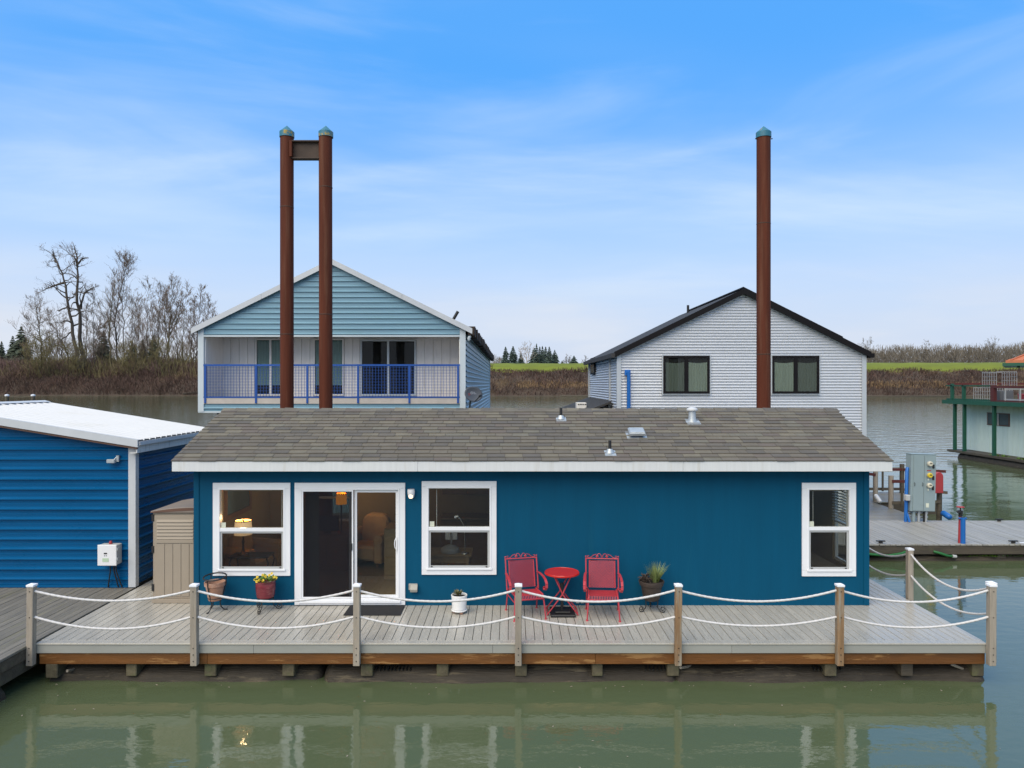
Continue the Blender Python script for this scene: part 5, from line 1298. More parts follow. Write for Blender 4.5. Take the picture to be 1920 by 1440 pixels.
# roof sheets with ribs running down the slope
RF0, RF1 = BY0 - .2, 17.35
m = MB()
for s_ in (0, 1):
    xe = EAVX if s_ == 0 else LEAX
    ys = []; y = RF0; 
    prof = []
    while y < RF1:
        for t_, h in ((0, 0), (.02, .028), (.045, .028), (.065, 0), (.13, .0), (.14, .006), (.16, .006), (.17, 0)):
            if y + t_ < RF1: prof.append((y + t_, h))
        y += .229
    prof.append((RF1, 0)); vs_ = []; fs = []
    for (yy, h) in prof: vs_ += [(xe, yy, EAVZ + h), (RIDX, yy, RIDZ + h)]
    for i in range(len(prof) - 1): fs.append((2 * i, 2 * i + 1, 2 * i + 3, 2 * i + 2))
    m.add(vs_, fs)
rf = m.build("roof", 'whitemetal', bt)
m = MB(); m.prism([(RIDX - .16, RF0 - .01, RIDZ + .012), (RIDX, RF0 - .01, RIDZ + .05), (RIDX + .16, RF0 - .01, RIDZ + .012)], (0, RF1 - RF0 + .02, 0)); m.build("ridge_cap", 'whitemetal', rf)
m = MB(); y = RF0 + .07
while y < RF1: m.box(RIDX + .13, RIDX + .158, y, y + .1, RIDZ - .014, RIDZ + .012); y += .229
m.build("closure_strip", 'black', rf)
m = MB(); y = RF0 + .09
while y < RF1: m.box(EAVX - .04, EAVX - .004, y, y + .11, EAVZ - .012, EAVZ + .016); y += .229
m.build("eave_closure", 'black', rf)
m = MB()
for xa, xb_ in ((LEAX, RIDX), (RIDX, EAVX + .005)):
    m.prism([(xa, RF0 - .03, rz_(xa) + .03), (xb_, RF0 - .03, rz_(xb_) + .03), (xb_, RF0 - .03, rz_(xb_) - .12), (xa, RF0 - .03, rz_(xa) - .12)], (0, .027, 0))
m.build("rake_flashing", 'palemetal', rf)
m = MB()
for xa, xb_ in ((LEAX, RIDX), (RIDX, EAVX - .03)):
    m.prism([(xa, RF0 + .0, rz_(xa) - .09), (xb_, RF0 + .0, rz_(xb_) - .09), (xb_, RF0 + .0, rz_(xb_) - .165), (xa, RF0 + .0, rz_(xa) - .165)], (0, .06, 0))
m.build("barge_board", 'brownstrip', rf)
m = MB(); m.box(EAVX - .06, EAVX - .035, RF0 + .03, RF1, EAVZ - .24, EAVZ - .015); m.build("eave_fascia", 'stained', rf)
m = MB(); m.box(EAVX + .002, EAVX + .03, RF0 + .02, RF1, EAVZ - .085, EAVZ - .012); m.build("drip_edge", 'whitemetal', rf)
m = MB(); m.box(EAVX - .18, EAVX - .062, RF0 + .03, RF1 - .1, EAVZ - .245, EAVZ - .225); m.build("soffit", 'stained', rf)
# flood light and control box on its wall
p = at(216, 863, BY0); 
t = thing("flood_light", "small grey flood light fixed high on the bright blue wall", "light", (p.x, BY0, p.z))
m = MB(); m.box(p.x - .1, p.x + .06, BY0 - .14, BY0 - .06, p.z - .045, p.z + .03); m.build("lamp_head", 'galv', t, bevel=.01)
m = MB(); m.box(p.x + .06, p.x + .11, BY0 - .08, BY0 - .02, p.z - .02, p.z + .1); m.tube([(p.x + .085, BY0 - .06, p.z + .09), (p.x + .03, BY0 - .1, p.z + .02)], .012, 6); m.build("bracket", 'galv', t)
p = at(209, 1038, BY0 - .12)
t = thing("control_box", "pale grey electrical control box with a red alarm light on the bright blue wall", "control box", (p.x, BY0, p.z))
bx0, bx1, bz0, bz1 = p.x - .195, p.x + .16, p.z - .2, p.z + .19
m = MB(); m.box(bx0, bx1, BY0 - .22, BY0 - .03, bz0, bz1); m.build("box_body", 'greyplastic', t, bevel=.012)
m = MB(); m.box(bx0 - .01, bx1 + .005, BY0 - .245, BY0 - .222, bz0 - .008, bz1 + .008); m.build("box_door", 'whiteplastic', t, bevel=.008)
m = MB(); m.box(bx0 + .12, bx0 + .18, BY0 - .25, BY0 - .2455, p.z + .02, p.z + .045); m.box(bx0 + .125, bx0 + .14, BY0 - .25, BY0 - .2455, p.z - .02, p.z - .005); m.box(bx0 + .16, bx0 + .175, BY0 - .25, BY0 - .2455, p.z - .02, p.z - .005); m.build("indicator", 'black', t)
m = MB(); m.box(bx0 + .09, bx0 + .21, BY0 - .249, BY0 - .2455, p.z - .13, p.z - .06); m.build("label_plate", 'greylabel', t)
m = MB(); m.lathe([(.03, 0), (.032, .03), (.02, .06), (0, .065)], (p.x - .01, BY0 - .13, bz1), 10); m.build("alarm_light", 'redcase', t, smooth=50)
for z_ in (p.z + .09, p.z - .1): m = MB(); m.box(bx1 + .003, bx1 + .03, BY0 - .25, BY0 - .2, z_, z_ + .05); m.build("clasp", 'galv', t)
for dx, ex in ((-.02, -.1), (.05, .1), (.09, .17)):
    m = MB(); m.tube([(p.x + dx, BY0 - .13, bz0 - .01), (p.x + dx, BY0 - .12, bz0 - .14), (p.x + (dx + ex) / 2, BY0 - .09, bz0 - .3), (p.x + ex, BY0 - .06, ZD + .02)], .013, 6); m.build("cable", 'black', t, smooth=50)

# ================================================================== LEFT WALKWAY
lw = thing("left_walkway", "dark weathered board walkway in front of the bright blue boathouse", "dock", (-10, 11, ZD))
DX1 = -7.44; x = DX1; fb = None
while x > -15.5:
    if fb is None:
        m = MB(); m.box(x - .137, x, 5.5, BY0 + .02, ZD - .045, ZD - .004); fb = m.build("dock_board", 'olddeck', lw, bevel=.005)
    else: piece(fb, (x - .0685, (5.5 + BY0 + .02) / 2, ZD - .0245 + rng.uniform(-.003, .003)), lw)
    x -= .143
for (z0_, z1_, dx) in ((ZD - .22, ZD - .047, 0.0), (ZD - .42, ZD - .223, -.03)):
    m = MB(); m.box(DX1 - .12 + dx, DX1 - .01 + dx, 5.5, BY0, z0_, z1_); m.build("edge_timber", 'darkwood', lw, bevel=.01)
m = MB(); m.tube([(DX1 - .35, 5.0, -.05), (DX1 - .33, 10.5, -.05)], .3, 14); m.build("float_log", 'log', lw, smooth=50)
for k in range(5):
    m = MB(); m.box(-15, DX1 - .15, 6 + k * 2, 6.12 + k * 2, ZD - .25, ZD - .047); m.build("cross_timber", 'darkwood', lw)
m = MB(); wp = at(18, 1296, 10.0)
for _ in range(260):
    u = rng.random(); c = Vector((DX1 - .32 + rng.gauss(0.12, .1), 9.4 + u * 1.0, .2 + rng.uniform(-.02, .1)))
    a = rng.uniform(0, 6.28); leaf(m, c, (cos(a), sin(a), rng.uniform(.2, 1.4)), rng.uniform(.04, .09), .02)
tag(m.build("moss_clump", 'leaf', recalc=False), "yellow green weeds growing on the float log under the left walkway", "weeds")
# two white-topped posts beyond the white roof
for i, (xp, lb) in enumerate(((13, "white capped dock post nearest the left edge, beyond the white roof"), (62, "white capped dock post right of the first, beyond the white roof"))):
    p = at(xp, 740, 24.0); t = thing("dock_post", lb, "post", (p.x, 24.0, 0), "white capped posts beyond the white roof")
    m = MB(); m.tube([(p.x, 24, -.5), (p.x, 24, p.z - .04)], .055, 10); m.build("post_shaft", 'darkwood', t, smooth=50)
    m = MB(); m.lathe([(.065, -.05), (.065, .0), (0, .02)], (p.x, 24, p.z), 10); m.build("cap", 'cap', t)
pa, pb = at(16, 744, 24), at(59, 744, 24)
m = MB(); m.tube([pa, (pa + pb) / 2 - Vector((0, 0, .02)), pb], .016, 6); tag(m.build("dock_rope", 'darkwood'), "dark rope strung between the two white capped dock posts", "rope")
# ================================================================== PALE BLUE TWO STOREY BOATHOUSE
LY = 22.5; ls = F / LY
lx = lambda x: (x - 960) / ls
lz = lambda y: CAMZ - (y - 720) / ls
X0, X1 = lx(372), lx(873); PX, PZ = lx(624), lz(488); LYB = 46.5
pb = thing("pale_blue_boathouse", "tall pale blue ribbed boathouse with a gable and a blue railed balcony", "boathouse", (PX, LY, 0))
EX0, EX1 = lx(363), lx(885); SLP = (PZ - lz(617)) / (PX - EX0)
def lroof(x): return PZ - abs(x - PX) * SLP
GB = lz(628.5)
def lim_g(z):
    h = max(0, (PZ - .12 - z) / SLP); return (max(X0 + .18, PX - h), min(X1 - .18, PX + h))
m = MB(); ribbed(m, (0, LY, 0), (1, 0, 0), (0, -1, 0), GB, PZ - .14, .168, STEP, lim_g); m.build("gable_siding", 'lightblue', pb)
m = MB(); m.box(X0 + .18, X1 - .18, LY - .03, LY + .06, GB - .05, GB); m.build("header_trim", 'paletrim', pb)
for xx, zb in ((X0, lz(772)), (X1 - .18, lz(790))):
    m = MB(); m.box(xx, xx + .18, LY - .035, LY + .15, zb, lroof(xx + .09) - .06); m.build("corner_post", 'paletrim', pb)
BF = lz(745); BT = lz(757)
m = MB(); m.box(X0 + .18, X1 - .18, LY - .04, LY + 1.45, BT, BF); m.build("balcony_floor", 'beigeboard', pb)
m = MB(); ribbed(m, (0, LY, 0), (1, 0, 0), (0, -1, 0), lz(771), BT, .168, STEP, lambda z: (X0 + .18, X1 - .18)); m.build("skirt_siding", 'lightblue', pb)
m = MB(); m.box(X0, X1 - .18, LY - .02, LY + .1, lz(774), lz(771)); m.build("skirt_trim", 'paletrim', pb)
LR = LY + 1.4; s2 = F / LR
rx = lambda x: (x - 960) / s2
m = MB(); m.box(X0 + .18, X1 - .15, LR + .03, LR + .1, BF, GB + .35); m.build("recessed_wall", 'whitepanel', pb)
segs = [(417, 478), (534, 589), (646, 675), (781, 862)]
for a, c in segs:
    xx = rx(a)
    while xx < rx(c) - .03:
        w = min(.285, rx(c) - xx); m = MB(); m.box(xx, xx + w - .012, LR + .004, LR + .029, BF + .002, GB + .3); m.build("wall_plank", 'whitepanel', pb, bevel=.002); xx += .285
for xx in (X0 + .18, X1 - .21):
    m = MB(); m.box(xx, xx + .03, LY + .06, LR + .03, BF + .002, GB + .3); m.build("recess_side", 'whitepanel', pb)
m = MB(); m.box(X0 + .18, X1 - .18, LY + .06, LR + .1, GB + .02, GB + .06); m.build("balcony_ceiling", 'whitepanel', pb)
def slider(a, c, curtain, zt, hi=0.35):
    x0_, x1_ = rx(a), rx(c); z0_ = BF + .03
    m = MB(); frame_mb(m, x0_, x1_, z0_, zt, .05, LR - .04, LR + .03); m.box((x0_ + x1_) / 2 - .035, (x0_ + x1_) / 2 + .035, LR - .035, LR + .02, z0_ + .05, zt - .05)
    d = m.build("balcony_door", 'paletrim' if not curtain else 'whitepanel', pb)
    m = MB(); m.box(x0_ + .05, x1_ - .05, LR + .022, LR + .029, z0_ + .05, zt - .05); m.build("unlit_backing", 'unlit_room', d)  # thin sheet behind the glass, room darkness put into its colour
    if curtain:
        m = MB(); n = 26; vs_ = []
        for k in range(n + 1):
            xx = x0_ + .06 + (x1_ - x0_ - .12) * k / n; yy = LR + .012 + .006 * sin(k * 2.1)
            vs_ += [(xx, yy, z0_ + hi), (xx, yy, zt - .06)]
        m.add(vs_, [(2 * k, 2 * k + 2, 2 * k + 3, 2 * k + 1) for k in range(n)]); m.build("curtain", 'tealcurtain', d, recalc=False)
    m = MB(); m.box(x0_ + .05, x1_ - .05, LR - .008, LR - .003, z0_ + .05, zt - .05); m.build("pane", 'darkglass', d)
slider(479, 536, True, GB - .02); slider(588, 645, True, GB - .02); slider(676, 780, False, GB - .06)
m = MB(); m.box(rx(399), rx(405), LR - .05, LR, lz(728), lz(720)); m.build("outlet_box", 'greyplastic', pb)
# railing
rail = MB(); RT = lz(683); RB = lz(746)
rail.box(X0 + .18, X1 - .18, LY - .055, LY - .015, RT - .06, RT); rail.box(X0 + .18, X1 - .18, LY - .05, LY - .02, RB, RB + .045)
rail = rail.build("railing", 'railblue', pb)
for xp in (386, 481, 577, 672, 768, 859):
    m = MB(); m.box(lx(xp) - .03, lx(xp) + .03, LY - .062, LY - .008, BT + .02, RT - .002); m.build("rail_post", 'railblue', rail)
m = MB(); x = X0 + .2
while x < X1 - .2: m.box(x - .0045, x + .0045, LY - .042, LY - .030, RB + .045, RT - .06); x += .0935
z = RB + .13
while z < RT - .07: m.box(X0 + .2, X1 - .2, LY - .0415, LY - .0305, z - .0045, z + .0045); z += .0935
m.build("wire_mesh", 'railblue', rail, kind='stuff')
# side wall, lower storey, float
m = MB(); ribbed(m, (X1, 0, 0), (0, 1, 0), (1, 0, 0), .6, lroof(X1) - .12, .168, STEP, lambda z: (LY + .15, LYB)); m.build("side_wall", 'lightblue', pb)
m = MB(); ribbed(m, (X0, 0, 0), (0, 1, 0), (-1, 0, 0), lz(771), lroof(X0) - .12, .168, STEP, lambda z: (LY + .15, LYB)); m.build("side_wall", 'lightblue', pb)
m = MB(); m.box(X1 - .03, X1 + .045, LYB - .15, LYB, .6, lroof(X1) - .1); m.build("rear_corner_trim", 'paletrim', pb)
m = MB(); m.box(X0 + .5, X1 - .06, LY + .35, LYB, .5, lz(771)); m.build("lower_storey", 'lightblue', pb)
for xx in (X0 + .55, X1 - .4):
    m = MB(); m.box(xx, xx + .16, LY + .1, LY + .26, .4, lz(772)); m.build("support_post", 'darkwood', pb)
m = MB(); m.box(X0 + .1, X1 + .2, LY, LYB, -.1, .5); m.build("float", 'darkwood', pb)
m = MB(); m.prism([(X0 + .2, LYB, .6), (X1 - .02, LYB, .6), (X1 - .02, LYB, lroof(X1) - .12), (PX, LYB, PZ - .14), (X0 + .2, LYB, lroof(X0) - .12)], (0, -.05, 0)); m.build("rear_wall", 'lightblue', pb)
# roof
m = MB()
for xe in (EX0, EX1):
    m.prism([(xe, LY - .12, lroof(xe)), (PX, LY - .12, PZ), (PX, LY - .12, PZ - .1), (xe, LY - .12, lroof(xe) - .1)], (0, LYB - LY + .3, 0))
rf = m.build("roof", 'mossroof', pb)
for xe, xf in ((EX0 - .02, PX), (PX, EX1 + .02)):
    n = 2
    for k in range(2):
        a = xe + (xf - xe) * k / 2 + .003; c = xe + (xf - xe) * (k + 1) / 2 - .003
        m = MB(); m.prism([(a, LY - .16, lroof(a) + .02), (c, LY - .16, lroof(c) + .02), (c, LY - .16, lroof(c) - .155), (a, LY - .16, lroof(a) - .155)], (0, .038, 0)); m.build("barge_flashing", 'palemetal', rf)
m = MB(); y = LY - .1; rg = random.Random(4)
while y < LYB:
    w = rg.uniform(.2, .5); m.box(EX1 - .12, EX1 + .07 + rg.uniform(0, .05), y, y + w, lroof(EX1) - .17 - rg.uniform(0, .08), lroof(EX1) + .06 + rg.uniform(0, .05)); y += w + .01
m.build("moss_edge", 'mossroof', rf, kind='stuff')
m = MB(); m.tube([(EX1 - .06, LY - .02, lroof(EX1) - .22), (EX1 - .1, LY - .05, lroof(EX1) - .3), (X1 + .12, LY - .02, lroof(EX1) - .34)], .05, 8); m.build("gutter_spout", 'paletrim', rf, smooth=50)
px_ = at(853, 600, LY + .5); m = MB(); m.tube([px_ - Vector((.12, 0, .1)), px_ + Vector((.1, 0, .28))], .05, 8); m.build("flue_pipe", 'black', rf, smooth=50)

# satellite dish
c = at(888, 739, 21.6)
t = thing("satellite_dish", "dark grey satellite dish with pale lettering beside the pale blue wall", "satellite dish", (c.x - .1, 21.7, 3.9))
m = MB(); N_ = 24; vs_ = [(0, 0, .05)]; fs = []
axis = Vector((.55, -.78, .30)).normalized(); u = axis.cross(Vector((0, 0, 1))).normalized(); w = u.cross(axis)
rings = 5; vs_ = [c - axis * .07]
for r in range(1, rings + 1):
    q = r / rings
    for k in range(N_):
        a = 2 * pi * k / N_; vs_.append(c - axis * .07 * (1 - q * q) + u * cos(a) * .32 * q + w * sin(a) * .25 * q)
for k in range(N_): fs.append((0, 1 + k, 1 + (k + 1) % N_))
for r in range(1, rings):
    for k in range(N_):
        a = 1 + (r - 1) * N_ + k; b_ = 1 + (r - 1) * N_ + (k + 1) % N_; fs.append((a, a + N_, b_ + N_, b_))
m.add(vs_, fs); dsh = m.build("reflector", 'dishgrey', t, smooth=60, recalc=False)
sm = dsh.modifiers.new("thick", 'SOLIDIFY'); sm.thickness = .015
def text(body, size, mat, parent, loc, normal, up, name="lettering"):
    cu = bpy.data.curves.new(name, 'FONT'); cu.body = body; cu.size = size; cu.align_x = 'CENTER'; cu.align_y = 'CENTER'; cu.extrude = .002
    cu.materials.append(MT[mat]); o = bpy.data.objects.new(name, cu); COL.objects.link(o); o.parent = parent; o.location = Vector(loc) - WL[parent]
    n = Vector(normal).normalized(); y_ = (Vector(up) - n * Vector(up).dot(n)).normalized(); x_ = y_.cross(n)
    o.rotation_euler = Matrix((x_, y_, n)).transposed().to_euler()
    bpy.context.view_layer.update()
    me = bpy.data.meshes.new_from_object(o.evaluated_get(bpy.context.evaluated_depsgraph_get()))
    q = bpy.data.objects.new(name, me); COL.objects.link(q); q.parent = parent; q.location = o.location; q.rotation_euler = o.rotation_euler
    bpy.data.objects.remove(o); q.name = name; return q
text("dish", .17, 'lettering', dsh, c - axis * .045 + w * .06 - u * .05, axis, w); text("HD", .10, 'letterred', dsh, c - axis * .035 - w * .0 + u * .17, axis, w)
m = MB(); m.tube([c - axis * .08, c - axis * .2 - Vector((0, 0, .05)), (c.x - .12, 21.75, 4.0), (c.x - .2, 21.85, 3.4), (X1 + .02, 22.4, 3.2)], .025, 8); m.build("mast", 'black', t, smooth=50)
m = MB(); e = c + axis * .34 - w * .16; m.tube([c - w * .24 - axis * .02, e], .014, 6); m.tube([e - axis * .04, e + axis * .05], .035, 8); m.build("feed_arm", 'black', t, smooth=50)

# ================================================================== ZINC HOUSE (right, behind)
GY = 23.0; gs = F / GY
gx = lambda x: (x - 960) / gs
gz = lambda y: CAMZ - (y - 720) / gs
GX0, GX1 = gx(1158), gx(1622); GPX, GPZ = gx(1393), gz(542.5); GYB = 31.6
zh = thing("zinc_house", "tall corrugated zinc clad house with a black gabled roof and two windows", "house", (GPX, GY, 0))
GE0, GE1 = gx(1150.5), gx(1629.5); GS = (GPZ - gz(661)) / (GPX - GE0); GS2 = (GPZ - gz(661)) / (GE1 - GPX)
def groof(x): return GPZ - (GPX - x) * GS if x < GPX else GPZ - (x - GPX) * GS2
def lim_z(z):
    h0 = max(0, (GPZ - .19 - z) / GS); h1 = max(0, (GPZ - .19 - z) / GS2); return (max(GX0 + .1, GPX - h0), min(GX1 - .1, GPX + h1))
m = MB(); ribbed(m, (0, GY, 0), (1, 0, 0), (0, -1, 0), .5, GPZ - .2, .0925, SINE, lim_z); m.build("front_wall", 'galvwall', zh, smooth=60)
m = MB(); ribbed(m, (GX0, 0, 0), (0, 1, 0), (-1, 0, 0), .5, groof(GX0) - .14, .0925, SINE, lambda z: (GY + .1, GYB)); m.build("side_wall", 'galvwall', zh, smooth=60)
m = MB(); ribbed(m, (GX1, 0, 0), (0, 1, 0), (1, 0, 0), .5, groof(GX1) - .14, .0925, SINE, lambda z: (GY + .1, GYB)); m.build("side_wall", 'galvwall', zh, smooth=60)
for xx in (GX0 - .03, GX1 - .11):
    m = MB(); m.box(xx, xx + .14, GY - .035, GY + .1, .5, groof(xx + .07) - .17); m.build("corner_trim", 'zinctrim', zh)
for y in (GY + 1.75, GYB - .16):
    m = MB(); m.box(GX0 - .035, GX0 + .02, y, y + .16, .5, groof(GX0) - .15); m.build("side_trim", 'zinctrim', zh)
for (xa, xb_) in ((GX0, GPX), (GPX, GX1)):
    m = MB(); m.prism([(xa, GY - .022, groof(xa) - .15), (xb_, GY - .022, groof(xb_) - .15), (xb_, GY - .022, groof(xb_) - .2), (xa, GY - .022, groof(xa) - .2)], (0, .02, 0)); m.build("rake_flashing", 'zinctrim', zh)
m = MB(); m.box(GX0 - .1, GX1 + .1, GY, GYB, -.1, .5); m.build("float", 'darkwood', zh)
m = MB(); m.prism([(GX0 + .1, GYB - .04, .5), (GX1 - .1, GYB - .04, .5), (GX1 - .1, GYB - .04, groof(GX1) - .15), (GPX, GYB - .04, GPZ - .2), (GX0 + .1, GYB - .04, groof(GX0) - .15)], (0, .03, 0)); m.build("rear_wall", 'galvwall', zh)
m = MB()
for xe in (GE0, GE1):
    m.prism([(xe, GY - .12, groof(xe)), (GPX, GY - .12, GPZ), (GPX, GY - .12, GPZ - .05), (xe, GY - .12, groof(xe) - .05)], (0, GYB - GY + .25, 0))
rf = m.build("roof", 'charcoal', zh)
for xe in (GE0, GE1):
    m = MB(); m.prism([(xe, GY - .16, groof(xe) + .015), (GPX, GY - .16, GPZ + .015), (GPX, GY - .16, GPZ - .17), (xe, GY - .16, groof(xe) - .17)], (0, .038, 0)); m.build("fascia", 'blackfascia', rf)
for xe, s_ in ((GE0, -1), (GE1, 1)):
    m = MB(); m.box(xe - .02 if s_ > 0 else xe - .1, xe + .1 if s_ > 0 else xe + .02, GY - .17, GYB + .12, groof(xe) - .17, groof(xe) - .03); m.build("gutter", 'blackfascia' if s_ > 0 else 'charcoal', rf)
# raised dark panels on the right slope
xa, xb_ = gx(1398), gx(1588)
for k in range(4):
    a = xa + (xb_ - xa) * k / 4 + .01; c_ = xa + (xb_ - xa) * (k + 1) / 4 - .01
    m = MB(); m.prism([(a, GY + .25, groof(a) + .17), (c_, GY + .25, groof(c_) + .17), (c_, GY + .25, groof(c_) + .125), (a, GY + .25, groof(a) + .125)], (0, 7.5, 0)); m.build("roof_panel", 'blackfascia', rf)
p = at(1290, 578, 28.5); m = MB(); m.tube([(p.x, 28.5, groof(p.x) - .05), (p.x, 28.5, groof(p.x) + .3)], .05, 8); m.build("vent_pipe", 'black', rf, smooth=50)
def gwin(x0p, x1p, y0p, y1p, flip):
    x0_, x1_, z1_, z0_ = gx(x0p), gx(x1p), gz(y0p), gz(y1p)
    m = MB(); frame_mb(m, x0_ - .035, x1_ + .035, z0_ - .035, z1_ + .035, .035, GY - .045, GY - .001); tr_ = m
    m2 = MB(); frame_mb(m2, x0_, x1_, z0_, z1_, .07, GY - .06, GY - .004); xm_ = (x0_ + x1_) / 2; m2.box(xm_ - .06, xm_ + .06, GY - .058, GY - .006, z0_ + .07, z1_ - .07)
    wd = m2.build("window", 'blackfascia', zh)
    tr_.build("window_trim", 'zinctrim', wd)
    m = MB(); m.box(x0_ + .07, x1_ - .07, GY - .022, GY - .019, z0_ + .07, z1_ - .07); m.build("unlit_backing", 'unlit_room', wd)  # flat panel painted near-black in place of an unlit room
    for i, (a, c_) in enumerate(((x0_ + .08, xm_ - .07), (xm_ + .07, x1_ - .08))):
        n = 22; vs_ = []
        for k in range(n + 1):
            xx = a + (c_ - a) * k / n; yy = GY - .029 + .004 * sin(k * 1.9)
            vs_ += [(xx, yy, z0_ + .075), (xx, yy, z1_ - .21 - .03 * cos((k / n - .5) * 3.1) + (.0))]
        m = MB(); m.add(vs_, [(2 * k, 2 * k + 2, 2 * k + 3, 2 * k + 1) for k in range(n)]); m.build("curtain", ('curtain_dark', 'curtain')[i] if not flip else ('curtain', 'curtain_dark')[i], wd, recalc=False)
        m = MB(); m.box(a - .01, c_ + .01, GY - .046, GY - .041, z0_ + .07, z1_ - .07); m.build("pane", 'darkglass', wd)
gwin(1243, 1330, 667, 738, False); gwin(1447, 1535, 667, 738, True)
m = MB(); m.box(GX0 - .05, GX0 - .016, 29.1, 30.6, 5.05, 5.75 - .0); wd = m.build("window", 'blackfascia', zh)
m = MB(); m.box(GX0 - .055, GX0 - .0505, 29.18, 30.52, 5.12, 5.68); m.build("pane", 'mirror', wd)
# blue drain pipe
x = gx(1178); zt = gz(699)
t = thing("blue_pipe", "bright blue pipe with a square box at the top on the zinc wall", "pipe", (x, GY, .5))
m = MB(); m.tube([(x, GY - .09, .6), (x, GY - .09, zt - .1), (x - .03, GY - .1, zt + .02)], .06, 10); m.build("pipe_run", 'bluepipe', t, smooth=50)
m = MB(); m.box(x - .13, x + .06, GY - .1, GY - .03, zt - .09, zt + .1); m.build("pipe_box", 'bluepipe', t, bevel=.015)
# low lean-to roof and its vent box
m = MB(); m.prism([(GX0 - .03, 24.2, 4.07), (1.55, 24.2, 3.35), (1.55, 24.2, 3.28), (GX0 - .03, 24.2, 4.0)], (0, 7.2, 0)); ln = m.build("lean_to_roof", 'charcoal', zh)
m = MB(); m.box(1.7, GX0 - .04, 24.4, 31.2, .5, 3.3); m.build("lean_to_wall", 'galvwall', zh)
p = at(1090, 760, 26.0); m = MB(); m.box(p.x - .19, p.x + .17, 25.8, 26.3, p.z - .3, p.z + .1); m.build("vent_box", 'whitepanel', ln, bevel=.01)
m = MB()
for k in range(4): m.box(p.x - .14 + k * .08, p.x - .09 + k * .08, 25.79, 25.799, p.z + .02, p.z + .06)
m.build("vent_slot", 'black', ln)

# ================================================================== RIGHT DOCK
ZR = 0.45; RY0, RY1 = 18.6, 21.85
dk = thing("right_dock", "long grey board dock on floats behind the blue house, on the right", "dock", (15, 20, ZR))
rng = random.Random(31); x = 6.8; fb = None
while x < 33:
    if fb is None: m = MB(); m.box(x, x + .132, RY0, RY1, ZR - .04, ZR); fb = m.build("dock_board", 'dockdeck', dk, bevel=.005)
    else: piece(fb, (x + .066, (RY0 + RY1) / 2 + rng.uniform(-.015, .015), ZR - .02 + rng.uniform(-.003, .003)), dk)
    x += .142
m = MB(); m.box(6.8, 33, RY0 + .015, RY0 + .1, ZR - .27, ZR - .043); m.build("edge_beam", 'darkwood', dk, bevel=.01)
m = MB(); m.box(6.8, 33, RY1 - .1, RY1 - .015, ZR - .27, ZR - .043); m.build("edge_beam", 'darkwood', dk, bevel=.01)
for k in range(10):
    xx = 7.4 + k * 2.7; m = MB(); m.box(xx, xx + .22, RY0 + .12, RY1 - .12, .06, ZR - .2); m.build("cross_timber", 'darkwood', dk)
float_log(6.8, 20, RY0 + .35, -.14, .3, 21, dk); float_log(20.02, 33, RY0 + .33, -.14, .3, 22, dk); float_log(6.8, 33, RY1 - .5, -.1, .3, 23, dk); float_log(6.8, 33, RY0 + 1.5, -.1, .3, 24, dk)
for (xx, yy) in ((at(1655, 1018, RY0).x, RY0 + .1), (at(1905, 1018, RY0).x, RY0 + .1), (at(1867, 977, RY1).x, RY1 - .15)):
    m = MB(); m.box(xx - .12, xx + .12, yy - .025, yy + .025, ZR + .05, ZR + .08); m.box(xx - .05, xx + .05, yy - .02, yy + .02, ZR + .002, ZR + .05); m.build("cleat", 'black', dk, bevel=.006)
for (xa, xb_, yy) in ((9.0, 9.9, RY1 - .12), (16.0, 16.8, RY1 - .13), (13.4, 14.7, RY0 + .14)):
    m = MB(); m.box(xa, xb_, yy - .04, yy + .04, ZR + .003, ZR + .012); m.build("white_strip", 'whiteplastic', dk)
# moss on the float edge
m = MB()
for _ in range(380):
    xx = rng.choice((rng.uniform(11.6, 13.4), rng.uniform(15.4, 17.5), rng.uniform(12.2, 12.8))); a = rng.uniform(0, 6.28)
    leaf(m, (xx, RY0 + .1 + rng.uniform(-.06, .14), .10 + rng.random() * .03), (cos(a), sin(a), rng.uniform(0, .7)), rng.uniform(.03, .07), .02)
tag(m.build("float_moss", 'leaf', recalc=False), "patchy green moss on the float log along the right dock's front edge", "moss")
for i, (pts, lb) in enumerate((([(1600, 1036), (1640, 1040), (1665, 1042), (1690, 1038), (1705, 1032)], "green hose looping under the dock edge beside the blue house corner"), ([(1750, 1034), (1765, 1038), (1776, 1042), (1786, 1043)], "short green hose end hanging under the dock near the standpipe"))):
    m = MB(); m.tube([at(a, b_, RY0 - .05 if 0 < k < len(pts) - 1 else RY0 + .02) for k, (a, b_) in enumerate(pts)], .035, 8)
    t = m.build("garden_hose", 'hose', smooth=50); tag(t, lb, "hose", "green hoses under the dock")
    if i == 1: q = at(1787, 1043, RY0 + .0); m = MB(); m.tube([q - Vector((.02, 0, 0)), q + Vector((.08, 0, -.01))], .045, 8); m.build("hose_end", 'greyplastic', t, smooth=50)
# rear landing and gangway
rd = thing("rear_landing", "weathered plank landing stepping back from the right dock", "dock", (11, 24, ZR))
y = RY1 + .03; fb = None
while y < 27.2:
    if fb is None: m = MB(); m.box(6.8, 12.85, y, y + .19, ZR - .04, ZR - .006); fb = m.build("plank", 'olddeck', rd, bevel=.005)
    else: piece(fb, (9.825, y + .095, ZR - .023 + rng.uniform(-.004, .004)), rd)
    y += .2
y = 25.3; fb = None
while y < 27.5:
    if fb is None: m = MB(); m.box(12.87, 15.3, y, y + .19, ZR - .04, ZR - .006); fb = m.build("plank", 'olddeck', rd, bevel=.005)
    else: piece(fb, (14.085, y + .095, ZR - .03 + rng.uniform(-.004, .004)), rd)
    y += .2
m = MB(); m.box(6.8, 12.84, RY1 + .05, 27.2, .0, ZR - .045); m.box(12.9, 15.25, 25.35, 27.45, 0, ZR - .05); m.build("landing_frame", 'darkwood', rd)
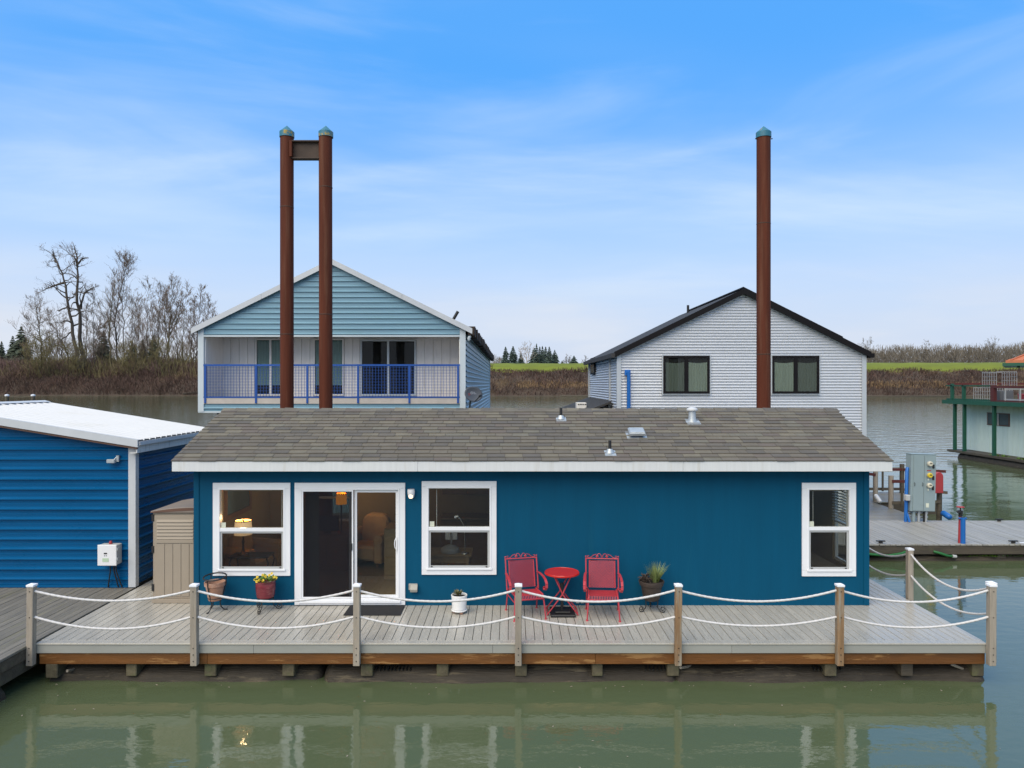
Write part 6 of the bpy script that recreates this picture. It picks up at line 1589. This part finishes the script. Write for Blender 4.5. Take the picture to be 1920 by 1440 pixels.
rl = thing("landing_railing", "weathered post and rail fence on the rear landing behind the cabinet", "railing", (13, 25, ZR))
PP = [(13.0, 25.4, CAMZ - (883 - 720) * 25.4 / F), (12.86, 24.1, CAMZ - (892 - 720) * 24.1 / F), (15.1, 27.5, CAMZ - (870 - 720) * 27.5 / F), (14.2, 23.6, 1.35)]
for (xx, yy, zz_) in PP:
    m = MB(); m.tube([(xx, yy, -.3), (xx + .01, yy, zz_)], .085, 9); m.build("post", 'timber' if xx < 13.05 else 'darkwood', rl, smooth=50)
A_, B_, C_, D_ = PP
zr = lambda y_, d: CAMZ - (y_ - 720) * d / F
def rail_(a, c, mat): m = MB(); m.bar(a, c, .05, .1); m.build("rail", mat, rl)
rail_((9.5, 25.4, zr(868, 25.4)), (13.0, 25.35, zr(890, 25.4)), 'oxblood'); rail_((11.0, 27.55, zr(880, 27.5)), (15.1, 27.45, zr(880, 27.5)), 'oxblood'); rail_((15.1, 27.4, zr(880, 27.5)), (16.2, 26.5, zr(884, 26.5)), 'oxblood')
rail_((9.5, 27.6, zr(917, 27.5)), (15.1, 27.52, zr(917, 27.5)), 'darkwood'); rail_((15.1, 27.38, zr(917, 27.5)), (16.2, 26.4, zr(923, 26.5)), 'darkwood')
rail_((12.86, 24.02, zr(902, 24.1)), (14.2, 23.52, zr(902, 23.6)), 'oxblood'); rail_((12.86, 24.02, zr(942, 24.1)), (14.2, 23.52, zr(940, 23.6)), 'darkwood')
for xp, y0_, y1_, d in ((1655, 880, 921, 27.4), (1691, 905, 948, 23.9)):
    p = at(xp, y0_, d); q = at(xp, y1_, d); m = MB(); m.bar(q, p, .06, .05, up=(0, 1, 0)); m.build("baluster", 'darkwood', rl)
a, c = at(1641, 928, 25.1), at(1651, 942, 24.8)
m = MB(); m.tube([a, a.lerp(c, .1), a.lerp(c, .9), c], [.05, .075, .075, .05], 10); tag(m.build("boat_fender", 'whiteplastic', smooth=60), "white boat fender leaning against a landing post", "fender", "boat fenders")
a, c = at(1767, 961, 23.4), at(1782, 971, 23.0)
m = MB(); m.tube([a, a.lerp(c, .1), a.lerp(c, .9), c], [.05, .095, .095, .05], 10); tag(m.build("boat_fender", 'bluepipe', smooth=60), "blue boat fender in the water right of the grey meter cabinet", "fender", "boat fenders")
# red case on the landing post
x, y = 14.02, 23.5; z0_ = zr(923.5, 23.5); z1_ = zr(884, 23.5)
t = thing("hose_case", "tall red rounded case on a post right of the grey meter cabinet", "hose case", (x, y, z0_))
m = MB(); w = .15; pts = [(x - w, y - .2, z0_), (x + w, y - .2, z0_)] + [(x + w * cos(a), y - .2, z1_ - w + w * sin(a)) for a in [pi * k / 10 for k in range(11)]]
m.prism(pts, (0, .16, 0)); m.build("case_body", 'redcase', t, bevel=.02)
m = MB(); m.box(x - .05, x + .1, y - .04, y + .0, z0_ + .1, z0_ + .2); m.build("bracket", 'black', t)
# meter cabinet
cy0 = RY1 - .32; cs = F / cy0; c0 = (1706 - 960) / cs; c1_ = (1752.5 - 960) / cs; z1_ = CAMZ - (852.5 - 720) / cs; z0_ = CAMZ - (959 - 720) / cs
mc = thing("meter_cabinet", "grey electrical meter cabinet with three round meters on the right dock", "cabinet", ((c0 + c1_) / 2, cy0, ZR))
m = MB(); m.box(c0, c1_, cy0, cy0 + .3, z0_, z1_); m.build("cabinet_body", 'cabinet', mc, bevel=.008)
m = MB(); m.box(c0 - .01, c1_ + .01, cy0 - .012, cy0 + .31, z1_ + .001, z1_ + .022); m.build("rain_hood", 'cabinet', mc, bevel=.004)
xs = c0 + (c1_ - c0) * .52
m = MB(); m.box(c0 + .07, xs - .006, cy0 - .02, cy0 - .001, z0_ + .02, z1_ - .02); m.build("cabinet_door", 'cabinet', mc, bevel=.004)
m = MB(); m.box(xs + .004, c1_ - .01, cy0 - .02, cy0 - .001, z0_ + .02, z1_ - .02); mp_ = m.build("meter_panel", 'cabinet', mc, bevel=.004)
for i, yp in enumerate((869, 890.5, 909.5)):
    zc = CAMZ - (yp - 720) / cs; xc = xs + .14
    m = MB(); m.tube([(xc, cy0 - .02, zc), (xc, cy0 - .05, zc)], .085, 18); me_ = m.build("meter", 'galv', mc, smooth=40)
    m = MB(); m.tube([(xc, cy0 - .05, zc), (xc, cy0 - .10, zc), (xc, cy0 - .115, zc)], [.075, .075, .06], 18); m.build("meter_face", 'yellowface' if i == 1 else 'meterface', me_, smooth=40)
    m = MB(); m.box(xc - .03, xc + .04, cy0 - .118, cy0 - .1155, zc - .0, zc + .025); m.build("meter_display", 'black', me_)
    m = MB(); m.box(xc + .1, xc + .155, cy0 - .045, cy0 - .021, zc - .14, zc - .02); m.build("breaker_handle", 'black', mc, bevel=.004)
    if i > 0: m = MB(); m.box(xc - .03, xc + .01, cy0 - .025, cy0 - .021, zc - .16, zc - .1); m.build("pale_tag", 'label', mc)
zc = CAMZ - (882 - 720) / cs; m = MB(); m.box(xs + .08, xs + .2, cy0 - .024, cy0 - .021, zc - .012, zc + .015); m.build("red_tag", 'redcase', mc)
zc = CAMZ - (948 - 720) / cs; m = MB(); m.box(xs + .07, xs + .16, cy0 - .024, cy0 - .021, zc - .05, zc + .08); m.build("pale_notice", 'label', mc)
for xx in (c0 + .1, xs - .05):
    zc = CAMZ - (908 - 720) / cs; m = MB(); m.tube([(xx, cy0 - .02, zc - .05), (xx, cy0 - .045, zc - .04), (xx, cy0 - .045, zc + .04), (xx, cy0 - .02, zc + .05)], .008, 6); m.build("door_pull", 'black', mc, smooth=50)
for xx, r, mt in ((c0 + .17, .055, 'cabinet'), (c0 + .33, .04, 'galv'), (c0 + .55, .04, 'galv'), (c0 + .5, .03, 'black')):
    m = MB(); m.tube([(xx, cy0 + .12, ZR), (xx, cy0 + .12, z0_ + .01)], r, 10); m.build("conduit", mt, mc, smooth=50)
for zz_ in (ZR + .12, ZR + .24): m = MB(); m.box(c0 - .05, c1_ - .1, cy0 + .18, cy0 + .22, zz_, zz_ + .04); m.build("strut", 'galv', mc)
m = MB(); m.tube([(c0 - .06, cy0 + .12, ZR - .1), (c0 - .06, cy0 + .12, z0_ + 1.2), (c0 - .02, cy0 + .16, z0_ + 1.3)], .05, 10); m.tube([(c0 - .0, cy0 + .02, ZR), (c0 - .05, cy0 + .08, ZR + .25)], .035, 8); m.build("blue_conduit", 'bluepipe', mc, smooth=50)
zc = CAMZ - (934 - 720) / cs; m = MB(); m.box(c0 - .15, c0 - .02, cy0 - .06, cy0 + .1, zc - .09, zc + .09); m.build("junction_box", 'greyplastic', mc, bevel=.02)
mc.rotation_euler = (0, radians(1.4), 0)
# red and blue standpipe
x, y = at(1803, 1016, RY0 + .16).x, RY0 + .16
t = thing("fire_standpipe", "red and blue standpipe with a pink handwheel on the front edge of the dock", "standpipe", (x, y, ZR))
m = MB(); m.tube([(x - .06, y, ZR), (x - .04, y, ZR + .72)], .035, 10); m.build("red_pipe", 'redcase', t, smooth=50)
m = MB(); m.tube([(x + .005, y - .045, ZR + .0), (x + .005, y - .045, ZR + .68)], .062, 12); m.build("blue_sleeve", 'bluepipe', t, smooth=50)
m = MB(); m.box(x - .1, x + .1, y - .08, y - .0, ZR + .64, ZR + .68); m.build("sleeve_clamp", 'bluepipe', t, bevel=.01)
m = MB(); m.tube([(x - .03, y, ZR + .70), (x - .03, y, ZR + .86)], [.05, .06], 10); m.tube([(x - .03, y, ZR + .80), (x - .12, y - .05, ZR + .83)], .04, 10); m.tube([(x - .03, y, ZR + .85), (x - .03, y, ZR + .96)], .018, 8); m.build("valve", 'iron', t, smooth=50)
m = MB(); m.tube([(x - .03 + .085 * cos(a), y + .085 * sin(a), ZR + .95) for a in [2 * pi * k / 20 for k in range(21)]], .013, 6, caps=False)
for k in range(3): a = k * pi / 3; m.tube([(x - .03 + .085 * cos(a), y + .085 * sin(a), ZR + .95), (x - .03 - .085 * cos(a), y - .085 * sin(a), ZR + .95)], .01, 5)
m.build("handwheel", 'redcase', t, smooth=50)

# ================================================================== MINT BOATHOUSE (far right)
OX = 27.9; WX = 28.9; MY0, MY1 = 30.0, 45.2; ZP = 0.5
mb_ = thing("mint_boathouse", "pale mint boathouse with green posts and a railed roof deck", "boathouse", (WX, MY1, 0))
m = MB(); m.box(OX - .05, 40, MY0, MY1 + .1, ZP - .16, ZP); m.build("platform", 'darkwood', mb_, bevel=.01)
m = MB(); m.box(OX - .08, OX - .052, MY0, MY1 + .2, ZP - .13, ZP - .01); m.build("platform_edge", 'darkwood', mb_)
for k in range(8):
    yy = MY1 - 1.6 - k * 1.8; m = MB(); m.box(OX + .1, OX + 1.2, yy, yy + .25, -.1, ZP - .17); m.build("cross_timber", 'darkwood', mb_)
m = MB(); path = [(OX + .35, y_, .03) for y_ in (MY0, 35, 40, MY1 - .7)]; m.tube(path, [.42, .42, .4, .32], 12); m.build("float_log", 'log', mb_, smooth=50)
m = MB()
for _ in range(300):
    yy = rng.choice((rng.uniform(40.2, 41.6), rng.uniform(38.5, 39.5))); a = rng.uniform(0, 6.28); leaf(m, (OX + .2 + rng.uniform(-.2, .3), yy, .35 + rng.random() * .1), (cos(a), sin(a), rng.uniform(.2, 1.4)), rng.uniform(.1, .25), .05)
tag(m.build("float_weeds", 'leaf', recalc=False), "weeds sprouting from the float log under the mint boathouse", "weeds")
ZT_ = 3.42
yy = MY1 - .05; k = 0
while yy > MY0:
    w = .42; m = MB(); m.box(WX, WX + .03, yy - w + .02, yy, ZP + .001, ZT_ - .02); m.build("siding_plank", 'palegreen', mb_); yy -= w; k += 1
m = MB(); m.box(WX + .031, WX + .15, MY0, MY1 - .05, ZP + .001, ZT_ - .02); m.box(WX + .15, 40, MY1 - .2, MY1 - .05, ZP + .001, ZT_ - .02); m.build("wall_core", 'palegreen', mb_)
m = MB(); m.prism([(WX - .02, MY1 - .2, ZP + .01), (WX - .02, MY1 - 2.3, ZP + .01), (WX - .02, MY1 - 2.3, ZP + .95)], (.018, 0, 0)); m.build("corner_patch", 'palegreen', mb_)
m = MB(); m.box(WX - .05, WX + .1, MY1 - .04, MY1 + .06, ZT_ - .22, ZT_ - .06); m.build("eave_bracket", 'black', mb_)
ws = (41.2, 43.15, 2.17, 2.93)
m = MB(); m.box(WX - .045, WX - .001, ws[0], ws[1], ws[3] - .06, ws[3]); m.box(WX - .045, WX - .001, ws[0], ws[1], ws[2], ws[2] + .06); m.box(WX - .044, WX - .002, ws[0], ws[0] + .07, ws[2] + .06, ws[3] - .06); m.box(WX - .044, WX - .002, ws[1] - .07, ws[1], ws[2] + .06, ws[3] - .06); m.box(WX - .044, WX - .002, 42.1, 42.2, ws[2] + .06, ws[3] - .06)
wd = m.build("window", 'brownstrip', mb_)
m = MB(); m.box(WX - .02, WX - .004, ws[0] + .07, ws[1] - .07, ws[2] + .06, ws[3] - .06); m.build("pane", 'mirror', wd)
m = MB(); m.box(WX - .05, WX - .046, 42.08, 42.22, ws[2] + .02, ws[3] - .02); m.box(WX - .05, WX - .046, ws[1] - .06, ws[1] - .01, ws[2] + .02, ws[3] - .02); m.build("sash_trim", 'beigeboard', wd)
# roof deck
m = MB(); m.box(OX - .25, 40, MY0, MY1 + .35, ZT_, ZT_ + .12); rd_ = m.build("roof_deck", 'darkwood', mb_)
m = MB(); m.box(OX - .28, OX - .22, MY0, MY1 + .4, ZT_ - .02, ZT_ + .22); m.box(OX - .22, 40, MY1 + .36, MY1 + .4, ZT_ - .02, ZT_ + .22); m.build("deck_fascia", 'green', mb_)
for yy in (44.75, 43.8, 41.1, 37.8, 34.4):
    m = MB(); m.box(OX - .06, OX + .1, yy - .08, yy + .08, ZP, ZT_ - .001); m.build("porch_post", 'green', mb_)
RZT = 4.58
rg_ = MB(); rg_.box(OX - .1, OX + .05, 41.2, MY1 + .3, RZT - .08, RZT); rg_.box(OX - .06, OX + .02, 41.2, MY1 + .3, ZT_ + .22, ZT_ + .32); rg_ = rg_.build("green_railing", 'green', mb_)
for yy in (44.95, 43.8):
    m = MB(); m.box(OX - .1, OX + .06, yy - .08, yy + .08, ZT_ + .12, RZT + (.1 if yy > 44.5 else -.002)); m.build("rail_post", 'green', rg_)
m = MB(); m.box(OX, 40, MY1 + .24, MY1 + .32, RZT + .02, RZT + .14); m.build("back_rail", 'oxblood', rg_)
r2 = MB(); r2.box(OX - .12, OX + .06, MY0, 41.19, RZT - .16, RZT - .03); r2.box(OX - .1, OX + .04, MY0, 41.19, ZT_ + .22, ZT_ + .3); r2 = r2.build("oxblood_railing", 'oxblood', mb_)
for yy in (41.1, 37.4, 33.6):
    m = MB(); m.box(OX - .11, OX + .08, yy - .14, yy + .14, ZT_ + .13, RZT - .001); m.build("rail_post", 'oxblood', r2)
# things on the roof deck
t = thing("wire_cage", "stacked pale wire cages on the mint boathouse roof deck", "cage", (29, 42.6, ZT_ + .12))
for (y0_, y1_, z0_, z1_, mt) in ((42.3, 44.0, ZT_ + .13, ZT_ + 1.0, 'greyplastic'), (41.9, 43.2, ZT_ + 1.0, ZT_ + 1.95, 'dusty')):
    m = MB()
    for (a, c) in ((y0_, z0_), (y1_, z0_), (y0_, z1_), (y1_, z1_)): m.bar((28.6, a, c), (29.8, a, c), .03, .03)
    for xx in (28.6, 29.8):
        k = 0
        while y0_ + k * .21 <= y1_ + .01: m.bar((xx, y0_ + k * .21, z0_), (xx, y0_ + k * .21, z1_), .018, .018); k += 1
        k = 0
        while z0_ + k * .22 <= z1_ + .01: m.bar((xx, y0_, z0_ + k * .22), (xx, y1_, z0_ + k * .22), .018, .018); k += 1
    m.build("cage_panel", mt, t)
m = MB(); m.box(28.5, 29.3, 41.45, 42.25, ZT_ + .12, ZT_ + .85); tag(m.build("storage_crate", 'dishgrey', bevel=.03), "dark storage crate on the roof deck behind the green rail", "crate")
t = thing("white_frame", "white slatted gate leaning behind the oxblood rail of the roof deck", "gate", (28.3, 40, ZT_ + .12))  # plain white frame, part of the clutter on the roof deck
m = MB()
for yy in (38.3, 39.4, 40.6): m.box(28.2, 28.26, yy, yy + .1, ZT_ + .12, ZT_ + .96)
for zz_ in (ZT_ + .3, ZT_ + .9): m.box(28.261, 28.3, 38.3, 40.7, zz_, zz_ + .08)
m.build("frame_bars", 'greyplastic', t)
for i, (yy, w, h, mt, lb) in enumerate(((40.0, .6, .5, 'redcase', "red tub among the clutter on the roof deck"), (39.2, .9, .7, 'tealcurtain', "teal box behind the white frame on the roof deck"), (38.0, .8, .6, 'dusty', "grey box at the right edge of the roof deck"))):
    m = MB(); m.box(28.7, 29.4, yy - w / 2, yy + w / 2, ZT_ + .121, ZT_ + .12 + h); m.box(28.68, 29.42, yy - w / 2 - .02, yy + w / 2 + .02, ZT_ + .12 + h, ZT_ + .17 + h); tag(m.build("storage_box", mt, bevel=.03), lb, "box", "boxes on the roof deck")

# ================================================================== ORANGE ROOFED HOUSE at the right edge
hx0 = at(1885, 680, 60).x; hz = lambda y_: CAMZ - (y_ - 720) * 60 / F
oh = thing("orange_roofed_house", "house with an orange tiled roof and green eaves cut by the right picture edge", "house", (hx0, 60, 0))
m = MB(); c = [(hx0, 60), (hx0 + 10, 60), (hx0 + 10, 68), (hx0, 68)]; r0, r1 = (hx0 + 4, 64), (hx0 + 6, 64); z0_, z1_ = hz(676), hz(676) + 1.5
vs_ = [(*p, z0_) for p in c] + [(*r0, z1_), (*r1, z1_)]
m.add(vs_, [(0, 1, 5, 4), (1, 2, 5), (2, 3, 4, 5), (3, 0, 4), (0, 3, 2, 1)]); orf = m.build("roof", 'orange_roof', oh)
m = MB()
for k in range(9): m.bar((hx0 + .4 + k * .9, 60.02, z0_ + .04), (hx0 + 4 + (k * .9 + .4 - 4) * .25 if k < 9 else 0, 63.8, z1_ + .02), .14, .08)
m.build("tile_ridge", 'orange_roof', orf)
m = MB(); frame = [(hx0 - .15, 59.85, hx0 + 10.1, 59.95), ]; m.box(hx0 + .02, hx0 + 10, 59.92, 59.98, z0_ - .2, z0_ + .02); m.build("fascia", 'orange_roof', oh)
m = MB(); m.box(hx0 - .2, hx0 + 10, 59.8, 68.1, z0_ - .46, z0_ - .21); m.build("eave_beam", 'green', oh)
m = MB(); m.box(hx0 + 1.9, hx0 + 9, 61.5, 67, .4, z0_ - .47); m.build("wall", 'palegreen', oh)
m = MB(); m.box(hx0 + .8, hx0 + 1.0, 60.6, 60.8, z0_ - .62, z0_ - .461); m.box(hx0 + 1.9, hx0 + 2.1, 60.6, 60.8, .4, z0_ - .461); m.build("porch_post", 'green', oh)
m = MB(); m.box(hx0 + 1.5, hx0 + 10, 60.2, 68, -.2, .4); m.build("float", 'darkwood', oh)

oh.rotation_euler = (0, 0, radians(-36))
